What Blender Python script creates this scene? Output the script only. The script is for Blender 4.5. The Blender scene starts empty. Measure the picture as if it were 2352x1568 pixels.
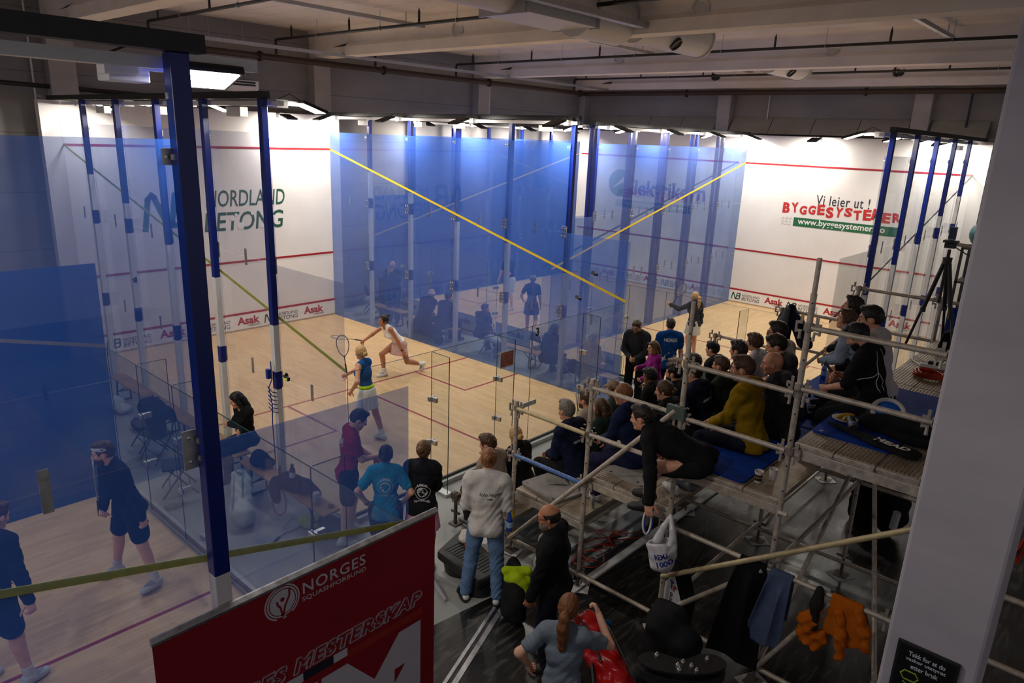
import bpy, math, random
import numpy as np
from mathutils import Vector, Matrix
from mathutils.bvhtree import BVHTree

SC = bpy.context.scene
COL = SC.collection
PI = math.pi

# ---------------------------------------------------------------- camera
CAM_POS = (17.0629, -5.0414, 5.1209)
yaw, pitch, roll = 2.2984, -0.2799, 0.0407
cf = Vector((math.cos(pitch)*math.cos(yaw), math.cos(pitch)*math.sin(yaw), math.sin(pitch)))
cr = cf.cross(Vector((0, 0, 1))).normalized()
cu = cr.cross(cf)
cr2 = cr*math.cos(roll) + cu*math.sin(roll)
cu2 = -cr*math.sin(roll) + cu*math.cos(roll)
cam_d = bpy.data.cameras.new('camera')
cam = bpy.data.objects.new('camera', cam_d)
COL.objects.link(cam)
cam.matrix_world = Matrix(((cr2.x, cu2.x, -cf.x, CAM_POS[0]), (cr2.y, cu2.y, -cf.y, CAM_POS[1]),
                           (cr2.z, cu2.z, -cf.z, CAM_POS[2]), (0, 0, 0, 1)))
cam_d.sensor_width = 36.0
cam_d.lens = 1637.2/2352*36.0
cam_d.clip_start = 0.05
SC.camera = cam

# ---------------------------------------------------------------- world, exposure
W = bpy.data.worlds.new('world'); SC.world = W
W.use_nodes = True
W.node_tree.nodes['Background'].inputs[0].default_value = (0.88, 0.83, 0.88, 1)
W.node_tree.nodes['Background'].inputs[1].default_value = 0.29
SC.view_settings.view_transform = 'Standard'
SC.view_settings.look = 'None'
SC.view_settings.gamma = 1.0
SC.view_settings.use_curve_mapping = False
SC.view_settings.exposure = 0.0
SC.cycles.transparent_max_bounces = 48
SC.cycles.max_bounces = 7
SC.cycles.diffuse_bounces = 3
SC.cycles.adaptive_threshold = 0.02
SC.cycles.caustics_reflective = False
SC.cycles.caustics_refractive = False
SC.cycles.sample_clamp_indirect = 4.0
LED_STRENGTH = 288.0      # radiance of the LED panels over the courts
LED_COLOR = (1.0, 0.93, 0.83)

# ---------------------------------------------------------------- helpers
def srgb(r, g, b):
    f = lambda c: (c/12.92 if c <= 0.04045 else ((c+0.055)/1.055)**2.4)
    return (f(r/255), f(g/255), f(b/255))

MATS = {}
def nt(m):
    m.use_nodes = True
    return m.node_tree, m.node_tree.nodes['Principled BSDF']
def setup(m, col, rough=0.6, metal=0.0, spec=0.5):
    t, b = nt(m)
    b.inputs['Base Color'].default_value = (*col, 1); b.inputs['Roughness'].default_value = rough
    b.inputs['Metallic'].default_value = metal; b.inputs['Specular IOR Level'].default_value = spec
    return t, b
def N(t, typ, **k):
    n = t.nodes.new(typ)
    for a, v in k.items():
        setattr(n, a, v)
    return n
def bump(t, b, height, strength=0.3, dist=0.01):
    bp = N(t, 'ShaderNodeBump'); bp.inputs['Strength'].default_value = strength; bp.inputs['Distance'].default_value = dist
    t.links.new(height, bp.inputs['Height']); t.links.new(bp.outputs[0], b.inputs['Normal'])
def ramp(t, fac, stops):
    r = N(t, 'ShaderNodeValToRGB')
    while len(r.color_ramp.elements) < len(stops):
        r.color_ramp.elements.new(0.5)
    for e, (p, c) in zip(r.color_ramp.elements, stops):
        e.position = p; e.color = (*c, 1)
    t.links.new(fac, r.inputs[0])
    return r.outputs[0]
def pos(t, scale=(1, 1, 1), rotz=0, obj=False):
    if obj:
        o = N(t, 'ShaderNodeTexCoord').outputs['Object']
    else:
        o = N(t, 'ShaderNodeNewGeometry').outputs['Position']
    mp = N(t, 'ShaderNodeMapping'); mp.inputs['Scale'].default_value = scale; mp.inputs['Rotation'].default_value = (0, 0, rotz)
    t.links.new(o, mp.inputs[0])
    return mp.outputs[0]
def noise(t, vec, scale=5, detail=4, rough=0.5):
    n = N(t, 'ShaderNodeTexNoise'); n.inputs['Scale'].default_value = scale
    n.inputs['Detail'].default_value = detail; n.inputs['Roughness'].default_value = rough
    if vec is not None: t.links.new(vec, n.inputs['Vector'])
    return n.outputs[0]
def vary(c, f): return tuple(min(1, x*f) for x in c)

def plain(name, col, rough=0.5, metal=0.0, spec=0.5, var=0.12, scale=8, bumpy=0.0, emit=0):
    if name in MATS: return MATS[name]
    m = bpy.data.materials.new(name); t, b = setup(m, col, rough, metal, spec)
    n = noise(t, pos(t, obj=True), scale, 4)
    c = ramp(t, n, [(0.3, vary(col, 1-var)), (0.7, vary(col, 1+var))])
    t.links.new(c, b.inputs['Base Color'])
    if bumpy: bump(t, b, n, bumpy, 0.01)
    if emit:
        b.inputs['Emission Color'].default_value = (*col, 1); b.inputs['Emission Strength'].default_value = emit
    MATS[name] = m
    return m
def cloth(name, col, rough=0.9, fold=0.6, sheen=0.0):
    if name in MATS: return MATS[name]
    m = bpy.data.materials.new(name); t, b = setup(m, col, rough, 0, 0.15)
    v = pos(t, obj=True)
    n = noise(t, v, 9, 4, 0.55); n2 = noise(t, v, 260, 2)
    c = ramp(t, n, [(0.25, vary(col, 0.84)), (0.75, vary(col, 1.16))])
    t.links.new(c, b.inputs['Base Color'])
    ad = N(t, 'ShaderNodeMath', operation='MULTIPLY_ADD'); ad.inputs[1].default_value = 0.06
    t.links.new(n2, ad.inputs[0]); t.links.new(n, ad.inputs[2])
    bump(t, b, ad.outputs[0], fold, 0.03)
    MATS[name] = m
    return m
def hairmat(name, col):
    if name in MATS: return MATS[name]
    m = bpy.data.materials.new(name); t, b = setup(m, col, 0.5, 0, 0.35)
    n = noise(t, pos(t, (60, 60, 9), obj=True), 2.0, 3)
    c = ramp(t, n, [(0.3, vary(col, 0.55)), (0.7, vary(col, 1.45))])
    t.links.new(c, b.inputs['Base Color']); bump(t, b, n, 0.7, 0.006)
    MATS[name] = m
    return m
def skinmat(name, col):
    if name in MATS: return MATS[name]
    m = bpy.data.materials.new(name); t, b = setup(m, col, 0.5, 0, 0.35)
    n = noise(t, pos(t, obj=True), 22, 3)
    c = ramp(t, n, [(0.3, (col[0]*0.93, col[1]*0.86, col[2]*0.84)), (0.7, vary(col, 1.06))])
    t.links.new(c, b.inputs['Base Color'])
    b.inputs['Subsurface Weight'].default_value = 0.0
    MATS[name] = m
    return m
def metalmat(name, col, rough=0.4, streak=0.25, metal=0.85):
    if name in MATS: return MATS[name]
    m = bpy.data.materials.new(name); t, b = setup(m, col, rough, metal, 0.5)
    n = noise(t, pos(t, (1, 1, 1), obj=True), 14, 5, 0.7)
    c = ramp(t, n, [(0.25, vary(col, 1-streak)), (0.75, vary(col, 1+streak))])
    t.links.new(c, b.inputs['Base Color'])
    r = ramp(t, n, [(0.3, (rough*0.8,)*3), (0.7, (min(1, rough*1.4),)*3)])
    t.links.new(r, b.inputs['Roughness'])
    MATS[name] = m
    return m

def panemat(name, inner, outer, a_in, a_out, tint=(0.93, 0.97, 0.98), refl=0.06, flip=False, pattern=None, transl=0.45):
    """printed one-way court glass: dot film that looks inner from the inside and outer from the outside"""
    m = bpy.data.materials.new(name); m.use_nodes = True
    t = m.node_tree; t.nodes.clear()
    out = N(t, 'ShaderNodeOutputMaterial')
    tr = N(t, 'ShaderNodeBsdfTransparent'); tr.inputs[0].default_value = (*tint, 1)
    at = N(t, 'ShaderNodeAttribute', attribute_name='side')   # 1 on the face turned into the court
    mixc = N(t, 'ShaderNodeMix', data_type='RGBA')
    mixc.inputs[6].default_value = (*outer, 1); mixc.inputs[7].default_value = (*inner, 1)
    t.links.new(at.outputs['Fac'], mixc.inputs[0])
    df = N(t, 'ShaderNodeBsdfDiffuse'); tl = N(t, 'ShaderNodeBsdfTranslucent')
    t.links.new(mixc.outputs[2], df.inputs[0]); tl.inputs[0].default_value = (*inner, 1)
    ms = N(t, 'ShaderNodeMixShader'); ms.inputs[0].default_value = transl
    t.links.new(df.outputs[0], ms.inputs[1]); t.links.new(tl.outputs[0], ms.inputs[2])
    al = N(t, 'ShaderNodeMix', data_type='FLOAT')
    al.inputs[2].default_value = a_out; al.inputs[3].default_value = a_in
    t.links.new(at.outputs['Fac'], al.inputs[0])
    fac = al.outputs[0]
    nz = noise(t, pos(t), 0.9, 3)
    mr = N(t, 'ShaderNodeMapRange'); mr.inputs[1].default_value = 0.3; mr.inputs[2].default_value = 0.7
    mr.inputs[3].default_value = 0.85; mr.inputs[4].default_value = 1.15
    t.links.new(nz, mr.inputs[0])
    mu = N(t, 'ShaderNodeMath', operation='MULTIPLY'); t.links.new(fac, mu.inputs[0]); t.links.new(mr.outputs[0], mu.inputs[1])
    fac = mu.outputs[0]
    m1 = N(t, 'ShaderNodeMixShader')
    t.links.new(fac, m1.inputs[0]); t.links.new(tr.outputs[0], m1.inputs[1]); t.links.new(ms.outputs[0], m1.inputs[2])
    gl = N(t, 'ShaderNodeBsdfGlossy'); gl.inputs['Roughness'].default_value = 0.0
    ge = N(t, 'ShaderNodeNewGeometry'); dt = N(t, 'ShaderNodeVectorMath', operation='DOT_PRODUCT')
    t.links.new(ge.outputs['Incoming'], dt.inputs[0]); t.links.new(ge.outputs['Normal'], dt.inputs[1])
    ab = N(t, 'ShaderNodeMath', operation='ABSOLUTE'); t.links.new(dt.outputs['Value'], ab.inputs[0])
    om = N(t, 'ShaderNodeMath', operation='SUBTRACT'); om.inputs[0].default_value = 1.0; t.links.new(ab.outputs[0], om.inputs[1])
    pw = N(t, 'ShaderNodeMath', operation='POWER'); pw.inputs[1].default_value = 5.0; t.links.new(om.outputs[0], pw.inputs[0])
    fm = N(t, 'ShaderNodeMath', operation='MULTIPLY_ADD'); fm.inputs[1].default_value = 0.8*refl/0.06; fm.inputs[2].default_value = 0.035*refl/0.06
    t.links.new(pw.outputs[0], fm.inputs[0])
    m2 = N(t, 'ShaderNodeMixShader')
    t.links.new(fm.outputs[0], m2.inputs[0]); t.links.new(m1.outputs[0], m2.inputs[1]); t.links.new(gl.outputs[0], m2.inputs[2])
    t.links.new(m2.outputs[0], out.inputs[0])
    return m

# ---- objects
def tag(o, label=None, cat=None, group=None, kind=None):
    if label: o['label'] = label
    if cat: o['category'] = cat
    if group: o['group'] = group
    if kind: o['kind'] = kind
    return o
def thing(name, label, cat, loc=(0, 0, 0), group=None, rotz=0):
    o = bpy.data.objects.new(name, None); COL.objects.link(o)
    o.location = loc; o.rotation_euler = (0, 0, rotz); o.empty_display_size = 0.1
    return tag(o, label, cat, group)

class MB:
    def __init__(s): s.v = []; s.f = []; s.m = []
    def add(s, vs, fs, mi=0):
        n = len(s.v); s.v += [tuple(map(float, p)) for p in vs]
        for f in fs: s.f.append(tuple(i+n for i in f)); s.m.append(mi)
        return s
    def box(s, a, b, mi=0):
        x0, x1 = sorted((a[0], b[0])); y0, y1 = sorted((a[1], b[1])); z0, z1 = sorted((a[2], b[2]))
        vs = [(x0, y0, z0), (x1, y0, z0), (x1, y1, z0), (x0, y1, z0), (x0, y0, z1), (x1, y0, z1), (x1, y1, z1), (x0, y1, z1)]
        return s.add(vs, [(0, 3, 2, 1), (4, 5, 6, 7), (0, 1, 5, 4), (1, 2, 6, 5), (2, 3, 7, 6), (3, 0, 4, 7)], mi)
    def cbox(s, c, size, R=None, mi=0):
        h = Vector(size)/2; c = Vector(c); vs = []
        for z in (-1, 1):
            for x, y in ((-1, -1), (1, -1), (1, 1), (-1, 1)):
                p = Vector((x*h.x, y*h.y, z*h.z)); vs.append(c + (R @ p if R else p))
        return s.add(vs, [(0, 3, 2, 1), (4, 5, 6, 7), (0, 1, 5, 4), (1, 2, 6, 5), (2, 3, 7, 6), (3, 0, 4, 7)], mi)
    def tube(s, pts, r, n=10, mi=0, cap=True):
        pts = [Vector(p) for p in pts]; rs = r if isinstance(r, (list, tuple)) else [r]*len(pts)
        rings = []; up = None
        for i, p in enumerate(pts):
            d = (pts[min(i+1, len(pts)-1)] - pts[max(i-1, 0)]).normalized()
            if up is None:
                up = d.orthogonal().normalized()
                if abs(d.z) < 0.9: up = (Vector((0, 0, 1)) - d*d.z).normalized()
            else:
                up = (up - d*up.dot(d)).normalized()
            w = d.cross(up)
            rings.append([p + (up*math.cos(2*PI*k/n) + w*math.sin(2*PI*k/n))*rs[i] for k in range(n)])
        vs = [q for R in rings for q in R]; fs = []
        for i in range(len(pts)-1):
            for k in range(n):
                a = i*n+k; b = i*n+(k+1) % n
                fs.append((a, b, b+n, a+n))
        if cap:
            fs.append(tuple(range(n-1, -1, -1))); m = (len(pts)-1)*n; fs.append(tuple(range(m, m+n)))
        return s.add(vs, fs, mi)
    def lathe(s, c, prof, n=24, mi=0, axis=None):
        c = Vector(c); M = Matrix.Identity(3)
        if axis is not None: M = Vector((0, 0, 1)).rotation_difference(Vector(axis)).to_matrix()
        vs = []; fs = []
        for r, z in prof:
            for k in range(n):
                a = 2*PI*k/n; vs.append(c + M @ Vector((r*math.cos(a), r*math.sin(a), z)))
        for i in range(len(prof)-1):
            for k in range(n):
                a = i*n+k; b = i*n+(k+1) % n; fs.append((a, b, b+n, a+n))
        return s.add(vs, fs, mi)
    def prism(s, poly, ext, mi=0):
        n = len(poly); e = Vector(ext); P = [Vector(p) for p in poly]
        vs = P + [p+e for p in P]
        fs = [tuple(range(n-1, -1, -1)), tuple(range(n, 2*n))] + [(i, (i+1) % n, (i+1) % n+n, i+n) for i in range(n)]
        return s.add(vs, fs, mi)
    def ball(s, c, r, n=12, mi=0):
        c = Vector(c); rr = r if isinstance(r, (list, tuple)) else (r, r, r); vs = []; fs = []; m = n//2+1
        for i in range(m):
            t = PI*i/(m-1)
            for k in range(n):
                a = 2*PI*k/n; vs.append(c+Vector((rr[0]*math.sin(t)*math.cos(a), rr[1]*math.sin(t)*math.sin(a), -rr[2]*math.cos(t))))
        for i in range(m-1):
            for k in range(n):
                a = i*n+k; b = i*n+(k+1) % n; fs.append((a, b, b+n, a+n))
        return s.add(vs, fs, mi)
    def torus(s, c, R, r, ax=(0, 0, 1), n=32, k=8, mi=0, sx=1, sy=1):
        M = Vector((0, 0, 1)).rotation_difference(Vector(ax)).to_matrix(); c = Vector(c)
        pts = [c + M @ Vector((R*sx*math.cos(2*PI*i/n), R*sy*math.sin(2*PI*i/n), 0)) for i in range(n+1)]
        return s.tube(pts, r, k, mi, cap=False)

def part(name, mb, mats, parent=None, smooth=False, bevel=0, kind=None, label=None):
    me = bpy.data.meshes.new(name)
    off = Vector((0, 0, 0))
    if parent is not None:
        q = parent
        while q is not None: off += q.location; q = q.parent
    vs = [(a[0]-off.x, a[1]-off.y, a[2]-off.z) for a in mb.v] if off.length else mb.v
    me.from_pydata(vs, [], mb.f)
    ms = mats if isinstance(mats, (list, tuple)) else [mats]
    for m in ms: me.materials.append(m)
    if len(ms) > 1: me.polygons.foreach_set('material_index', mb.m)
    if smooth: me.polygons.foreach_set('use_smooth', [True]*len(me.polygons))
    me.update()
    o = bpy.data.objects.new(name, me); COL.objects.link(o)
    if parent is not None: o.parent = parent
    if smooth == 'auto':
        try: me.set_sharp_from_angle(angle=0.7)
        except Exception: pass
    if bevel:
        bv = o.modifiers.new('bevel', 'BEVEL'); bv.width = bevel; bv.segments = 2; bv.limit_method = 'ANGLE'
    if kind: o['kind'] = kind
    if label: o['label'] = label
    return o
def solo(name, mb, mats, label, cat, group=None, **k):
    """a thing that is one mesh: origin put at the middle of its base"""
    a = np.array(mb.v); c = (a.min(0)+a.max(0))/2; c[2] = a[:, 2].min()
    mb.v = [tuple(p) for p in (a-c)]
    o = part(name, mb, mats, None, **k); o.location = c
    return tag(o, label, cat, group)
def copy_tree(o, parent=None):
    c = o.copy(); COL.objects.link(c); c.parent = parent
    for ch in list(o.children): copy_tree(ch, c)
    return c

# ---- lettering
def text_mesh(body, size=1.0, bold=0.0, shear=0.0, spacing=1.0, align='CENTER', outline=0.0, depth=0.0):
    cu = bpy.data.curves.new('lettering', 'FONT'); cu.body = body; cu.size = size; cu.align_x = align; cu.align_y = 'CENTER'
    cu.offset = bold; cu.shear = shear; cu.space_character = spacing; cu.resolution_u = 3
    if outline:
        cu.fill_mode = 'NONE'; cu.bevel_depth = outline; cu.bevel_resolution = 0
    cu.extrude = depth
    ob = bpy.data.objects.new('lettering', cu)
    me = bpy.data.meshes.new_from_object(ob)
    v = np.empty(len(me.vertices)*3); me.vertices.foreach_get('co', v); v = v.reshape(-1, 3)
    fs = [tuple(p.vertices) for p in me.polygons]
    bpy.data.objects.remove(ob); bpy.data.curves.remove(cu); bpy.data.meshes.remove(me)
    return v, fs
def fit(v, w=None, h=None):
    lo, hi = v.min(0), v.max(0); v = v - (lo+hi)/2; d = hi-lo
    s = 1.0
    if w: v = v*np.array([w/d[0], (h/d[1] if h else w/d[0]), 1])
    elif h: v = v*np.array([h/d[1], h/d[1], 1])
    return v
def text_on(mb, body, c, right, up, w=None, h=None, mi=0, **k):
    """flat lettering centred at c"""
    v, fs = text_mesh(body, **k); v = fit(v, w, h)
    c = np.array(c, float); r = np.array(right, float); u = np.array(up, float); n = np.cross(r, u)
    mb.add(c + v[:, :1]*r + v[:, 1:2]*u + v[:, 2:3]*n, fs, mi)
    return mb

# ---------------------------------------------------------------- implicit bodies and soft goods
def V3(*a): return np.array(a, float)
def nrm(v):
    v = np.asarray(v, float); return v/(np.linalg.norm(v)+1e-12)
def smin(a, b, k):
    h = np.clip(0.5+0.5*(b-a)/k, 0, 1)
    return b+(a-b)*h-k*h*(1-h)
class SDF:
    """smooth union of tapered capsules and ellipsoids on a grid, meshed with surface nets"""
    def __init__(s): s.p = []
    def cone(s, a, b, ra, rb=None, flat=None, q=1.0):
        rb = ra if rb is None else rb
        s.p.append(('c', np.asarray(a, float), np.asarray(b, float), ra, rb, None if flat is None else nrm(flat), q)); return s
    def ell(s, c, r, R=None):
        s.p.append(('e', np.asarray(c, float), np.asarray(r, float), np.eye(3) if R is None else R)); return s
    def chain(s, pts, rs):
        for i in range(len(pts)-1): s.cone(pts[i], pts[i+1], rs[i], rs[i+1])
        return s
    def bounds(s, m):
        lo = np.full(3, 1e9); hi = -lo
        for p in s.p:
            if p[0] == 'c':
                r = max(p[3], p[4]); lo = np.minimum(lo, np.minimum(p[1], p[2])-r); hi = np.maximum(hi, np.maximum(p[1], p[2])+r)
            else:
                r = np.sqrt(((p[3]*p[2])**2).sum(1)); lo = np.minimum(lo, p[1]-r); hi = np.maximum(hi, p[1]+r)
        return lo-m, hi+m
    def grid(s, h, m=0.03, lo=None, hi=None):
        l, u = s.bounds(m)
        if lo is not None: l = np.maximum(l, lo)
        if hi is not None: u = np.minimum(u, hi)
        n = np.maximum(np.ceil((u-l)/h).astype(int)+1, 4)
        return Grid(l, n, h)
class Grid:
    def __init__(s, lo, n, h):
        s.lo = lo; s.n = n; s.h = h; s.ax = [lo[i]+h*np.arange(n[i]) for i in range(3)]
        s.F = np.full(n, 0.25)
    def P(s, sl=None):
        sl = sl or (slice(None),)*3
        return np.stack(np.meshgrid(s.ax[0][sl[0]], s.ax[1][sl[1]], s.ax[2][sl[2]], indexing='ij'), -1)
    def union(s, sdf, k=0.03, t=0.0):
        for p in sdf.p:
            if p[0] == 'c':
                r = max(p[3], p[4])+t; lo = np.minimum(p[1], p[2])-r; hi = np.maximum(p[1], p[2])+r
            else:
                r = np.sqrt(((p[3]*(p[2]+t))**2).sum(1)); lo = p[1]-r; hi = p[1]+r
            m = k+2*s.h; sl = []
            for i in range(3):
                a = max(0, int((lo[i]-m-s.lo[i])/s.h)); b = min(s.n[i], int((hi[i]+m-s.lo[i])/s.h)+2); sl.append(slice(a, b))
            if any(q.stop <= q.start for q in sl): continue
            sl = tuple(sl); X = s.P(sl)
            if p[0] == 'c':
                a, b, ra, rb, fl, q = p[1:]; ab = b-a; L = ab@ab+1e-12
                tt = np.clip(((X-a)@ab)/L, 0, 1); D = X-a-tt[..., None]*ab
                if fl is not None: D = D+((D@fl)*(q-1))[..., None]*fl
                d = np.sqrt((D*D).sum(-1))-(ra+(rb-ra)*tt)-t
                if fl is not None: d = d/math.sqrt(q)
            else:
                c, r, R = p[1:]; r = r+t; Y = (X-c)@R
                k0 = np.sqrt(((Y/r)**2).sum(-1)); k1 = np.sqrt(((Y/(r*r))**2).sum(-1))+1e-9
                d = k0*(k0-1)/k1
            s.F[sl] = smin(s.F[sl], d, k)
        return s
    def cut(s, point, normal):
        """keep the side the normal points away from"""
        d = (s.P()-np.asarray(point))@nrm(normal); s.F = np.maximum(s.F, d); return s
    def sub(s, sdf, k=0.01):
        g = Grid(s.lo, s.n, s.h); g.union(sdf, k); s.F = np.maximum(s.F, -g.F); return s
    def wrinkle(s, amp, freq=18, seed=0):
        X = s.P(); a = seed*1.7
        w = X+0.03*np.sin(X[..., [1, 2, 0]]*11+a)
        s.F += amp*(np.sin(w[..., 0]*freq+a)*np.sin(w[..., 2]*freq*1.3+2*a)+0.6*np.sin(w[..., 1]*freq*1.7+w[..., 2]*freq*0.8+a))
        return s
    def net(s):
        F = s.F; ins = F < 0; n = F.shape
        c = np.zeros((n[0]-1, n[1]-1, n[2]-1), int)
        for i in (0, 1):
            for j in (0, 1):
                for k in (0, 1): c += ins[i:n[0]-1+i, j:n[1]-1+j, k:n[2]-1+k]
        act = (c > 0) & (c < 8); I = np.argwhere(act)
        if len(I) == 0: return np.zeros((0, 3)), []
        idx = -np.ones(act.shape, int); idx[act] = np.arange(len(I))
        S = np.zeros((len(I), 3)); W = np.zeros(len(I))
        cor = [(i, j, k) for i in (0, 1) for j in (0, 1) for k in (0, 1)]
        val = {q: F[I[:, 0]+q[0], I[:, 1]+q[1], I[:, 2]+q[2]] for q in cor}
        for q in cor:
            for a in range(3):
                if q[a] == 0:
                    r = list(q); r[a] = 1; r = tuple(r); A, B = val[q], val[r]
                    m = (A < 0) != (B < 0); t = np.where(m, A/(A-B+1e-20*(A == B)), 0)
                    p = np.tile(np.array(q, float), (len(I), 1)); p[:, a] = t
                    S += p*m[:, None]; W += m
        V = s.lo+(I+S/W[:, None])*s.h
        Q = []
        for a in range(3):
            b, c2 = (a+1) % 3, (a+2) % 3
            sa = [slice(1, -1)]*3; sa[a] = slice(0, n[a]-1); sb = list(sa); sb[a] = slice(1, n[a])
            A = ins[tuple(sa)]; B = ins[tuple(sb)]; e = np.argwhere(A != B)
            if not len(e): continue
            off = np.array([1, 1, 1]); off[a] = 0; g = e+off; fl = A[e[:, 0], e[:, 1], e[:, 2]]
            def cell(db, dc):
                h = g.copy(); h[:, b] += db; h[:, c2] += dc; return idx[h[:, 0], h[:, 1], h[:, 2]]
            q = np.stack([cell(-1, -1), cell(0, -1), cell(0, 0), cell(-1, 0)], 1)
            q[~fl] = q[~fl][:, ::-1]; Q.append(q)
        Q = np.concatenate(Q); Q = Q[(Q >= 0).all(1)]
        return V, Q
def net_obj(name, parts, mats, parent=None, matidx=None, loc=None):
    """parts: list of (V, Q) joined into one mesh object"""
    vs = []; qs = []; n = 0
    for V, Q in parts:
        if len(V) == 0: continue
        vs.append(V); qs.append(np.asarray(Q)+n); n += len(V)
    V = np.concatenate(vs); Q = np.concatenate(qs)
    me = bpy.data.meshes.new(name)
    me.vertices.add(len(V)); me.vertices.foreach_set('co', V.astype(np.float32).ravel())
    me.loops.add(Q.size); me.loops.foreach_set('vertex_index', Q.astype(np.int32).ravel())
    me.polygons.add(len(Q)); me.polygons.foreach_set('loop_start', np.arange(0, Q.size, 4, dtype=np.int32))
    for m in (mats if isinstance(mats, (list, tuple)) else [mats]): me.materials.append(m)
    if matidx is not None:
        C = V[Q].mean(1); me.polygons.foreach_set('material_index', matidx(C).astype(np.int32))
    me.polygons.foreach_set('use_smooth', np.ones(len(Q), bool))
    me.update(calc_edges=True); me.validate()
    o = bpy.data.objects.new(name, me); COL.objects.link(o)
    if parent is not None: o.parent = parent
    return o, V, Q
def soft(name, sdf, mat, label=None, cat=None, h=0.012, k=0.03, wr=0.0, cuts=(), parent=None, group=None, seed=1, fr=18):
    g = sdf.grid(h, 0.03+k/2+wr*2); g.union(sdf, k)
    if wr: g.wrinkle(wr, fr, seed)
    for p, nn in cuts: g.cut(p, nn)
    V, Q = g.net()
    off = V3(0, 0, 0)
    if parent is None:
        off = (V.min(0)+V.max(0))/2; off[2] = V[:, 2].min()
    else:
        q = parent
        while q is not None: off = off+np.array(q.location); q = q.parent
    o, _, _ = net_obj(name, [(V-off, Q)], mat, parent)
    if parent is None: o.location = off
    return tag(o, label, cat, group)

def rotm(axis, deg):
    return np.array(Matrix.Rotation(math.radians(deg), 3, Vector(axis)))
def ik(a, t, l1, l2, pole):
    d = t-a; L = np.linalg.norm(d); L2 = min(L, (l1+l2)*0.999); dn = d/(L+1e-9); t = a+dn*L2
    x = (l1*l1-l2*l2+L2*L2)/(2*L2); y = math.sqrt(max(0, l1*l1-x*x))
    pl = np.asarray(pole, float); pl = pl-dn*(pl@dn); pl = nrm(pl)
    return a+dn*x+pl*y, t

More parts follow.
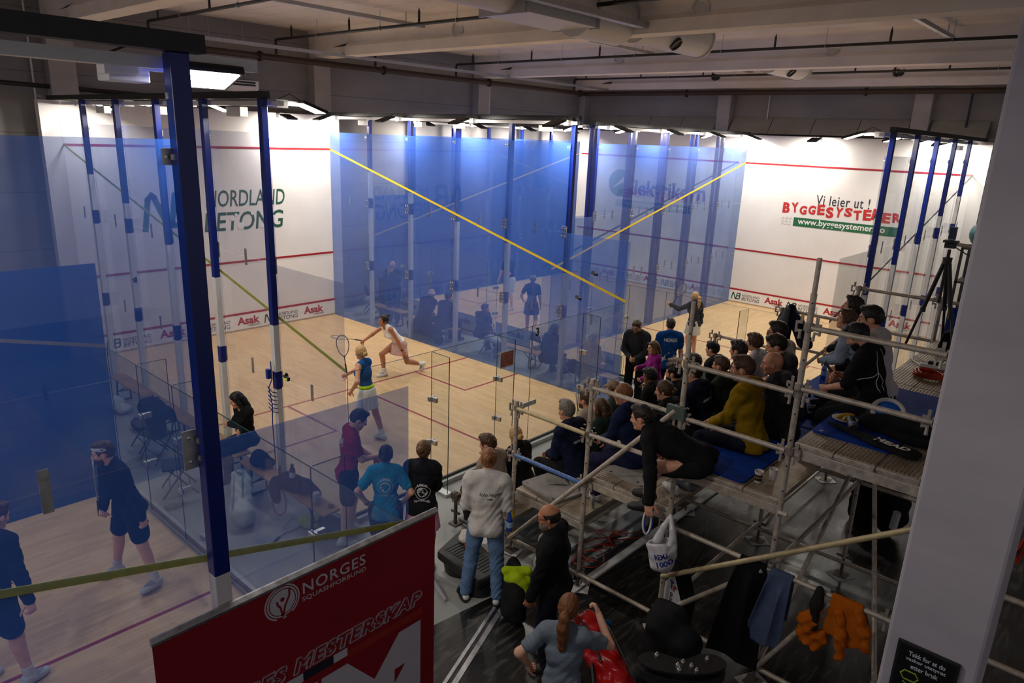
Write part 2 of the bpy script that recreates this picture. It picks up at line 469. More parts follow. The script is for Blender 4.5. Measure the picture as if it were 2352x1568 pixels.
SKIN = {'pale': srgb(222, 172, 146), 'fair': srgb(205, 150, 122), 'tan': srgb(176, 120, 90), 'brown': srgb(140, 92, 66), 'warm': srgb(216, 158, 126)}
HAIR = {'dark': srgb(34, 26, 22), 'black': srgb(16, 14, 15), 'brown': srgb(74, 50, 34), 'mid': srgb(98, 70, 46), 'blond': srgb(186, 150, 98),
        'grey': srgb(118, 110, 102), 'auburn': srgb(112, 68, 38), 'ginger': srgb(128, 82, 46), 'white': srgb(215, 212, 205)}
PEOPLE = {}
def person(label, loc, heading, H=1.75, f=False, build=1.0, skin='fair', hair='short', hcol='brown',
           hip=0.93, hipx=0.0, lean=3, plean=None, side=0, twist=0, head=(0, 0, 0), lh=None, rh=None, le=None, re=None,
           lf=None, rf=None, lk=None, rk=None, ltoe=5, rtoe=-5, lpitch=0, rpitch=0,
           top=('shirt', 'short', (0.5, 0.5, 0.5)), bottom=('trousers', (0.02, 0.02, 0.03)), shoe=(0.8, 0.8, 0.8), sock=None,
           hood=False, beard=None, glasses=False, band=None, cap=None, waist=None, curl=35, lcurl=None, rcurl=None, q=1.0, group=None, hem=-0.07,
           lpalm=None, rpalm=None, neckln=0.0, loose=0.0, seed=1, watch=None, collar=None):
    s = H/1.75
    Z = V3(0, 0, 1)
    plean = lean*0.45 if plean is None else plean
    hipc = V3(hipx, 0, hip*s)
    def tor(p, tw): return rotm((0, 0, 1), tw) @ rotm((1, 0, 0), side) @ rotm((0, 1, 0), p)
    R0, R1, R2 = tor(plean, 0), tor((plean+lean)/2, twist/2), tor(lean, twist)
    wst = hipc+R1@V3(0, 0, 0.14)*s; chs = wst+R2@V3(0, 0, 0.21)*s; shc = chs+R2@V3(-0.01, 0, 0.15)*s
    sw = (0.165 if f else 0.19)*s*(0.5+0.5*build); hw = 0.095*s
    nb = shc+R2@V3(0.0, 0, 0.035)*s
    RH = rotm((0, 0, 1), twist+head[0]) @ rotm((1, 0, 0), head[2]) @ rotm((0, 1, 0), lean*0.35+head[1])
    hc = nb+(R2@V3(0.02, 0, 0.06)+RH@V3(0.02, 0, 0.105))*s
    sh = {1: shc+R2@V3(0, sw, -0.005*s), -1: shc+R2@V3(0, -sw, -0.005*s)}
    hp = {1: hipc+R0@V3(0, hw, 0), -1: hipc+R0@V3(0, -hw, 0)}
    ua, fa, th, ca = 0.29*s, 0.255*s, 0.435*s, 0.42*s
    hand = {}; elb = {}
    for sd, T, pl in ((1, lh, le), (-1, rh, re)):
        T = sh[sd]+R0@V3(0.06, 0.09*sd, -0.50)*s if T is None else V3(*T)
        pl = (-0.6, 0.55*sd, -0.5) if pl is None else pl
        elb[sd], hand[sd] = ik(sh[sd], T, ua, fa, pl)
    ank = {}; kn = {}; toe = {}
    for sd, T, pl, ty, tp in ((1, lf, lk, ltoe, lpitch), (-1, rf, rk, rtoe, rpitch)):
        T = V3(-0.02*s, 0.10*sd*s, 0.085*s) if T is None else V3(*T)
        kn[sd], ank[sd] = ik(hp[sd], T, th, ca, (1, 0.12*sd, 0.05) if pl is None else pl)
        toe[sd] = rotm((0, 0, 1), ty) @ rotm((0, 1, 0), tp)
    b = build
    def torso(o=0.0):
        S = SDF()
        S.ell(hipc+R0@V3(-0.01, 0, 0.02)*s, V3(0.112, 0.165 if not f else 0.168, 0.125)*s*V3(b, b, 1), R0)
        for sd in (1, -1): S.ell(hipc+R0@V3(-0.055, 0.07*sd, -0.03)*s, V3(0.085, 0.085, 0.095)*s*b, R0)
        S.ell(wst, V3(0.1*b, (0.125 if f else 0.148)*b, 0.14)*s, R1)
        S.ell(chs+R2@V3(0.0, 0, 0.0)*s, V3(0.115*b, (0.142 if f else 0.172)*b, 0.19)*s, R2)
        S.cone(sh[1]*0.88+sh[-1]*0.12, sh[-1]*0.88+sh[1]*0.12, 0.068*s)
        if f:
            for sd in (1, -1): S.ell(chs+R2@V3(0.085, 0.07*sd, 0.0)*s, V3(0.06, 0.062, 0.06)*s, R2)
        for sd in (1, -1): S.cone(nb+R2@V3(-0.015, 0.02*sd, 0.03)*s, sh[sd]+R2@V3(-0.01, -0.04*sd, 0.03)*s, 0.045*s, 0.05*s)
        return S
    def arm(sd, a0=0.0, a1=2.0, t=0.0):
        S = SDF(); A, E, Wr = sh[sd], elb[sd], hand[sd]; r = (0.046 if f else 0.054)*s*(0.4+0.6*b)
        u1 = min(1, a1); S.cone(A, A+(E-A)*u1, r+t, r+(0.038*s-r)*u1+t)
        if a1 > 1: u2 = a1-1; S.cone(E, E+(Wr-E)*u2, 0.042*s+t, (0.042+(0.028-0.042)*u2)*s+t)
        return S
    def leg(sd, a1=2.0, t=0.0, t2=None):
        S = SDF(); A, K, An = hp[sd], kn[sd], ank[sd]; r = 0.088*s*(0.3+0.7*b); t2 = t if t2 is None else t2
        u1 = min(1, a1); S.cone(A, A+(K-A)*u1, r+t, r+(0.058*s-r)*u1+t)
        if a1 > 1:
            u2 = a1-1; S.cone(K, K+(An-K)*u2, 0.057*s+t, (0.057+(0.04-0.057)*u2)*s+t2)
            if t < 0.02: bk = nrm(np.cross(np.cross(An-K, toe[sd]@V3(1, 0, 0)), An-K)); S.cone(K+(An-K)*0.2-(-bk)*0.02*s*0-toe[sd]@V3(0.022, 0, 0)*s, K+(An-K)*0.5-toe[sd]@V3(0.016, 0, 0)*s, 0.046*s+t, 0.036*s+t)
        return S
    # ---- skin
    hb = 0.014/q
    body = torso(); body.p += arm(1).p+arm(-1).p+leg(1).p+leg(-1).p
    body.cone(nb-R2@V3(0, 0, 0.03)*s, hc-RH@V3(0.02, 0, 0.06)*s, (0.05 if f else 0.06)*s, (0.046 if f else 0.056)*s)
    for sd in (1, -1):
        body.cone(ank[sd], ank[sd]+toe[sd]@V3(0.11, 0, -0.055)*s, 0.034*s, 0.026*s)
    g = body.grid(hb, 0.03); g.union(body, 0.028*s)
    parts = [g.net()]
    # head, its own finer grid
    def hx(x, y, z): return hc+RH@V3(x, y, z)*s
    hd = SDF()
    hd.ell(hx(-0.012, 0, 0.028), V3(0.098, 0.076, 0.099)*s, RH).ell(hx(0.022, 0, -0.045), V3(0.068, 0.056, 0.075)*s, RH)
    hd.ell(hx(0.066, 0, -0.092), V3(0.026, 0.03, 0.022)*s, RH).ell(hx(0.072, 0, 0.034), V3(0.022, 0.055, 0.016)*s, RH)
    for sd in (1, -1):
        hd.ell(hx(0.06, 0.04*sd, -0.018), V3(0.024, 0.022, 0.024)*s, RH)
    hd.cone(nb, hx(-0.02, 0, -0.06), (0.05 if f else 0.06)*s, (0.046 if f else 0.056)*s)
    hh = 0.0065/q
    gh = hd.grid(hh, 0.03, lo=hc-0.17*s, hi=hc+0.19*s); gh.union(hd, 0.022*s)
    soc = SDF()
    for sd in (1, -1): soc.ell(hx(0.096, 0.033*sd, 0.012), V3(0.02, 0.019, 0.012)*s, RH)
    gs = Grid(gh.lo, gh.n, gh.h); gs.union(soc, 0.005); gh.F = -smin(-gh.F, gs.F, 0.012)
    fc = SDF()
    fc.cone(hx(0.088, 0, 0.020), hx(0.109, 0, -0.017), 0.008*s, 0.0125*s)
    for sd in (1, -1):
        fc.ell(hx(0.077, 0.032*sd, 0.012), V3(0.013, 0.014, 0.012)*s, RH)
        fc.ell(hx(0.098, 0.011*sd, -0.024), V3(0.011, 0.008, 0.008)*s, RH)
        fc.ell(hx(-0.008, 0.077*sd, -0.004), V3(0.0185, 0.009, 0.029)*s, RH@rotm((0, 0, 1), -20*sd))
    fc.ell(hx(0.086, 0, -0.049), V3(0.013, 0.024, 0.006)*s, RH).ell(hx(0.085, 0, -0.059), V3(0.013, 0.021, 0.007)*s, RH)
    gh.union(fc, 0.008*s)
    parts.append(gh.net())
    # hands
    for sd, cv, pn in ((1, lcurl, lpalm), (-1, rcurl, rpalm)):
        cv = curl if cv is None else cv
        Wr = hand[sd]; dn = nrm(Wr-elb[sd])
        pn = nrm(V3(0.15, -1.0*sd, -0.1)) if pn is None else nrm(V3(*pn))
        pn = nrm(pn-dn*(pn@dn)); sdv = np.cross(dn, pn)*sd      # thumb side
        k = s*(0.92 if f else 1.0); HS = SDF()
        HS.ell(Wr+dn*0.045*k, V3(0.055, 0.04, 0.017)*k, np.stack([dn, sdv, pn], 1))
        HS.cone(Wr-dn*0.02, Wr+dn*0.03*k, 0.027*s, 0.024*k)
        for i, (o, L) in enumerate(((0.030, 0.070), (0.010, 0.078), (-0.010, 0.073), (-0.029, 0.058))):
            p = Wr+(dn*(0.084-0.003*abs(i-1.2))+sdv*o)*k; ang = 0.0
            for j, fl in enumerate((0.45, 0.32, 0.27)):
                ang += math.radians(cv*(0.8 if j == 0 else 1.0)); d = dn*math.cos(ang)+pn*math.sin(ang)+sdv*o*1.2
                p2 = p+nrm(d)*L*fl*k; HS.cone(p, p2, (0.0088-0.0007*j)*k, (0.0084-0.0009*j)*k); p = p2
        p = Wr+(dn*0.022+sdv*0.03+pn*0.006)*k
        for j, L in enumerate((0.042, 0.034, 0.027)):
            d = nrm(dn*(0.72+0.1*j)+sdv*(0.75-0.33*j)+pn*(0.3+0.25*j*cv/40)); p2 = p+d*L*k
            HS.cone(p, p2, (0.0125-0.0015*j)*k, (0.011-0.0012*j)*k); p = p2
        gg = HS.grid(0.0052/q, 0.014); gg.union(HS, 0.006)
        parts.append(gg.net())
    sm = skinmat('skin_'+skin, SKIN[skin])
    lip = plain('lips_'+skin, tuple(a*c for a, c in zip(SKIN[skin], (0.72, 0.42, 0.42))), 0.45)
    brow = HAIR.get(hcol, HAIR['brown']); browm = hairmat('brow_'+hcol, vary(brow, 0.8)); eyem = plain('eye_white', (0.6, 0.58, 0.55), 0.2); irism = plain('iris_dark', (0.03, 0.02, 0.015), 0.15)
    def mi(C):
        X = ((C-hc)@RH)/s; m = np.zeros(len(C), int)
        fr = X[:, 0] > 0.05; ay = np.abs(X[:, 1])
        m[fr & (ay < 0.023) & (X[:, 2] < -0.044) & (X[:, 2] > -0.064) & (X[:, 0] > 0.075)] = 1
        m[fr & (ay > 0.014) & (ay < 0.052) & (X[:, 2] > 0.030) & (X[:, 2] < 0.041)] = 2
        e = fr & (ay > 0.02) & (ay < 0.044) & (X[:, 2] > 0.005) & (X[:, 2] < 0.019); m[e] = 3
        m[e & (np.abs(ay-0.032) < 0.0065)] = 4
        return m
    ob, _, _ = net_obj('person', parts, [sm, lip, browm, eyem, irism], matidx=mi)
    ob.location = loc; ob.rotation_euler = (0, 0, math.radians(heading)); tag(ob, label, 'person', group)
    # ---- clothes
    hg = 0.0125/q
    tt, sl, tc = top[:3]
    tmat = tc if isinstance(tc, bpy.types.Material) else cloth('cloth_%s_%02x%02x%02x' % (tt, *(int(255*x**0.45) for x in tc)), tc)
    t0 = {'shirt': 0.013, 'tank': 0.008, 'jumper': 0.02, 'hoodie': 0.022, 'jacket': 0.024}.get(tt, 0.014)+loose
    T = torso(); g = SDF(); g.p = T.p+arm(1).p+arm(-1).p
    if hood:
        g.ell(nb+R2@V3(-0.085, 0, 0.0)*s, V3(0.07, 0.12, 0.085)*s, R2)
    gr = g.grid(hg, 0.05+t0); gr.union(T, 0.035*s, t0)
    gr.cut(hipc+R0@V3(0, 0, hem)*s, R0@V3(0, 0, -1))
    if neckln:   # open neckline
        gr.sub(SDF().ell(nb+R2@V3(0.05, 0, 0.03)*s, V3(0.075, 0.07, neckln)*s, R2))
    a1 = {'none': 0, 'short': 0.62, 'half': 0.95, 'long': 1.98, 'pushed': 1.55}[sl]
    for sd in (1, -1):
        if a1: gr.union(arm(sd, 0, a1), 0.03*s, t0*0.9+(0.008 if sl in ('short', 'half') else 0.002))
    if sl == 'none':
        for sd in (1, -1): gr.sub(SDF().ell(sh[sd]+R2@V3(0.0, 0.035*sd, 0.0)*s, V3(0.10, 0.062, 0.105)*s, R2))
    if hood:
        Hd = SDF().ell(nb+R2@V3(-0.08, 0, -0.015)*s, V3(0.06, 0.115, 0.085)*s, R2)
        for a in range(-5, 6): 
            an = a*0.5; Hd.ell(nb+R2@V3(0.085*math.cos(an)-0.01, 0.085*math.sin(an), 0.02+0.0*a)*s, V3(0.028, 0.028, 0.03)*s)
        gr.union(Hd, 0.02)
    if collar:
        Cl = SDF()
        for a in range(-6, 7):
            an = a*0.5; Cl.ell(nb+R2@V3(0.066*math.cos(an)-0.008, 0.066*math.sin(an), 0.03)*s, V3(0.02, 0.02, 0.035)*s)
        gr.union(Cl, 0.012)
    fa_ = 0.0 if tt == 'tank' else 1.0
    gr.wrinkle(0.0042*fa_+0.001, 24, seed)
    if fa_:     # drag folds round the elbows, armpits and waist
        X = gr.P(); dl = lambda c, r: np.exp(-(((X-c)**2).sum(-1))/(r*r))
        w_ = dl(elb[1], 0.13)+dl(elb[-1], 0.13)+0.8*dl(wst, 0.2)+0.7*dl(sh[1]-V3(0, 0, 0.12), 0.13)+0.7*dl(sh[-1]-V3(0, 0, 0.12), 0.13)
        gr.F += 0.0055*w_*np.sin(X[..., 2]*62+18*np.sin(X[..., 1]*7+seed)+9*np.sin(X[..., 0]*9))
    tv = gr.net(); nm = {'shirt': 't_shirt', 'tank': 'tank_top'}.get(tt, tt)
    tob, TV, TQ = net_obj(nm, [tv], tmat, ob)
    bt, bc = bottom[:2]
    bmat = bc if isinstance(bc, bpy.types.Material) else cloth('cloth_%s_%02x%02x%02x' % (bt, *(int(255*x**0.45) for x in bc)), bc)
    if bt == 'skirt':
        Ls = bottom[2] if len(bottom) > 2 else 0.36
        up = R0@V3(0, 0, 1); dn = nrm(-0.35*up-0.65*Z); mid = (kn[1]+kn[-1])/2
        dn = nrm(0.5*nrm(mid-hipc)-0.25*Z-0.25*up)
        S = SDF(); a = hipc+up*0.10*s; e = hipc+dn*(Ls-0.06)*s
        S.cone(a, hipc, 0.135*s, 0.185*s, R0@V3(1, 0, 0), 1.3); S.cone(hipc, e, 0.185*s, 0.225*s, R0@V3(1, 0, 0), 1.2)
        gb = S.grid(hg, 0.03, ); gb.union(S, 0.03)
        X = gb.P()-hipc; an = np.arctan2(X[..., 1], X[..., 0]); dd = np.clip(-(X@up)*4, 0, 1); gb.F += 0.006*np.sin(an*18)*dd
        gb.cut(e, dn); gb.cut(a-up*0.02*s, up)
    else:
        S = SDF(); S.ell(hipc+R0@V3(-0.01, 0, 0.02)*s, V3(0.112, 0.165 if not f else 0.168, 0.125)*s*V3(b, b, 1), R0)
        for sd in (1, -1): S.ell(hipc+R0@V3(-0.055, 0.07*sd, -0.03)*s, V3(0.085, 0.085, 0.095)*s*b, R0)
        tb = 0.012 if bt != 'tights' else 0.006
        t2 = 0.022 if bt in ('trousers', 'jeans') else tb
        for sd in (1, -1): S.p += leg(sd, {'shorts': 0.72, 'trousers': 1.93, 'jeans': 1.93, 'tights': 1.95}[bt], tb+(0.016 if bt == 'shorts' else 0), t2+0.004).p
        gb = S.grid(hg, 0.05); gb.union(S, 0.03*s, 0.006)
        gb.cut(hipc+R0@V3(0, 0, 0.12)*s, R0@V3(0, 0, 1)); gb.wrinkle(0.0038, 22, seed+3)
        if bt in ('trousers', 'jeans'):
            X = gb.P(); w_ = sum(np.exp(-(((X-c)**2).sum(-1))/(0.14**2)) for c in (kn[1], kn[-1], ank[1]+V3(0, 0, 0.06), ank[-1]+V3(0, 0, 0.06)))
            gb.F += 0.006*w_*np.sin(X[..., 2]*70+14*np.sin(X[..., 1]*11+seed)+8*np.sin(X[..., 0]*10))
    net_obj(bt, [gb.net()], bmat, ob)
    if waist:
        S = SDF().ell(hipc+R0@V3(0, 0, 0.105)*s, V3(0.128, 0.162, 0.06)*s, R0)
        gw = S.grid(0.01, 0.02); gw.union(S, 0.01); net_obj('waistband', [gw.net()], cloth('cloth_waist', waist), ob)
    # ---- feet
    if shoe is not None:
        smat = plain('shoe_%02x%02x%02x' % tuple(int(255*x**0.45) for x in shoe), shoe, 0.55)
        dk = sum(shoe) < 0.4; solem = plain('sole_dark' if dk else 'sole_pale', (0.02, 0.02, 0.02) if dk else (0.42, 0.42, 0.44), 0.6); lacem = plain('lace_dark' if dk else 'lace_grey', (0.03, 0.03, 0.03) if dk else (0.30, 0.31, 0.34), 0.7)
        for sd in (1, -1):
            Rt = toe[sd]; A = ank[sd]; fx = lambda x, y, z: A+Rt@V3(x, y, z)*s
            S = SDF().cone(fx(-0.045, 0, -0.045), fx(0.15, 0, -0.058), 0.042*s, 0.036*s, Rt@V3(0, 0, 1), 1.0)
            S.cone(fx(-0.015, 0, -0.010), fx(0.11, 0, -0.052), 0.052*s, 0.044*s)
            gg = S.grid(0.009/q, 0.02); gg.union(S, 0.02); gg.cut(fx(0, 0, -0.083), Rt@V3(0, 0, -1)); gg.cut(fx(-0.01, 0, 0.022), Rt@V3(-0.15, 0, 1))
            so_, _, _ = net_obj('shoe', [gg.net()], [smat, solem, lacem], ob, matidx=lambda C: np.where(((C-A)@Rt)[:, 2]/s < -0.066, 1, np.where((((C-A)@Rt)[:, 2]/s > -0.012) & (((C-A)@Rt)[:, 0]/s > 0.035), 2, 0)))
    if sock is not None:
        kmat = cloth('sock_%02x%02x%02x' % tuple(int(255*x**0.45) for x in sock), sock)
        for sd in (1, -1):
            S = SDF(); d = nrm(kn[sd]-ank[sd]); S.cone(ank[sd]-d*0.01, ank[sd]+d*0.115*s, 0.045*s, 0.05*s)
            if shoe is None: S.cone(ank[sd]+toe[sd]@V3(-0.04, 0, -0.045)*s, ank[sd]+toe[sd]@V3(0.14, 0, -0.055)*s, 0.038*s, 0.03*s)
            gg = S.grid(0.009/q, 0.02); gg.union(S, 0.02); gg.cut(ank[sd]+d*0.115*s, d); net_obj('sock', [gg.net()], kmat, ob)
    # ---- hair
    hm = hairmat('hair_'+hcol, HAIR[hcol])
    if hair and hair != 'bald':
        S = SDF(); inf = {'buzz': 0.004, 'ring': 0.006, 'curly': 0.028, 'messy': 0.024}.get(hair, 0.013)
        S.ell(hx(-0.016, 0, 0.034), V3(0.097+inf, 0.0765+inf*0.85, 0.098+inf*1.1)*s, RH)
        if hair in ('short', 'messy', 'curly'): S.ell(hx(0.045, 0, 0.112), V3(0.05, 0.055, 0.03)*s*(1 if hair == 'short' else 1.25), RH)
        gg = S.grid(0.007/q, 0.05, lo=hc-0.22, hi=hc+0.22); gg.union(S, 0.02)
        if hair in ('curly', 'messy'):
            XX = gg.P()-hc; fq = 105 if hair == 'curly' else 85; XX = XX+0.012*np.sin(XX[..., [1, 2, 0]]*60+seed)
            gg.F += (0.011 if hair == 'curly' else 0.008)*np.sin(XX[..., 0]*fq+seed)*np.sin(XX[..., 1]*fq*1.1+seed*2)*np.sin(XX[..., 2]*fq*0.9)
        else: gg.wrinkle(0.002, 90, seed)
        X = ((gg.P()-hc)@RH)/s
        if hair == 'ring': 
            cutf = np.maximum(np.maximum(X[..., 2]-0.058, X[..., 0]-0.045-0.0*X[..., 2]), -0.085+0.25*X[..., 0]-X[..., 2])
        else:
            lim = np.interp(X[..., 0], [-0.12, -0.085, -0.04, 0.03, 0.052, 0.075, 0.12], [-0.088, -0.075, -0.05, -0.036, 0.03, 0.072, 0.105])
            cutf = np.maximum(lim-X[..., 2], -0.105-X[..., 2])
            ear = np.sqrt((X[..., 0]+0.006)**2+(X[..., 2]+0.002)**2)
            if hair in ('short', 'buzz', 'messy'): cutf = np.maximum(cutf, 0.03-ear)
        gg.F = np.maximum(gg.F+np.clip(1+cutf/0.05, 0, 1)*(inf*0.75 if hair in ('short', 'buzz', 'messy', 'ring', 'curly') else 0.003)*s, cutf*0.8*s)
        parts = [gg.net()]
        L = SDF()
        if hair == 'bun': L.ell(hx(-0.125, 0, 0.055), V3(0.042, 0.045, 0.042)*s, RH)
        if hair == 'lowbun': L.ell(hx(-0.125, 0, 0.0), V3(0.042, 0.048, 0.045)*s, RH)
        if hair == 'highbun': L.ell(hx(-0.085, 0, 0.125), V3(0.036, 0.036, 0.034)*s, RH).cone(hx(-0.085, 0, 0.12), hx(-0.15, 0, 0.14), 0.02, 0.01)
        if hair == 'pony':
            p = [hx(-0.115, 0, 0.03), hx(-0.155, 0, 0.0), hx(-0.165, 0.005, -0.08), hx(-0.15, 0.0, -0.17), hx(-0.14, 0.0, -0.26), hx(-0.135, 0, -0.31)]
            L.chain(p, [0.03*s, 0.04*s, 0.045*s, 0.042*s, 0.032*s, 0.014*s])
        if hair in ('long', 'bob'):
            e = -0.24 if hair == 'long' else -0.13
            for sd in (1, -1):
                L.chain([hx(0.0, 0.068*sd, 0.06), hx(-0.01, 0.085*sd, -0.04), hx(-0.02, 0.088*sd, e*0.6), hx(-0.03, 0.08*sd, e)], [0.03*s, 0.035*s, 0.04*s, 0.025*s])
            for yy in (-0.045, 0, 0.045): L.chain([hx(-0.09, yy, 0.03), hx(-0.1, yy, -0.06), hx(-0.1, yy, e*0.65), hx(-0.09, yy, e)], [0.035*s, 0.04*s, 0.045*s, 0.028*s])
        if L.p:
            gl = L.grid(0.008/q, 0.03); gl.union(L, 0.02); gl.F += 0.0022*np.sin(gl.P()[..., 0]*150+gl.P()[..., 1]*170); parts.append(gl.net())
        net_obj('hair', parts, hm, ob)
    if beard:
        S = SDF().ell(hx(0.03, 0, -0.058), V3(0.072, 0.061, 0.068)*s, RH).ell(hx(0.066, 0, -0.094), V3(0.033, 0.034, 0.03)*s, RH)
        gg = S.grid(0.007/q, 0.02); gg.union(S, 0.02); gg.wrinkle(0.0015, 120, 2)
        X = ((gg.P()-hc)@RH)/s
        gg.F = np.maximum(gg.F, np.maximum(X[..., 2]+0.036+0.12*np.clip(X[..., 0]-0.05, 0, 1), -0.0-X[..., 0]+0.005)*0.8)
        gg.sub(SDF().ell(hx(0.098, 0, -0.052), V3(0.03, 0.022, 0.012)*s, RH))
        net_obj('beard', [gg.net()], hairmat('hair_'+beard, HAIR[beard]), ob)
    if band:
        S = SDF().ell(hx(-0.012, 0, 0.06), V3(0.106, 0.083, 0.11)*s, RH)
        gg = S.grid(0.008, 0.02); gg.union(S, 0.01); gg.cut(hx(0, 0, 0.090), RH@V3(-0.22, 0, 1)); gg.cut(hx(0, 0, 0.046), RH@V3(0.22, 0, -1))
        net_obj('headband', [gg.net()], cloth('cloth_headband', band), ob)
    if cap:
        S = SDF().ell(hx(-0.012, 0, 0.045), V3(0.112, 0.092, 0.098)*s, RH)
        gg = S.grid(0.008, 0.02); gg.union(S, 0.01); gg.cut(hx(0, 0, 0.045), RH@V3(0.1, 0, -1))
        if isinstance(cap, dict):
            gg.union(SDF().ell(hx(0.12, 0, 0.055), V3(0.07, 0.07, 0.008)*s, RH), 0.01); cc = cap['c']
        else: cc = cap
        net_obj('cap', [gg.net()], cloth('cloth_cap_%d' % seed, cc), ob)
    if glasses:
        mb = MB()
        for sd in (1, -1):
            c = hx(0.104, 0.033*sd, 0.01); r = RH@V3(0, 1, 0); u = RH@V3(0, 0, 1)
            mb.tube([c+(r*math.cos(a*PI/8)*0.026+u*math.sin(a*PI/8)*0.02)*s for a in range(17)], 0.0035, 6, cap=False)
            mb.tube([hx(0.102, 0.058*sd, 0.016), hx(0.0, 0.083*sd, 0.02)], 0.003, 6)
        mb.tube([hx(0.106, 0.008, 0.014), hx(0.106, -0.008, 0.014)], 0.003, 6)
        me = part('glasses', mb, plain('glasses_black', (0.01, 0.01, 0.01), 0.3)); me.parent = ob
    if watch:
        sd = watch; d = nrm(hand[sd]-elb[sd]); mb = MB(); w = hand[sd]-d*0.03
        mb.tube([w-d*0.012, w+d*0.012], 0.036*s, 12); w2 = part('watch', mb, plain('watch_black', (0.01, 0.01, 0.012), 0.3)); w2.parent = ob
    info = dict(ob=ob, TV=TV, TQ=TQ, top=tob, R2=R2, R0=R0, shc=shc, chs=chs, hand=hand, elb=elb, s=s, hc=hc, RH=RH, hipc=hipc, kn=kn)
    return info
def world_pt(info, p):
    a = info['ob'].rotation_euler.z; R = rotm((0, 0, 1), math.degrees(a)); return np.array(info['ob'].location)+R@np.asarray(p)
def back_print(info, items, col, name='shirt_print', front=False):
    """lettering pressed onto the garment; items: (verts2d, faces, (across, up))"""
    bvh = BVHTree.FromPolygons([Vector(v) for v in info['TV']], [tuple(int(i) for i in q) for q in info['TQ']])
    R = info['R2']; s = info['s']; sg = 1 if front else -1
    n = R@V3(sg, 0, 0); up = R@V3(0, 0, 1); rt = R@V3(0, sg, 0)
    mb = MB()
    for v, fs, (ax, uz) in items:
        out = []
        for p in v:
            o = info['chs']+rt*(p[0]+ax)+up*(p[1]+uz)+n*0.5
            h = bvh.ray_cast(Vector(o), Vector(-n), 0.7)
            out.append((np.array(h[0])+n*0.004) if h[0] is not None else o-n*0.42)
        mb.add(out, fs)
    o = part(name, mb, plain('print_%02x%02x%02x' % tuple(int(255*x**0.45) for x in col), col, 0.7), None)
    o.parent = info['top']
    return o
def word(body, w=None, h=None, arc=0.0, **k):
    v, fs = text_mesh(body, **k); v = fit(v, w, h)
    if arc:
        R = arc; a = v[:, 0]/R; v = np.stack([(R+v[:, 1])*np.sin(a), (R+v[:, 1])*np.cos(a)-R, v[:, 2]], 1)
    return v, fs
def disc(r, n=28, r0=0.0):
    if r0 == 0: return np.array([[r*math.cos(2*PI*i/n), r*math.sin(2*PI*i/n), 0] for i in range(n)]), [tuple(range(n))]
    v = [[q*math.cos(2*PI*i/n), q*math.sin(2*PI*i/n), 0] for q in (r, r0) for i in range(n)]
    return np.array(v), [(i, (i+1) % n, n+(i+1) % n, n+i) for i in range(n)]

# ---------------------------------------------------------------- materials of the hall
def woodfloor(name, along_x):
    m = bpy.data.materials.new(name); t, b = setup(m, (0.6, 0.44, 0.25), 0.35, 0, 0.4)
    v = pos(t, rotz=0 if along_x else PI/2)
    br = N(t, 'ShaderNodeTexBrick'); br.offset = 0.37; br.inputs['Scale'].default_value = 1.0
    br.inputs['Brick Width'].default_value = 0.55; br.inputs['Row Height'].default_value = 0.062; br.inputs['Mortar Size'].default_value = 0.0012
    br.inputs['Color1'].default_value = (0.66, 0.45, 0.235, 1); br.inputs['Color2'].default_value = (0.56, 0.365, 0.18, 1); br.inputs['Mortar'].default_value = (0.34, 0.22, 0.12, 1)
    br.inputs['Bias'].default_value = -0.15
    t.links.new(v, br.inputs['Vector'])
    mp = N(t, 'ShaderNodeMapping'); mp.inputs['Scale'].default_value = (2, 30, 1); t.links.new(v, mp.inputs[0])
    n = noise(t, mp.outputs[0], 2.5, 5, 0.6)
    mx = N(t, 'ShaderNodeMix', data_type='RGBA', blend_type='MULTIPLY'); mx.inputs[0].default_value = 0.35
    t.links.new(br.outputs[0], mx.inputs[6]); t.links.new(ramp(t, n, [(0.3, (0.7, 0.66, 0.6)), (0.7, (1.1, 1.1, 1.1))]), mx.inputs[7])
    t.links.new(mx.outputs[2], b.inputs['Base Color'])
    n2 = noise(t, pos(t), 1.3, 3); t.links.new(ramp(t, n2, [(0.3, (0.28,)*3), (0.7, (0.45,)*3)]), b.inputs['Roughness'])
    return m
def concrete(name, col, joints=0.0, jaxis=2, rough=0.85):
    m = bpy.data.materials.new(name); t, b = setup(m, col, rough, 0, 0.2)
    n = noise(t, pos(t, (1, 1, 2.5)), 0.8, 6, 0.6); c = ramp(t, n, [(0.3, vary(col, 0.86)), (0.7, vary(col, 1.1))])
    if joints:
        sx = N(t, 'ShaderNodeSeparateXYZ'); t.links.new(pos(t), sx.inputs[0])
        fr = N(t, 'ShaderNodeMath', operation='FRACT'); dv = N(t, 'ShaderNodeMath', operation='DIVIDE'); dv.inputs[1].default_value = joints
        t.links.new(sx.outputs[jaxis], dv.inputs[0]); t.links.new(dv.outputs[0], fr.inputs[0])
        lt = N(t, 'ShaderNodeMath', operation='LESS_THAN'); lt.inputs[1].default_value = 0.014/joints; t.links.new(fr.outputs[0], lt.inputs[0])
        mx = N(t, 'ShaderNodeMix', data_type='RGBA'); t.links.new(lt.outputs[0], mx.inputs[0]); t.links.new(c, mx.inputs[6]); mx.inputs[7].default_value = (*vary(col, 0.5), 1)
        c = mx.outputs[2]
    t.links.new(c, b.inputs['Base Color']); bump(t, b, noise(t, pos(t), 18, 5), 0.15, 0.01)
    return m
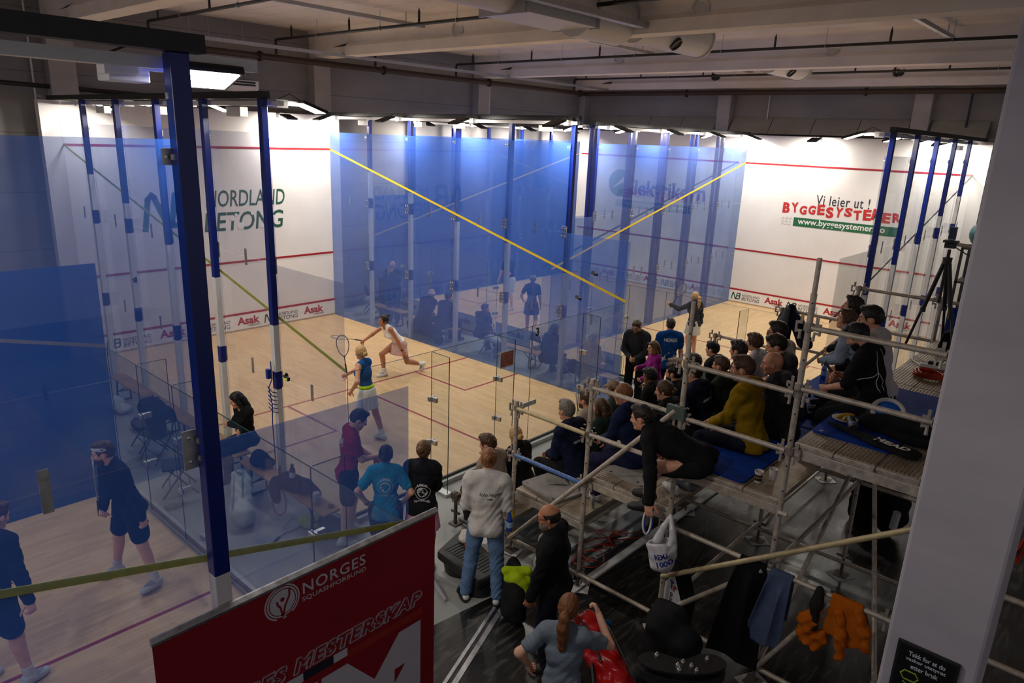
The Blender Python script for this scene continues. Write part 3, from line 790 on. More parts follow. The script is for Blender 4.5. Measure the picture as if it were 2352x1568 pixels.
def vinyl(name):
    m = bpy.data.materials.new(name); t, b = setup(m, (0.02, 0.02, 0.02), 0.3, 0, 0.5)
    v = pos(t, (1.0, 1.0, 1.0)); n0 = noise(t, v, 1.2, 2)
    mp = N(t, 'ShaderNodeMapping'); mp.inputs['Scale'].default_value = (5.0, 0.9, 1); mp.inputs['Rotation'].default_value = (0, 0, 0.9); t.links.new(v, mp.inputs[0])
    w = N(t, 'ShaderNodeTexNoise'); w.inputs['Scale'].default_value = 1.6; w.inputs['Detail'].default_value = 6; w.inputs['Distortion'].default_value = 2.2; t.links.new(mp.outputs[0], w.inputs['Vector'])
    c = ramp(t, w.outputs[0], [(0.36, (0.008, 0.008, 0.009)), (0.55, (0.018, 0.0175, 0.018)), (0.66, (0.06, 0.056, 0.055))])
    t.links.new(c, b.inputs['Base Color'])
    t.links.new(ramp(t, n0, [(0.3, (0.22,)*3), (0.7, (0.42,)*3)]), b.inputs['Roughness'])
    return m
def plaster(name):
    m = bpy.data.materials.new(name); t, b = setup(m, (0.76, 0.74, 0.72), 0.55, 0, 0.3)
    vo = N(t, 'ShaderNodeTexVoronoi'); vo.inputs['Scale'].default_value = 9; t.links.new(pos(t), vo.inputs['Vector'])
    lt = N(t, 'ShaderNodeMath', operation='LESS_THAN'); lt.inputs[1].default_value = 0.055; t.links.new(vo.outputs['Distance'], lt.inputs[0])
    n = noise(t, pos(t), 0.5, 3); st = N(t, 'ShaderNodeMath', operation='GREATER_THAN'); st.inputs[1].default_value = 0.53; t.links.new(n, st.inputs[0])
    mu = N(t, 'ShaderNodeMath', operation='MULTIPLY'); t.links.new(lt.outputs[0], mu.inputs[0]); t.links.new(st.outputs[0], mu.inputs[1])
    m2 = N(t, 'ShaderNodeMath', operation='MULTIPLY'); m2.inputs[1].default_value = 0.3; t.links.new(mu.outputs[0], m2.inputs[0])
    mx = N(t, 'ShaderNodeMix', data_type='RGBA'); t.links.new(m2.outputs[0], mx.inputs[0])
    t.links.new(ramp(t, noise(t, pos(t), 1.6, 4), [(0.3, (0.73, 0.705, 0.685)), (0.7, (0.78, 0.755, 0.735))]), mx.inputs[6]); mx.inputs[7].default_value = (0.25, 0.24, 0.24, 1)
    t.links.new(mx.outputs[2], b.inputs['Base Color'])
    return m

M_woodx = woodfloor('court_boards_x', True); M_woody = woodfloor('court_boards_y', False)
M_conc = concrete('painted_wall_panels', (0.30, 0.285, 0.275), 1.2)
M_col = concrete('column_concrete', (0.42, 0.40, 0.39))
M_ceil = concrete('ceiling_boards', (0.82, 0.755, 0.70), 0.6, 1)
M_beam = concrete('beam_concrete', (0.85, 0.79, 0.735))
M_gfloor = concrete('grey_floor_paint', (0.36, 0.37, 0.36), rough=0.35)
M_vinyl = vinyl('black_vinyl_floor')
M_plaster = plaster('white_plaster')
M_white = plain('white_paint', (0.78, 0.77, 0.76), 0.5, var=0.04)
M_red = plain('red_line_paint', (0.34, 0.009, 0.014), 0.45, var=0.05)
M_darkred = plain('floor_line_paint', (0.26, 0.012, 0.022), 0.4, var=0.05)
M_yellow = plain('yellow_line_tape', (0.85, 0.60, 0.02), 0.5, var=0.05)
def tape(name, col):
    m = bpy.data.materials.new(name); m.use_nodes = True; t = m.node_tree; b = t.nodes['Principled BSDF']; b.inputs['Roughness'].default_value = 0.55
    n = noise(t, pos(t), 14, 4); c = ramp(t, n, [(0.3, vary(col, 0.88)), (0.7, vary(col, 1.08))]); t.links.new(c, b.inputs['Base Color'])
    tl = N(t, 'ShaderNodeBsdfTranslucent'); t.links.new(c, tl.inputs[0]); mx = N(t, 'ShaderNodeMixShader'); mx.inputs[0].default_value = 0.5
    t.links.new(b.outputs[0], mx.inputs[1]); t.links.new(tl.outputs[0], mx.inputs[2]); t.links.new(mx.outputs[0], t.nodes['Material Output'].inputs[0]); return m
M_limeline = tape('lime_line_tape', (0.72, 0.76, 0.10))
M_olive = tape('olive_line_tape', (0.80, 0.76, 0.10))
M_beige = tape('beige_line_tape', (0.55, 0.48, 0.38))
M_greyline = tape('grey_line_tape', (0.18, 0.18, 0.17))
M_blue = plain('blue_steel_paint', (0.004, 0.018, 0.20), 0.32, var=0.08)
M_steel = metalmat('brushed_steel', (0.58, 0.57, 0.56), 0.35)
M_dark = plain('black_steel', (0.012, 0.012, 0.013), 0.45)
M_black = plain('black_plastic', (0.011, 0.011, 0.012), 0.5)
M_pipe = metalmat('brown_iron_pipe', (0.060, 0.038, 0.028), 0.55, 0.4, 0.3)
M_galv = metalmat('galvanised', (0.45, 0.45, 0.46), 0.45)
M_green = plain('sign_green', (0.012, 0.12, 0.045), 0.5, var=0.04)
M_dgreen = plain('logo_green', (0.012, 0.09, 0.05), 0.5, var=0.04)
M_sred = plain('sign_red', (0.50, 0.022, 0.018), 0.5, var=0.04)
M_asak = plain('logo_red', (0.36, 0.015, 0.02), 0.5, var=0.04)
M_ink = plain('sign_black', (0.016, 0.014, 0.02), 0.5, var=0.04)
M_led = bpy.data.materials.new('led_panel'); _t, _b = setup(M_led, (1, 1, 1), 0.4)
_b.inputs['Emission Color'].default_value = (*LED_COLOR, 1); _b.inputs['Emission Strength'].default_value = LED_STRENGTH

def struct(name, mb, mats, **k): return part(name, mb, mats, None, kind='structure', **k)
XW, YW, ZC = -0.55, 18.35, 7.55
# ---------------------------------------------------------------- room shell
mb = MB(); mb.box((XW-0.3, -15, -0.2), (30, 20, -0.004)); struct('floor', mb, M_gfloor)
mb = MB(); mb.prism([(12.16, -15, 0), (12.16, -0.6, 0), (12.27, 0.3, 0), (12.27, 7.0, 0), (14.4, 19, 0), (30, 19, 0), (30, -15, 0)], (0, 0, 0.004)); fl = struct('floor_vinyl', mb, M_vinyl)
mb = MB(); mb.box((XW-0.3, -15, -0.2), (XW, YW+0.3, ZC+0.2)); struct('wall_left', mb, M_conc)
mb = MB(); mb.box((XW, YW, -0.2), (30, YW+0.3, ZC+0.2)); struct('wall_back', mb, M_conc)
mb = MB(); mb.box((XW-0.3, -15, ZC), (30, YW+0.3, ZC+0.25)); struct('ceiling', mb, M_ceil)
for i, y in enumerate((-5.9, 0.25, 6.42, 12.55)):      # columns along the left wall
    mb = MB(); mb.box((XW, y-0.25, 0), (XW+0.28, y+0.25, 6.9)); struct('column', mb, M_col)
mb = MB(); mb.box((XW, YW-0.3, 0), (XW+0.28, YW, 6.9)); struct('column', mb, M_col)
for x in (5.45, 11.4, 17.4):
    mb = MB(); mb.box((x-0.2, YW-0.3, 0), (x+0.25, YW, 6.9)); struct('column', mb, M_col)
for y in (-5.9, 0.25, 6.42, 12.55, 18.0):               # tapered concrete beams
    mb = MB(); P = [(y-0.30, ZC), (y-0.13, ZC-0.22), (y-0.10, 7.20), (y-0.20, 7.11), (y-0.20, 6.90), (y+0.20, 6.90), (y+0.20, 7.11), (y+0.10, 7.20), (y+0.13, ZC-0.22), (y+0.30, ZC)]
    mb.prism([(XW+1.6, a, b) for a, b in P], (30-XW-1.6, 0, 0))
    P2 = [(y-0.20, ZC), (y-0.20, 6.90), (y+0.20, 6.90), (y+0.20, ZC)]
    mb.prism([(XW, a, b) for a, b in P2], (1.1, 0, 0))
    n = len(mb.v)
    A = [(XW+1.1, -0.2, ZC), (XW+1.1, -0.2, 7.11), (XW+1.6, -0.1, 7.20), (XW+1.6, -0.13, ZC-0.22), (XW+1.6, -0.30, ZC)]
    for sg in (1, -1):
        mb.add([(a[0], y+sg*a[1], a[2]) for a in A], [(0, 1, 2, 3, 4) if sg < 0 else (4, 3, 2, 1, 0)])
    mb.box((XW+1.1, y-0.2, 6.90), (XW+1.6, y+0.2, 7.11))
    struct('ceiling_beam', mb, M_beam)
# big white concrete column beside the camera
mb = MB(); mb.box((16.33, -0.55, 0), (16.83, 0.0, ZC)); o = struct('column', mb, concrete('near_column_paint', (0.50, 0.465, 0.50)), bevel=0.02)

# ---------------------------------------------------------------- court floors with lines
def court(o2, d, n2, mat, lines=True):
    """o2: front wall / right... corner on the floor, d: towards the back wall, n2: across"""
    o2, d, n2 = V3(*o2), V3(*d), V3(*n2)
    T = lambda s, w, z: tuple(np.append(o2+d*s+n2*w, z))
    mb = MB(); mb.box(T(0, 0, -0.002), T(9.75, 6.4, 0.006)); f = struct('court_floor', mb, mat)
    for a, b in (((5.44, 0), (5.49, 6.4)), ((5.49, 3.175), (9.75, 3.225)), ((5.49, 1.6), (7.09, 1.65)), ((7.04, 0), (7.09, 1.6)), ((5.49, 4.75), (7.09, 4.8)), ((7.04, 4.8), (7.09, 6.4))):
        l = MB(); l.box(T(*a, 0.0055), T(*b, 0.0075)); part('court_line', l, M_darkred, f)
    return f
court((0, 0), (1, 0), (0, 1), M_woodx)            # middle court
court((0, 17.71), (0, -1), (1, 0), M_woody)       # far court
court((6.637, 17.71), (0, -1), (1, 0), M_woody)   # right court
court((6.75, -11.55), (0, 1), (1, 0), M_woody)    # near court
court((0.1, -11.55), (0, 1), (1, 0), M_woody)

# front walls
def front_wall(a, b, axis, outside, mats, top=5.46):
    mb = MB()
    if axis == 'y': mb.box((-0.22, a, 0), (0, b, top)); P = lambda w, z, t: (t, w, z)
    else: mb.box((a, 17.71, 0), (b, 17.98, top)); P = lambda w, z, t: (w, 17.71-t, z)
    return struct('court_front_wall', mb, M_plaster), P
def band(w0, w1, P, par):
    for z0, z1 in ((4.57, 4.62), (1.78, 1.83), (0.43, 0.48)):
        mb = MB(); mb.box(P(w0, z0, -0.001), P(w1, z1, 0.008 if z0 > 1 else 0.022)); part('court_line', mb, M_red, par)
    mb = MB(); mb.box(P(w0, 0.05, -0.001), P(w1, 0.43, 0.018)); part('tin_board', mb, M_white, par)
    mb = MB(); mb.box(P(w0, 0.0, -0.001), P(w1, 0.05, 0.02)); part('wall_base', mb, plain('pine_base', (0.42, 0.31, 0.19), 0.6), par)
FA, PA = front_wall(-0.36, 6.72, 'y', -1, None); band(0.0, 6.4, PA, FA)
FC, PC = front_wall(-0.25, 6.5, 'x', 1, None); band(0.0, 6.4, PC, FC)
FB, PB = front_wall(6.5, 13.35, 'x', 1, None); band(6.637, 13.037, PB, FB)

def nb_logo(mb, c, right, up, h, mi=0):
    """the slanted N fused to a B, drawn as strokes"""
    r, u, c = V3(*right), V3(*up), V3(*c); n = np.cross(r, u)
    def P(x, y): return c+r*(x+0.16*y)*h+u*y*h
    def stroke(pts, w):
        for i in range(len(pts)-1):
            a, b = V3(*pts[i], 0), V3(*pts[i+1], 0); d = nrm(b-a); q = V3(-d[1], d[0], 0)*w/2; e = d*w*0.42
            mb.add([P(*(a-q-e)[:2]), P(*(b-q+e)[:2]), P(*(b+q+e)[:2]), P(*(a+q-e)[:2])], [(0, 1, 2, 3)], mi)
    w = 0.155
    stroke([(-0.66, -0.5), (-0.66, 0.3), (-0.58, 0.42), (-0.5, 0.36), (-0.08, -0.38), (0.0, -0.44), (0.06, -0.36), (0.06, 0.42)], w)
    stroke([(0.14, 0.43), (0.42, 0.43), (0.55, 0.34), (0.55, 0.14), (0.44, 0.03), (0.2, 0.02)], w)
    stroke([(0.44, 0.03), (0.6, -0.08), (0.6, -0.33), (0.47, -0.43), (0.02, -0.44)], w)
def tin_ads(P, par, w0, step, seq, rx, up=(0, 0, 1)):
    right = V3(*rx)
    for i, k in enumerate(seq):
        c = V3(*P(w0+i*step, 0.235, 0.021)); mb = MB()
        if k == 'N':
            nb_logo(mb, c-right*0.35, rx, up, 0.22); part('sponsor_logo', mb, M_dgreen, par); mb = MB()
            text_on(mb, 'NORDLAND', c+right*0.16+V3(0, 0, 0.055), rx, up, w=0.62, h=0.085, shear=0.15)
            text_on(mb, 'BETONG', c+right*0.16+V3(0, 0, -0.065), rx, up, w=0.62, h=0.11, shear=0.15); part('sponsor_lettering', mb, M_ink, par)
        else:
            text_on(mb, 'Asak', c+V3(0, 0, 0.03), rx, up, w=0.62, h=0.21, bold=0.035); part('sponsor_lettering', mb, M_asak, par); mb = MB()
            text_on(mb, 'miljøstein', c+right*0.16+V3(0, 0, -0.115), rx, up, w=0.34, shear=0.2); part('sponsor_lettering', mb, M_ink, par)
tin_ads(PA, FA, 0.85, 0.97, 'NANANA', (0, 1, 0))
tin_ads(PB, FB, 7.25, 0.95, 'NANANA', (1, 0, 0))
tin_ads(PC, FC, 0.7, 0.95, 'NANANA', (1, 0, 0))
# big wall lettering
mb = MB(); nb_logo(mb, PA(2.05, 3.17, 0.004), (0, 1, 0), (0, 0, 1), 0.82); part('sponsor_logo', mb, M_dgreen, FA)
mb = MB(); text_on(mb, 'NORDLAND', PA(3.93, 3.39, 0.004), (0, 1, 0), (0, 0, 1), w=2.1, h=0.40, shear=0.16, bold=0.006)
text_on(mb, 'BETONG', PA(3.86, 2.83, 0.004), (0, 1, 0), (0, 0, 1), w=2.12, h=0.46, shear=0.16, bold=0.012)
part('sponsor_lettering', mb, M_dgreen, FA)
mb = MB()
for y, z, r in ((3.52, 2.9, 0.09), (3.75, 2.70, 0.12), (3.62, 2.98, 0.05), (4.3, 2.68, 0.08), (4.05, 3.0, 0.06), (4.62, 2.9, 0.05), (3.4, 2.66, 0.05)):   # worn patches
    n = 9; rr = random.Random(int(y*100)); mb.add([PA(y+r*rr.uniform(0.5, 1.1)*math.cos(a*2*PI/n), z+r*rr.uniform(0.5, 1.0)*math.sin(a*2*PI/n), 0.006) for a in range(n)], [tuple(range(n))])
part('worn_patch', mb, M_white, FA)
mb = MB(); text_on(mb, 'Vi leier ut !', PB(9.83, 3.62, 0.004), (1, 0, 0), (0, 0, 1), w=1.55, h=0.30, bold=0.004, spacing=1.1); part('wall_lettering', mb, M_ink, FB)
mb = MB()
xs = 8.03
rr = random.Random(4)
for i, ch in enumerate('BYGGESYSTEMER'):
    text_on(mb, ch, PB(8.17+i*0.268, 3.30+0.035*math.sin(i*2.1), 0.004), (math.cos(0.12*math.sin(i*1.7)), 0, math.sin(0.12*math.sin(i*1.7))), (-math.sin(0.12*math.sin(i*1.7)), 0, math.cos(0.12*math.sin(i*1.7))), w=0.225 if ch != 'M' else 0.27, h=0.30+0.03*math.cos(i*1.3), bold=0.05)
part('wall_lettering', mb, M_sred, FB)
mb = MB(); mb.box(PB(8.45, 2.76, -0.001), PB(11.55, 3.03, 0.004)); part('wall_lettering_panel', mb, M_green, FB)
mb = MB(); text_on(mb, 'www.byggesystemer.no', PB(9.86, 2.90, 0.006), (1, 0, 0), (0, 0, 1), w=2.55, h=0.24, bold=0.018); part('wall_lettering', mb, M_white, FB)
mb = MB()
M_faint = plain('faint_grey_print', (0.62, 0.61, 0.60), 0.6)
for i in range(3):
    for j in range(3): mb.prism([PB(8.05+i*0.115, 2.77+j*0.09, 0.004), PB(8.05+i*0.115+0.1, 2.77+j*0.09+0.03, 0.004), PB(8.05+i*0.115+0.08, 2.77+j*0.09+0.085, 0.004)], (0, -0.001, 0))
part('wall_emblem', mb, M_faint, FB)
# far court lettering seen through the blue glass
M_elek = plain('far_sign_green', (0.05, 0.22, 0.14), 0.5); M_elekb = plain('far_sign_blue', (0.04, 0.06, 0.28), 0.5)
mb = MB(); v, fs = disc(0.5); mb.add([PC(1.85+p[0], 3.62+p[1], 0.004) for p in v], fs); part('wall_emblem', mb, M_elek, FC)
mb = MB()
for k in range(5): mb.prism([PC(1.55+0.1*k, 3.45+0.05*k, 0.008), PC(2.0+0.08*k, 3.85+0.02*k, 0.008), PC(2.03+0.08*k, 3.83+0.02*k, 0.008), PC(1.6+0.1*k, 3.44+0.05*k, 0.008)], (0, -0.001, 0))
part('wall_emblem', mb, M_white, FC)
mb = MB(); text_on(mb, 'Elektrikern', PC(3.75, 3.5, 0.004), (1, 0, 0), (0, 0, 1), w=3.2, h=0.55, bold=0.03); part('wall_lettering', mb, M_elekb, FC)

# ---------------------------------------------------------------- printed glass walls
G_in = srgb(62, 112, 214)
def P_(name, inn, out, ai, ao, **k): return panemat(name, inn, out, ai, ao, **k)
PM = {
 'A_right': P_('glass_blue_right', (0.07, 0.20, 0.80), (0.10, 0.16, 0.45), 0.40, 0.16),
 'A_left': P_('glass_grey_left', (0.14, 0.20, 0.45), (0.24, 0.25, 0.34), 0.13, 0.11, tint=(0.94, 0.945, 0.975), transl=0.2),
 'C': P_('glass_blue_far', (0.06, 0.16, 0.70), (0.10, 0.16, 0.45), 0.58, 0.18),
 'Cr': P_('glass_blue_far_right', (0.07, 0.16, 0.55), (0.05, 0.09, 0.28), 0.22, 0.14),
 'B_left': P_('glass_blue_mid', (0.09, 0.18, 0.58), (0.10, 0.16, 0.45), 0.42, 0.14),
 'B_right': P_('glass_grey_right', (0.16, 0.22, 0.4), (0.33, 0.35, 0.36), 0.10, 0.07, tint=(0.96, 0.97, 0.97), transl=0.2),
 'D_near': P_('glass_blue_near', (0.06, 0.20, 0.72), (0.10, 0.20, 0.58), 0.24, 0.20, tint=(0.80, 0.84, 0.92), transl=0.6),
 'D_far': P_('glass_blue_dark', (0.015, 0.11, 0.46), (0.02, 0.07, 0.28), 0.80, 0.35),
}
M_bolt = metalmat('bolt_steel', (0.75, 0.74, 0.72), 0.25, 0.1)
SP = [0.0, 1.65, 3.27, 4.93, 6.55, 8.2, 9.75]
def side_wall(name, label, o2, d, n2, pm, line_mat, post_white=True, smin_=0.0, group=None, rail='black', post_off=0.085):
    """o2 floor corner at the front wall; d towards the back; n2 outward of the court"""
    o2, d, n2 = V3(*o2), V3(*d), V3(*n2)
    T = lambda s, o, z: tuple(np.append(o2+d*s+n2*o, z))
    root = thing(name, label, 'glass wall', T(4.9, 0.03, 0), group)
    zs = [0.0, 1.655, 3.3, 5.04]
    for i in range(6):
        for j in range(3):
            if (i == 5 and j == 2) or SP[i+1] <= smin_: continue
            mb = MB(); a, b = max(SP[i], smin_)+0.003, SP[i+1]-0.003; z0, z1 = zs[j]+0.003, zs[j+1]-0.003
            mb.box(T(a, 0, z0), T(b, 0.012, z1))
            o = part('glass_pane', mb, pm, root)
            me = o.data; at = me.attributes.new('side', 'FLOAT', 'FACE')
            vals = []
            for p in me.polygons: vals.append(1.0 if p.normal.x*(-n2[0])+p.normal.y*(-n2[1]) > 0.5 else 0.0)
            at.data.foreach_set('value', vals)
    zl = lambda s: 4.57-2.44*s/9.75
    mb = MB(); h = 0.05
    s0 = max(0.02, smin_)
    mb.prism([T(s0, -0.003, zl(s0)), T(9.75, -0.003, zl(9.75)), T(9.75, -0.003, zl(9.75)+h), T(s0, -0.003, zl(s0)+h)], tuple(np.append(n2*0.0025, 0)))
    part('out_line', mb, line_mat, root)
    for i in range(1, 6):
        s = SP[i]
        if s < smin_: continue
        mb = MB(); zw = zl(s)-0.05 if post_white else 0.0
        segs = [(0.0, 0.0, 1)] ; cuts = sorted([0.0, zw, 5.46]+[z+e for z in (1.655, 3.3) for e in (-0.13, 0.13) if z+e < zw]) if post_white else [0.0, 5.46]
        for a, b in zip(cuts[:-1], cuts[1:]):
            m = (a+b)/2; blue = (m > zw) or any(abs(m-z) < 0.125 for z in (1.655, 3.3)) or not post_white
            mb.box(T(s-0.05, post_off-0.04, a), T(s+0.05, post_off+0.05, b), 0 if blue else 1)
        po = part('post', mb, [M_blue, M_white], root, bevel=0.006)
        bo = MB()
        for z in (1.6, 1.71, 3.25, 3.36, 4.95, 5.25): bo.cbox(T(s-0.055, post_off, z), (0.012, 0.03, 0.03) if d[0] else (0.03, 0.012, 0.03))
        part('bolt', bo, M_bolt, po)
        for z, hh, ww in ((1.655, 0.24, 0.15), (3.3, 0.24, 0.15), (4.95, 0.085, 0.085)):
            if z < 4 or i < 6:
                if i == 5 and z == 4.95: pass
                off = -0.075 if i < 5 else -0.085
                mb = MB(); mb.box(T(s-0.055-ww*0.5, 0.013, z-hh/2), T(s-0.055+ww*0.5, 0.024, z+hh/2))
                c = part('clamp', mb, M_steel, root)
                bo = MB()
                for ds in ((-0.04, 0.04) if ww > 0.1 else (-0.02, 0.02)):
                    for dz in ((-0.075, 0.075) if hh > 0.1 else (0,)):
                        bo.lathe(T(s-0.055+ds, 0.024, z+dz), [(0, 0.008), (0.012, 0.006), (0.013, 0)], 10, axis=tuple(np.append(n2, 0)))
                        bo.lathe(T(s-0.055+ds, -0.001, z+dz), [(0, 0.006), (0.013, 0.004), (0.015, 0)], 10, axis=tuple(np.append(-n2, 0)))
                part('bolt', bo, M_bolt, c)
    for i in range(6):
        s = (SP[i]+SP[i+1])/2
        if s < smin_: continue
        for z in ((1.655, 3.3) if i < 5 else (1.655,)):
            mb = MB(); mb.box(T(s-0.025, 0.013, z-0.12), T(s+0.025, 0.024, z+0.12)); part('clamp', mb, M_steel, root)
    if rail:
        mb = MB(); mb.box(T(max(-0.2, smin_-0.5), 0.045, 5.46), T(8.32, 0.145, 5.55)); part('top_rail', mb, M_dark, root)
        mb = MB(); mb.box(T(max(0.1, smin_), -0.10, 5.38), T(8.4, -0.01, 5.44)); part('cable_trunking', mb, M_white, root)
    return root

side_wall('glass_wall', 'grey tinted glass side wall with blue posts and lime line, left of the players', (0, 0), (1, 0), (0, -1), PM['A_left'], M_limeline)
side_wall('glass_wall', 'blue glass side wall with bright yellow line, right of the players', (0, 6.4), (1, 0), (0, 1), PM['A_right'], M_yellow)
side_wall('glass_wall', 'blue glass wall with sloping pale line at far side of the farthest court', (-0.12, 17.71), (0, -1), (-1, 0), PM['C'], M_beige)
side_wall('glass_wall', 'blue glass wall with crossed braces between the far and right courts, far layer', (6.36, 17.71), (0, -1), (1, 0), PM['Cr'], M_greyline, post_white=False, post_off=0.06)
side_wall('glass_wall', 'blue glass wall with yellow line left of the white court wall with red lettering', (6.637, 17.71), (0, -1), (-1, 0), PM['B_left'], M_yellow, post_white=False, post_off=0.06)
side_wall('glass_wall', 'pale grey glass wall with blue posts at the right of the right court', (13.037, 17.71), (0, -1), (1, 0), PM['B_right'], M_greyline)
side_wall('glass_wall', 'nearest blue tinted glass wall with thick blue post and olive line, behind the red banner', (13.15, -11.55), (0, 1), (1, 0), PM['D_near'], M_olive, post_off=0.06)
side_wall('glass_wall', 'dark blue glass wall at far left behind the man in the headband', (6.75, -11.55), (0, 1), (-1, 0), PM['D_far'], M_beige)

# X braces between the two glass walls of the far and right courts
k = 0
for s in SP[1:6]:
    y = 17.71-s
    mb = MB(); mb.tube([(6.43, y, 0.4), (6.56, y, 1.6)], 0.022, 6); mb.tube([(6.56, y, 0.4), (6.43, y, 1.6)], 0.022, 6)
    mb.tube([(6.43, y, 2.0), (6.56, y, 3.5)], 0.022, 6); mb.tube([(6.56, y, 2.0), (6.43, y, 3.5)], 0.022, 6)
    solo('cross_brace', mb, M_blue, 'blue crossed brace tying two posts between the far and right courts', 'brace', 'cross braces between the far courts')

# clear back walls of glass with fins
M_clear = panemat('clear_glass', (0.5, 0.6, 0.55), (0.5, 0.6, 0.55), 0.006, 0.006, tint=(0.975, 0.99, 0.98))
M_edge = plain('green_glass_edge', (0.012, 0.05, 0.03), 0.1)
def setside(o):
    at = o.data.attributes.new('side', 'FLOAT', 'FACE'); at.data.foreach_set('value', [0.0]*len(o.data.polygons))
def back_wall(label, o2, a, n2, fins, door, sign=False, h=2.13, sill=True, number=None):
    """o2: floor corner, a: along the wall, n2: away from the court"""
    o2, a, n2 = V3(*o2), V3(*a), V3(*n2); T = lambda s, o, z: tuple(np.append(o2+a*s+n2*o, z))
    root = thing('glass_back_wall', label, 'glass wall', T(3.2, 0, 0))
    seams = [0.01]+fins+[6.39]
    for p, q in zip(seams[:-1], seams[1:]):
        mb = MB(); mb.box(T(p+0.004, 0, 0.05), T(q-0.004, 0.012, h)); o = part('glass_pane', mb, M_clear, root); setside(o)
        e = MB(); e.box(T(p+0.003, 0.001, 0.06), T(p+0.007, 0.011, h)); e.box(T(p+0.003, 0.001, h), T(q-0.004, 0.011, h+0.004)); part('edge', e, M_edge, o)
    for f in fins:
        if f in door: continue
        mb = MB(); mb.box(T(f-0.006, 0.03, 0.03), T(f+0.006, 0.38, h)); o = part('glass_fin', mb, M_clear, root); setside(o)
        e = MB(); e.box(T(f-0.006, 0.38, 0.03), T(f+0.006, 0.385, h)); e.box(T(f-0.006, 0.03, h), T(f+0.006, 0.385, h+0.004)); part('edge', e, M_edge, o)
        for z in (0.75, 1.42):
            mb = MB(); mb.box(T(f-0.05, 0.013, z-0.035), T(f+0.05, 0.03, z+0.035)); mb.box(T(f-0.02, 0.03, z-0.035), T(f+0.02, 0.13, z+0.035)); mb.box(T(f-0.05, -0.016, z-0.03), T(f+0.05, -0.001, z+0.03)); part('clamp', mb, M_steel, root)
        mb = MB(); mb.box(T(f-0.06, 0.2, 0), T(f+0.06, 0.42, 0.045)); part('foot_plate', mb, M_steel, root)
    for f in door:
        for z in (0.78,):
            mb = MB(); mb.box(T(f-0.17, 0.013, z-0.04), T(f+0.17, 0.03, z+0.04)); part('hinge', mb, M_steel, root)
    mb = MB(); mb.box(T(0.05, 0.013, 0), T(6.35, 0.12, 0.07)); part('sill', mb, plain('sill_steel', (0.42, 0.43, 0.41), 0.4, 0.4), root)
    mb = MB(); mb.box(T(0.05, 0.014, 0.0), T(6.35, 0.05, 0.1)); part('gasket', mb, M_black, root)
    if sign:
        s0 = sign; mb = MB(); mb.box(T(s0-0.16, 0.014, 1.56), T(s0+0.16, 0.018, 1.83)); sg = part('door_sign', mb, plain('sign_board', (0.75, 0.7, 0.66), 0.5), root)
        mb = MB(); mb.box(T(s0-0.145, 0.0185, 1.575), T(s0+0.145, 0.0195, 1.815)); part('sign_face', mb, plain('sign_orange_red', (0.42, 0.045, 0.02), 0.5), sg)
        mb = MB()
        for i in range(6): text_on(mb, ['Kun innesko', 'Ingen mat eller drikke', 'Husk briller', 'Vis hensyn til andre', 'Takk for at du rydder', 'Velkommen'][i], T(s0, 0.0205, 1.79-0.037*i), tuple(np.append(a, 0)), (0, 0, 1), w=0.24 if i != 5 else 0.1, h=0.016)
        part('sign_text', mb, plain('sign_cream', (0.8, 0.7, 0.6), 0.5), sg)
    if number:
        mb = MB(); text_on(mb, '3', T(number, 0.016, 2.02), tuple(np.append(a, 0)), (0, 0, 1), h=0.15, bold=0.04); part('court_number', mb, M_ink, root)
    return root
back_wall('clear glass back wall with red door sign behind the two players', (9.75, 0), (0, 1), (1, 0), [1.45, 2.82, 3.65, 5.06], [3.65], sign=3.05, number=3.78)
back_wall('clear glass back wall behind the standing people in blue, grey and purple', (6.637, 7.96), (1, 0), (0, -1), [1.2, 2.2, 3.1, 4.9], [3.1])
back_wall('clear glass back wall beyond the people sitting in the corridor', (0, 7.96), (1, 0), (0, -1), [1.2, 2.4, 3.2, 4.9], [3.2])
back_wall('clear glass back wall between the near court and the corridor benches', (6.75, -1.8), (1, 0), (0, 1), [1.0, 2.05, 3.0, 5.0], [3.0])
# mirrored stickers on the far back wall
root = [o for o in bpy.data.objects if o.get('label', '').startswith('clear glass back wall beyond')][0]
for s, w in ((3.6, 'eikenor'), (5.5, 'eikenor'), (1.4, 'eikenor'), (8.2, 'eikenor')):
    mb = MB(); text_on(mb, w, (s, 7.945, 0.33), (-1, 0, 0), (0, 0, 1), w=0.75, h=0.16, bold=0.02); part('sponsor_lettering', mb, M_ink, root)
    mb = MB(); mb.box((s-0.6, 7.951, 0.1), (s+0.6, 7.956, 0.52)); part('sticker', mb, plain('sticker_grey', (0.4, 0.4, 0.42), 0.6), root)

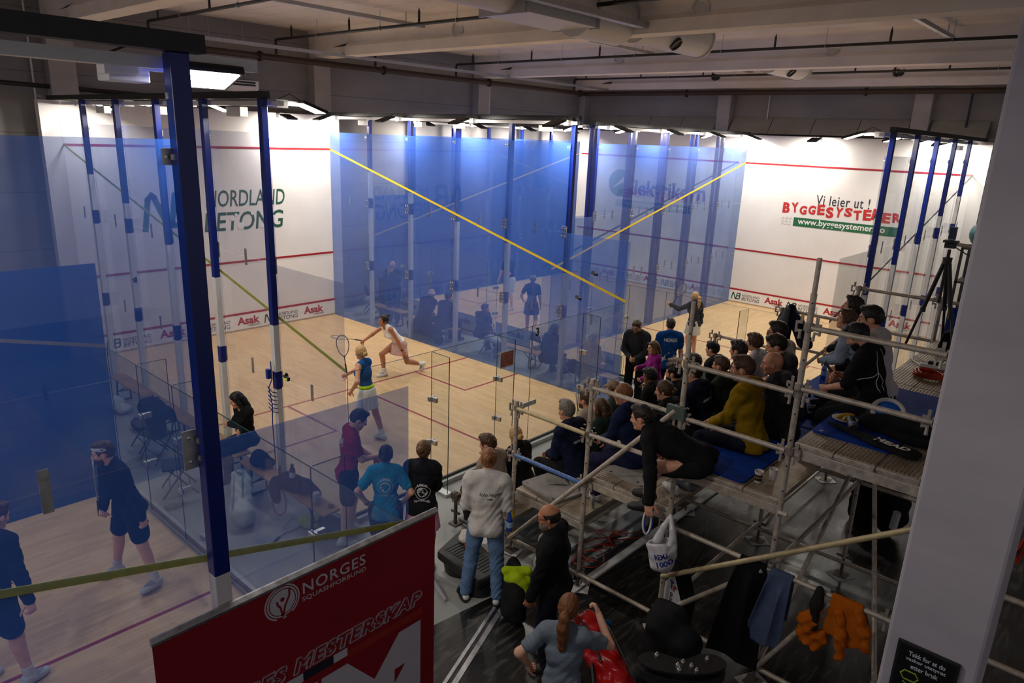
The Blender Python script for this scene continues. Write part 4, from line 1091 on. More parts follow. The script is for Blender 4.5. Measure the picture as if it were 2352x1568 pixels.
# ---------------------------------------------------------------- LED floodlights
NL = [0]
def flood(p, d, rail=0.10, tilt=18, label=None, size=(0.34, 0.24), turn=0):
    """lamp on a short arm reaching from the rail in direction d over the court"""
    d = V3(*d, 0); p = V3(*p); NL[0] += 1
    sd = np.cross(d, V3(0, 0, 1))
    root = thing('floodlight', label or 'flat black LED floodlight on white arm above the court glass', 'lamp', tuple(p), 'LED floodlights over the courts')
    mb = MB(); a = p; e = p+d*0.30
    R = Matrix((tuple(d), tuple(sd), (0, 0, 1))).transposed()
    mb.cbox((a+e)/2, (0.34, 0.05, 0.06), R); mb.cbox(p+d*0.06+V3(0, 0, -0.01), (0.16, 0.10, 0.10), R); part('arm', mb, M_white, root)
    Rt = Matrix(np.stack([d, sd, V3(0, 0, 1)], 1).tolist()) @ Matrix.Rotation(math.radians(tilt), 3, 'Y') @ Matrix.Rotation(math.radians(turn), 3, 'X')
    c = p+d*0.50+V3(0, 0, -0.03)
    mb = MB(); mb.cbox(c, (size[0]+0.05, size[1]+0.05, 0.045), Rt); body = part('lamp_housing', mb, M_black, root, bevel=0.012)
    mb = MB(); h = Rt @ Vector((size[0]/2, 0, 0)); w = Rt @ Vector((0, size[1]/2, 0)); q = Vector(c)+Rt @ Vector((0, 0, -0.0245))
    mb.add([q-h-w, q-h+w, q+h+w, q+h-w], [(0, 1, 2, 3)]); part('led_panel', mb, M_led, root)
    mb = MB(); mb.tube([tuple(p+V3(0, 0, 0.03)), tuple(p+d*0.2+V3(0, 0, 0.12)), tuple(p+d*0.42+V3(0, 0, 0.01))], 0.006, 6); part('cable', mb, M_black, root)
    return root
def lamprow(o2, d, n2, ss, nm):
    o2, d, n2 = V3(*o2), V3(*d), V3(*n2); wd = ['first', 'second', 'third', 'fourth', 'fifth']
    for i, s in enumerate(ss):
        pt = o2+d*s-n2*0.05
        flood((*pt, 5.42), tuple(-n2), label='LED floodlight over %s, %s from its front' % (nm, wd[i]))
lamprow((0, 0), (1, 0), (0, -1), (0.9, 3.3, 5.7, 8.3), 'the grey glass wall')
lamprow((0, 6.4), (1, 0), (0, 1), (0.5, 3.1, 5.6, 8.2), 'the players\' blue glass wall')
lamprow((-0.12, 17.71), (0, -1), (-1, 0), (1.2, 3.6, 6.0, 8.2), 'the glass wall of the farthest court')
lamprow((6.36, 17.71), (0, -1), (1, 0), (1.2, 3.6, 6.0, 8.2), 'the doubled blue glass wall, far side')
lamprow((6.637, 17.71), (0, -1), (-1, 0), (0.8, 3.2, 5.6, 8.0), 'the doubled blue glass wall, right side')
lamprow((13.037, 17.71), (0, -1), (1, 0), (0.9, 3.3, 5.8, 8.3), 'the pale glass wall at the right')
lamprow((13.15, -11.55), (0, 1), (1, 0), (3.4, 5.7), 'the nearest blue glass wall')
fl_ = flood((13.05, -3.63, 5.40), (0, 1), tilt=0, turn=20, label='bright LED floodlight beside the thick blue post in the foreground', size=(0.30, 0.20))
mb = MB(); mb.box((13.02, -3.3, 5.41), (13.10, -2.84, 5.475)); part('bracket', mb, M_white, fl_, bevel=0.006)
lamprow((6.75, -11.55), (0, 1), (-1, 0), (3.3, 5.6, 8.0), 'the dark blue glass wall at the left')
flood((0.0, 4.9, 5.40), (1, 0), tilt=15, label='black LED floodlight on top of the white wall with green lettering')
flood((8.9, 17.71, 5.40), (0, -1), tilt=15, label='black LED floodlight on top of the white wall, above the red lettering')
flood((12.2, 17.71, 5.40), (0, -1), tilt=15, label='black LED floodlight on top of the white wall near the pale glass')
# white junction boxes under the rails
def jbox(p, s, lab):
    mb = MB(); mb.cbox(p, s); solo('junction_box', mb, M_white, lab, 'junction box', 'white boxes under the lamp rails', bevel=0.008)
for i, (x, y) in enumerate(((1.6, 6.33), (3.8, 6.33), (5.1, 6.33), (7.6, 6.33))): jbox((x, y, 5.30), (0.28, 0.12, 0.12), 'white junction box under the rail of the blue wall, %s from the left' % ['first', 'second', 'third', 'fourth'][i])
for i, x in enumerate((2.2, 4.6, 7.2)): jbox((x, 0.08, 5.30), (0.4, 0.12, 0.13), 'white junction box under the rail of the grey wall, %s from the front' % ['first', 'second', 'third'][i])
jbox((12.98, -3.52, 5.37), (0.16, 0.2, 0.12), 'white junction box on the nearest lamp rail beside the thick blue post')
jbox((12.8, 16.6, 5.28), (0.12, 0.4, 0.12), 'white junction box under the rail of the pale glass wall')

# acoustic boards above the right courts
M_ac = concrete('wood_wool_board', (0.34, 0.32, 0.285))
for x0, x1 in [(a, b) for lo, hi, n in ((0.0, 5.2, 4), (5.75, 11.15, 4), (11.7, 13.1, 1)) for a, b in zip(np.linspace(lo, hi, n+1)[:-1], np.linspace(lo, hi, n+1)[1:])]:
    mb = MB()
    mb.prism([(x0+0.01, 18.33, 6.02), (x1-0.01, 18.33, 6.02), (x1-0.01, 17.98, 5.55), (x0+0.01, 17.98, 5.55)], (0, -0.03, -0.03))
    solo('acoustic_board', mb, M_ac, 'speckled grey acoustic board leaning on the wall top above the right courts', 'board', 'acoustic boards along the back wall')

# ---------------------------------------------------------------- pipes, ducts, cable trays
p1 = thing('sprinkler_pipe', 'thick brown sprinkler main along the left wall below the beam ends', 'pipe', (-0.18, 2, 6.72))
mb = MB(); mb.tube([(-0.18, -14, 6.77), (-0.18, 17.98, 6.77)], 0.075, 12); part('pipe_run', mb, M_pipe, p1, smooth='auto')
p2 = thing('sprinkler_pipe', 'thick brown sprinkler main along the back wall above the speckled boards', 'pipe', (12, 17.94, 6.70))
mb = MB(); mb.tube([(-0.18, 17.94, 6.77), (30, 17.94, 6.75)], 0.075, 12); part('pipe_run', mb, M_pipe, p2, smooth='auto')
for y in (4.6, 8.4, 12.7, 17.6, -2.0): mb = MB(); mb.lathe((-0.18, y, 6.77), [(0.075, -0.03), (0.12, -0.03), (0.12, 0.03), (0.075, 0.03)], 16, axis=(0, 1, 0)); part('flange', mb, M_pipe, p1)
for x in (4.1, 9.9, 15.0): mb = MB(); mb.lathe((x, 17.94, 6.76), [(0.075, -0.03), (0.12, -0.03), (0.12, 0.03), (0.075, 0.03)], 16, axis=(1, 0, 0)); part('flange', mb, M_pipe, p2)
words = ['nearest the left', 'second from the left', 'third from the left', 'fourth from the left', 'above the far wall']
for i, (y, z) in enumerate(((2.0, 7.22), (5.05, 7.20), (8.1, 7.18), (11.2, 7.19), (17.2, 7.23))):
    mb = MB(); mb.tube([(-0.18, y, 6.85), (-0.18, y, z-0.05), (-0.16, y, z-0.01), (-0.13, y, z), (30, y, z)], 0.033, 8)
    root = solo('sprinkler_branch', mb, M_dark, 'thin black sprinkler branch pipe under the ceiling, %s' % words[i], 'pipe', 'black sprinkler branches under the ceiling', smooth='auto')
    for j in range(7):
        x = 0.35+j*2.35+0.2*(i % 2)
        mb = MB(); mb.tube([(x, y, z), (x, y, z+0.24)], 0.025, 8); mb.tube([(x, y, z+0.24), (x, y, z+0.30)], [0.018, 0.006], 6); part('sprinkler_head', mb, M_dark, root)
        x += 1.1; mb = MB(); mb.tube([(x, y, z), (x, y, ZC)], 0.006, 5); mb.torus((x, y, z), 0.042, 0.007, (1, 0, 0), 14, 5); part('hanger', mb, M_galv, root)
mb = MB(); mb.box((0.96, -8, 6.86), (1.04, 17.7, 6.90)); mb.box((0.955, -8, 6.90), (0.963, 17.7, 6.93)); mb.box((1.037, -8, 6.90), (1.045, 17.7, 6.93))
solo('cable_tray', mb, M_galv, 'long thin galvanised cable tray crossing under the beam ends', 'cable tray')
for i, (x, a, b) in enumerate(((4.3, 0.7, 6.0), (6.3, 6.85, 12.1), (13.2, 7.0, 12.1), (13.6, 13.0, 17.5), (6.6, 13, 17.4), (13.4, 0.7, 6.0))):
    mb = MB(); mb.box((x-0.04, a, 7.30), (x+0.04, b, 7.34)); mb.box((x-0.045, a, 7.34), (x-0.037, b, 7.37)); mb.box((x+0.037, a, 7.34), (x+0.045, b, 7.37))
    for yy in (a+0.5, b-0.5): mb.tube([(x, yy, 7.36), (x, yy, ZC-0.003)], 0.012, 5)
    solo('cable_channel', mb, M_galv, 'short grey cable channel hung between ceiling beams, %s' % ['above the grey glass', 'in the middle bay', 'above the scaffold', 'in the far right bay', 'in the far bay', 'nearest the camera'][i], 'cable tray', 'cable channels between the beams')
# ventilation ducts
M_duct = metalmat('pale_duct', (0.62, 0.60, 0.58), 0.5, 0.06, 0.1)
root = thing('ventilation_duct', 'large pale round duct with a square box section under the nearest beam', 'duct', (9.2, 4, 6.7))
mb = MB(); mb.tube([(9.2, -4, 7.22), (9.2, 3.4, 7.22)], 0.36, 28, cap=False); mb.tube([(9.2, 5.0, 7.16), (9.2, 6.25, 7.16)], 0.42, 28); part('round_duct', mb, M_duct, root, smooth='auto')
mb = MB(); mb.box((8.72, 3.3, 6.86), (9.62, 5.1, 7.5)); part('square_duct', mb, M_duct, root, bevel=0.01)
mb = MB(); mb.box((8.70, 3.28, 6.84), (9.64, 3.33, 7.5)); part('flange', mb, M_galv, root); mb = MB(); mb.box((8.70, 5.06, 6.84), (9.64, 5.12, 7.5)); part('flange', mb, M_galv, root)
mb = MB(); mb.box((9.7, -3, 6.98), (9.86, 7.0, 7.02)); mb.box((9.7, -3, 7.02), (9.712, 7.0, 7.07)); mb.box((9.848, -3, 7.02), (9.86, 7.0, 7.07))
solo('cable_tray', mb, M_galv, 'perforated cable tray running beside the large pale duct', 'cable tray')
for i, (x, a, b, r, lab) in enumerate(((9.2, 6.76, 9.2, 0.33, 'pale duct stub with round opening between the middle beams'), (9.1, 12.9, 14.9, 0.32, 'small pale duct stub in the far bay'))):
    root = thing('duct_stub', lab, 'duct', (x, (a+b)/2, 6.9))
    mb = MB(); mb.tube([(x, a, 7.17), (x, b, 7.17)], r, 24); part('round_duct', mb, M_duct, root, smooth='auto')
    mb = MB(); mb.lathe((x+r*0.75, (a+b)/2-0.1, 7.17-r*0.72), [(0, 0.0), (0.10, 0.0), (0.11, 0.03), (0.13, 0.03), (0.13, -0.05)], 20, axis=(0.7, 0, -0.7)); part('opening', mb, M_black, root)
    mb = MB(); mb.lathe((x, b, 7.17), [(r, -0.02), (r+0.03, -0.02), (r+0.03, 0.02), (r, 0.02)], 28, axis=(0, 1, 0)); part('collar', mb, M_duct, root)
for i, (x, y, z) in enumerate(((5.07, 6.30, 7.33), (10.78, 6.30, 7.31), (5.04, 12.43, 7.37), (10.77, 12.43, 7.36), (5.16, 17.88, 7.35), (10.7, 17.88, 7.34))):
    mb = MB(); mb.lathe((x, y, z-0.06), [(0.0, 0.02), (0.12, 0.02), (0.13, 0.05), (0.15, 0.05), (0.15, 0.0)], 24, axis=(0.2, -1, 0)); 
    solo('vent_cover', mb, M_duct if i < 4 else M_dark, ['pale', 'pale', 'pale', 'pale', 'dark', 'dark'][i]+' round vent cover on the %s beam, %s' % (['nearest', 'nearest', 'middle', 'middle', 'farthest', 'farthest'][i], 'left' if i % 2 == 0 else 'right'), 'vent', smooth='auto')
# air conditioner on the left wall
root = thing('air_conditioner', 'long white air conditioner hung on the left wall under the beam', 'air conditioner', (-0.25, 3.6, 5.85))
mb = MB(); mb.prism([(-0.45, 2.72, 6.17), (-0.45, 2.72, 5.95), (-0.15, 2.72, 5.9), (-0.02, 2.72, 5.98), (-0.0, 2.72, 6.17)], (0, 1.72, 0)); part('casing', mb, M_white, root, bevel=0.02)
mb = MB(); mb.box((0.001, 2.82, 6.04), (0.012, 4.34, 6.14)); v = part('outlet', mb, M_black, root)
mb = MB(); mb.box((0.012, 2.8, 6.085), (0.02, 4.36, 6.10)); part('louvre', mb, M_white, v)
mb = MB()
for y in (2.95, 3.4, 3.9, 4.25): mb.tube([(-0.3, y, 6.17), (-0.3, y, 7.5)], 0.006, 5)
part('hanger', mb, M_galv, root)
mb = MB(); mb.tube([(-0.48, -0.25, 5.4), (-0.48, -0.25, 7.4)], 0.02, 6); solo('wall_conduit', mb, M_white, 'thin pale conduit running up the left wall beside the first column', 'pipe')
mb = MB(); mb.tube([(-0.45, 12.95, 5.0), (-0.45, 12.95, 6.75)], 0.06, 10); mb.tube([(-0.45, 12.95, 0.0), (-0.45, 12.95, 5.0)], 0.055, 10); solo('drain_pipe', mb, M_duct, 'pale vertical pipe on the left wall beside the third column', 'pipe', smooth='auto')
mb = MB(); mb.tube([(6.9, 18.3, 5.9), (6.9, 18.3, 6.7)], 0.02, 6); solo('wall_conduit', mb, M_white, 'short pale conduit on the back wall above the speckled boards', 'pipe')
mb = MB(); mb.tube([(12.55, 18.2, 5.3), (12.55, 18.2, 6.75)], 0.03, 6); solo('wall_pipe', mb, M_dark, 'black vertical pipe on the back wall right of the last column', 'pipe')
# room beyond the right court
mb = MB(); mb.box((13.4, 18.25, 3.95), (16.5, 18.3, 5.35)); solo('wall_panel', mb, concrete('dark_grey_panel', (0.10, 0.10, 0.10)), 'dark grey panel on the back wall beside the right court', 'panel')
mb = MB(); mb.box((13.9, 8.5, 0.004), (16.2, 17.5, 0.02)); turf = solo('sprint_track', mb, plain('blue_turf', (0.01, 0.07, 0.17), 0.9), 'blue turf strip with white markings beyond the right court', 'mat')
mb = MB()
for i in range(14): mb.box((13.95, 9.0+i*0.55, 0.021), (14.9 if i % 5 else 15.6, 9.05+i*0.55, 0.024))
mb.torus((14.6, 12.0, 0.022), 0.5, 0.02, n=20, k=4); mb.torus((14.6, 15.4, 0.022), 0.5, 0.02, n=20, k=4)
t = part('white_marking', mb, M_white, None); t.parent = turf; t.location = -turf.location
mb = MB(); mb.ball((13.7, 16.9, 3.15), 0.33, 20); solo('exercise_ball', mb, plain('teal_rubber', (0.008, 0.06, 0.075), 0.45), 'dark teal exercise ball on the rack in the far right corner', 'ball', smooth=True)
root = thing('storage_rack', 'black storage rack in the far right corner under the teal ball', 'rack', (14.0, 16.8, 0))
for z in (1.0, 1.9, 2.78):
    mb = MB(); mb.box((13.35, 16.4, z), (15.0, 17.4, z+0.05)); part('shelf', mb, M_black, root)
for x in (13.38, 14.97):
    for y in (16.43, 17.37):
        mb = MB(); mb.box((x-0.03, y-0.03, 0), (x+0.03, y+0.03, 2.8)); part('post', mb, M_black, root)
mb = MB(); mb.lathe((14.25, 16.8, 1.95), [(0, 0), (0.22, 0), (0.24, 0.05), (0.24, 0.5), (0.2, 0.56), (0, 0.56)], 20); solo('paper_roll_dispenser', mb, M_white, 'white rounded dispenser on the black rack in the far right corner', 'dispenser', smooth='auto')
mb = MB(); mb.torus((14.15, 11.6, 0.36), 0.32, 0.03, (0.5, 1, 0), 24, 8); mb.ball((14.15, 11.6, 0.36), 0.05, 8)
for k in range(8): mb.tube([(14.15, 11.6, 0.36), (14.15+0.3*math.cos(k*PI/4)*0.89, 11.6-0.3*math.cos(k*PI/4)*0.45, 0.36+0.3*math.sin(k*PI/4))], 0.006, 4)
solo('wheel', mb, M_black, 'small spoked wheel standing on the blue turf at far right', 'wheel')
mb = MB(); mb.tube([(-0.4, -9, 5.95), (-0.4, 2.1, 5.68)], 0.045, 8); solo('wall_pipe', mb, M_dark, 'black pipe running along the left wall below the air conditioner', 'pipe', smooth='auto')
# floor strips
mb = MB(); mb.prism([(13.05, -1.4, 0.004), (13.11, -1.4, 0.004), (12.52, 0.1, 0.004), (12.46, 0.1, 0.004)], (0, 0, 0.006)); mb.prism([(12.96, -1.4, 0.004), (13.0, -1.4, 0.004), (12.42, 0.1, 0.004), (12.38, 0.1, 0.004)], (0, 0, 0.006))
solo('floor_strip', mb, metalmat('strip_aluminium', (0.5, 0.5, 0.52), 0.4), 'pale aluminium floor strip at the edge of the black floor, in the foreground', 'strip')
mb = MB(); mb.box((12.80, 0.9, 0.004), (12.90, 6.5, 0.03)); solo('floor_strip', mb, M_white, 'white cable cover on the black floor under the scaffold', 'strip')

# ---------------------------------------------------------------- scaffold grandstand
M_alu = metalmat('weathered_scaffold_tube', (0.50, 0.435, 0.36), 0.5, 0.4, 0.4)
M_aluy = metalmat('yellowed_tube', (0.56, 0.46, 0.26), 0.5, 0.3, 0.35)
M_tape = plain('blue_wrap', (0.07, 0.16, 0.42), 0.3, var=0.4, scale=30)
M_yel = plain('yellow_paint', (0.55, 0.36, 0.02), 0.5, var=0.3)
M_rust = metalmat('dull_steel', (0.16, 0.13, 0.11), 0.6, 0.3, 0.6)
m = bpy.data.materials.new('perforated_deck'); t, b = setup(m, (0.2, 0.15, 0.1), 0.55, 0.35, 0.5); MATS['deck'] = m
v = pos(t, (14, 14, 14)); vo = N(t, 'ShaderNodeTexVoronoi'); vo.inputs['Scale'].default_value = 2.2; vo.inputs['Randomness'].default_value = 0.15; t.links.new(v, vo.inputs['Vector'])
n = noise(t, pos(t), 3.0, 5)
c1 = ramp(t, n, [(0.3, (0.23, 0.18, 0.13)), (0.7, (0.46, 0.38, 0.29))])
mx = N(t, 'ShaderNodeMix', data_type='RGBA'); lt = N(t, 'ShaderNodeMath', operation='LESS_THAN'); lt.inputs[1].default_value = 0.24; t.links.new(vo.outputs['Distance'], lt.inputs[0])
t.links.new(lt.outputs[0], mx.inputs[0]); t.links.new(c1, mx.inputs[6]); mx.inputs[7].default_value = (0.055, 0.043, 0.032, 1); t.links.new(mx.outputs[2], b.inputs['Base Color'])
bump(t, b, vo.outputs['Distance'], 0.6, 0.01)
M_deck = m
SX = [11.76, 12.84, 13.93, 15.02, 16.10]
ZD = [0.90, 1.47, 2.0, 2.6]
YR = [1.05, 3.62, 6.19]
scf = thing('scaffold_stand', 'stepped scaffold grandstand of weathered aluminium tubes and perforated decks', 'scaffold', (13.9, 3.6, 0))
top = {0: [2.06, 2.62, 3.68, 4.25, 4.3], 1: [0.95, 1.5, 2.05, 2.65, 3.2], 2: [2.0, 2.66, 3.2, 3.22, 4.2]}
def coupler(x, y, z, par=scf, dirx=1):
    mb = MB(); mb.tube([(x, y, z-0.035), (x, y, z+0.035)], 0.042, 10)
    for sx in (-1, 1):
        mb.cbox((x+0.075*sx, y-0.01, z+0.03), (0.05, 0.02, 0.02)); mb.cbox((x+0.075*sx, y-0.01, z-0.045), (0.05, 0.02, 0.02)); mb.cbox((x+0.10*sx, y-0.01, z-0.01), (0.016, 0.022, 0.10))
        mb.cbox((x+0.065*sx, y, z+0.06), (0.026, 0.012, 0.06)); mb.tube([(x+0.06*sx, y-0.02, z-0.05), (x+0.058*sx, y-0.03, z-0.11)], [0.012, 0.016], 6)
    return part('coupler', mb, M_rust2, par)
M_rust2 = metalmat('coupler_steel', (0.38, 0.33, 0.28), 0.5, 0.3, 0.6)
for r, y in enumerate(YR):
    for i, x in enumerate(SX):
        mb = MB(); zt = top[r][i]
        if r == 0 and i == 2: mb.tube([(x, y, 0.25), (x, y, 3.28)], 0.0265, 12); mb.tube([(x, y, 3.28), (x, y, zt)], 0.021, 12)
        elif r == 0 and i == 3: mb.tube([(x, y, 0.25), (x, y, 3.95)], 0.0265, 12); mb.tube([(x, y, 3.95), (x, y, zt)], 0.021, 12)
        else: mb.tube([(x, y, 0.25), (x, y, zt)], 0.0265, 12)
        for k in range(int((zt-0.6)/0.25)): mb.lathe((x+0.008, y-0.0262, 0.62+k*0.25), [(0, 0.002), (0.008, 0.002), (0.008, -0.004)], 8, 1, axis=(0.3, -1, 0))
        s = part('standard', mb, [M_alu, M_black], scf, smooth='auto')
        mb = MB(); mb.tube([(x, y, 0.02), (x, y, 0.42)], 0.019, 8); mb.box((x-0.075, y-0.075, 0.012), (x+0.075, y+0.075, 0.022)); mb.box((x-0.09, y-0.012, 0.26), (x+0.09, y+0.012, 0.285)); j = part('base_jack', mb, M_rust, scf)
        if r == 1 or (r == 0 and i in (3,)): pass
        mb = MB(); a = 0.2+0.3*i; rr = Matrix.Rotation(a, 3, 'Z'); mb.cbox((x, y, 0.008), (0.27, 0.22, 0.008), rr); part('pad', mb, plain('white_pad', (0.55, 0.54, 0.53), 0.8), j)
for (x, z0, z1) in ((11.76, 0.25, 0.62), (13.93, 1.95, 2.28)):
    mb = MB(); mb.tube([(x, 1.05, z0), (x, 1.05, z1)], 0.028, 12); part('paint_mark', mb, M_yel, scf)
def ledger(a, b, mat=None, r=0.025, nm='ledger'):
    mb = MB(); mb.tube([a, b], r, 10); return part(nm, mb, mat or M_alu, scf, smooth='auto')
# guard rails, near side and far side
for i in range(4):
    for k, dz in enumerate((0.53, 1.08)):
        z = ZD[i]+dz-0.02
        if i == 0: z = (1.36, 1.97)[k]
        ledger((SX[i]+0.03, 1.03, z), (SX[i+1]-0.03, 1.03, z), (M_tape if (i == 0 and k == 0) else M_aluy if (i == 0 and k == 1) else None))
        coupler(SX[i], 1.05, z); coupler(SX[i+1], 1.05, z)
for i in range(4):
    z = (1.95, 2.62, 3.15, 3.15)[i]; ledger((SX[i]-0.05, 6.21, z), (SX[i+1]+0.03, 6.21, z)); coupler(SX[i], 6.19, z)
    if i: ledger((SX[i], 6.21, z-0.58), (SX[i+1], 6.21, z-0.58))
ledger((15.0, 6.21, 3.95), (16.1, 6.21, 3.9)); ledger((12.84, 6.22, 1.2), (13.9, 6.22, 2.5), nm='brace')
# lower frame
for i in range(4):
    for y in (1.05, 3.62, 6.19):
        z = (0.2, 0.2, 1.30, 1.30)[i]
        ledger((SX[i], y-0.02, z), (SX[i+1], y-0.02, z)); 
        if y < 2: coupler(SX[i], y, z)
        if i >= 2: ledger((SX[i], y-0.02, 0.2), (SX[i+1], y-0.02, 0.2))
coupler(16.10, 1.05, 1.3); coupler(16.10, 1.05, 0.55); ledger((15.02, 1.03, 1.9), (15.1, 1.03, 1.9))
ledger((16.1, 3.6, 1.9), (15.02, 3.6, 1.9))
for x in SX:
    for a, b in ((0, 1), (1, 2)):
        zz = {11.76: 0.25, 12.84: 0.82, 13.93: 0.3, 15.02: 1.3, 16.10: 1.3}[x]
        ledger((x, YR[a], zz), (x, YR[b], zz))
        ledger((x, YR[a], max(0.5, ZD[min(3, SX.index(x))]-0.14)), (x, YR[b], max(0.5, ZD[min(3, SX.index(x))]-0.14)))
for z in (1.32, 1.9, 2.86): ledger((16.1, 1.03, z), (17.19, 1.03, z))
mb = MB(); mb.tube([(17.19, 1.05, 0.02), (17.19, 1.05, 3.2)], 0.0265, 12); part('standard', mb, M_alu, scf, smooth='auto')
# braces
ledger((13.90, 0.985, 2.58), (11.78, 0.985, 0.22), None, 0.026, 'brace')
ledger((13.95, 0.985, 0.72), (16.12, 0.985, 2.22), M_aluy, 0.027, 'brace')
ledger((13.97, 1.0, 0.28), (14.97, 1.0, 1.28), None, 0.026, 'brace')
ledger((15.02, 1.15, 0.2), (15.05, 3.55, 1.9), None, 0.024, 'brace'); ledger((16.08, 1.15, 0.3), (15.1, 3.6, 1.95), None, 0.024, 'brace')
ledger((15.06, 1.0, 0.25), (15.6, 1.0, 1.25), None, 0.024, 'brace'); ledger((14.0, 3.7, 0.25), (14.0, 6.1, 1.6), None, 0.024, 'brace')
mb = MB(); mb.cbox((13.90, 1.0, 2.56), (0.20, 0.05, 0.13)); part('brace_hook', mb, plain('green_paint_steel', (0.08, 0.12, 0.105), 0.5, 0.3), scf)
# decks: three planks per bay
def deck(x0, x1, z, y0, y1):
    w = (x1-x0-0.06)/3
    for k in range(3):
        a = x0+0.03+k*w+0.004; b = a+w-0.008
        mb = MB(); mb.box((a, y0+0.01, z-0.055), (b, y1-0.01, z)); mb.box((a, y0-0.03, z-0.035), (b, y0+0.012, z-0.004), 1); mb.box((a+0.01, y0-0.012, z-0.11), (b-0.01, y0+0.01, z-0.03), 1)
        part('deck_plank', mb, [M_deck, M_alu], scf, bevel=0.004)
    mb = MB(); mb.box((x0-0.03, y0-0.035, z-0.15), (x1+0.0, y0-0.005, z-0.055)); part('deck_beam', mb, M_alu, scf, bevel=0.006)
for i in range(4):
    for a, b in ((0, 1), (1, 2)): deck(SX[i], SX[i+1], ZD[i], YR[a]+(0.04 if a == 0 else 0.02), YR[b])
# low front bench deck
for y0, y1 in ((1.05, 3.6), (3.62, 6.19)):
    for k in range(3):
        a = 10.72+k*0.33; mb = MB(); mb.box((a, y0, 0.36), (a+0.322, y1, 0.42)); part('deck_plank', mb, [M_deck], scf, bevel=0.004)
for x, y in ((10.78, 1.0), (10.78, 3.6), (10.78, 6.15)):
    mb = MB(); mb.tube([(x, y, 0.02), (x, y, 0.48)], 0.025, 10); mb.box((x-0.08, y-0.012, 0.16), (x+0.08, y+0.012, 0.19)); mb.cbox((x, y, 0.42), (0.12, 0.08, 0.09)); mb.box((x-0.07, y-0.07, 0.002), (x+0.07, y+0.07, 0.012)); part('standard', mb, M_rust, scf)
mb = MB(); mb.box((10.70, 1.0, 0.30), (11.76, 1.03, 0.40)); part('deck_beam', mb, M_alu, scf)

# ---------------------------------------------------------------- red banner
M_ban = plain('banner_red', (0.30, 0.004, 0.016), 0.5, var=0.06, scale=3); M_bwhite = plain('banner_white', (0.62, 0.61, 0.66), 0.6, var=0.03); M_bnavy = plain('banner_navy', (0.008, 0.008, 0.03), 0.6)
M_bor = plain('banner_orange_red', (0.36, 0.02, 0.012), 0.6)
bx = 13.27
root = thing('banner', 'large red championship banner with white lettering hung on the nearest glass wall', 'banner', (bx, -2.72, 0))
mb = MB(); mb.box((bx-0.006, -3.80, 0.25), (bx, -1.62, 2.23)); part('banner_sheet', mb, M_ban, root)
mb = MB(); mb.prism([(bx-0.008, -3.81, 2.215), (bx+0.02, -3.81, 2.215), (bx+0.028, -3.81, 2.24), (bx+0.005, -3.81, 2.265), (bx-0.008, -3.81, 2.265)], (0, 2.2, 0)); part('top_bar', mb, M_galv, root, bevel=0.004)
BY, BU = (0, 1, 0), (0, 0, 1)
mb = MB(); text_on(mb, 'NORGES', (bx+0.002, -2.56, 2.11), BY, BU, w=0.52, h=0.088, bold=0.012, spacing=1.12); text_on(mb, 'SQUASHFORBUND', (bx+0.002, -2.563, 2.025), BY, BU, w=0.53, h=0.042, bold=0.012, spacing=1.05); part('banner_lettering', mb, M_bwhite, root)
mb = MB(); text_on(mb, 'NORGES MESTERSKAP', (bx+0.003, -2.76, 1.525), BY, BU, w=2.0, h=0.125, shear=0.25, outline=0.010, bold=0.055, spacing=1.12); part('banner_lettering', mb, M_bwhite, root)
mb = MB(); v, fs = disc(0.112, 32); mb.add([(bx+0.002, -2.975+p[0], 2.085+p[1]) for p in v], fs); part('banner_emblem', mb, M_bwhite, root); mb = MB(); v, fs = disc(0.13, 32, 0.119)
mb.add([(bx+0.002, -2.975+p[0], 2.085+p[1]) for p in v], [f for i, f in enumerate(fs) if i not in (22, 23, 25, 26)])
part('banner_emblem', mb, M_bwhite, root); mb = MB()
text_on(mb, 'NM', (bx+0.002, -2.72, 0.82), BY, BU, w=1.9, h=0.96, bold=0.06)
part('banner_lettering', mb, M_bwhite, root); mb = MB()
mb.prism([(bx+0.002, -2.6, 1.37), (bx+0.002, -2.48, 1.37), (bx+0.002, -2.48, 1.44), (bx+0.002, -2.6, 1.44)], (0.001, 0, 0)); part('banner_block', mb, M_bwhite, root); mb = MB(); mb.prism([(bx+0.002, -2.98, 1.37), (bx+0.002, -2.85, 1.37), (bx+0.002, -2.85, 1.44), (bx+0.002, -2.98, 1.44)], (0.001, 0, 0)); part('banner_block', mb, M_bwhite, root)
mb = MB(); mb.box((bx, -2.85, 1.37), (bx+0.003, -2.6, 1.44)); part('banner_stripe', mb, M_bnavy, root)
mb = MB(); mb.box((bx, -2.48, 1.345), (bx+0.002, -1.75, 1.41)); part('banner_stripe', mb, M_bor, root)
mb = MB(); v, fs = disc(0.016, 14); mb.add([(bx+0.004, -2.975+p[0], 2.105+p[1]) for p in v], fs)
def fl_stroke(pts, w):
    for a, b in zip(pts[:-1], pts[1:]):
        a, b = V3(0, *a), V3(0, *b); d = nrm(b-a); q = V3(0, -d[2], d[1])*w/2; o = V3(bx+0.004, -2.975, 2.085); mb.add([o+a-q, o+b-q, o+b+q, o+a+q], [(0, 1, 2, 3)])
fl_stroke([(-0.04, 0.02), (-0.035, -0.01), (-0.015, -0.035), (-0.005, -0.105)], 0.014); fl_stroke([(0.055, 0.085), (0.052, 0.03), (0.02, -0.03), (0.0, -0.105)], 0.014)
v, fs = disc(0.1, 32, 0.094); mb.add([(bx+0.004, -2.975+p[0], 2.085+p[1]) for p in v], fs)
part('banner_emblem', mb, M_ban, root)
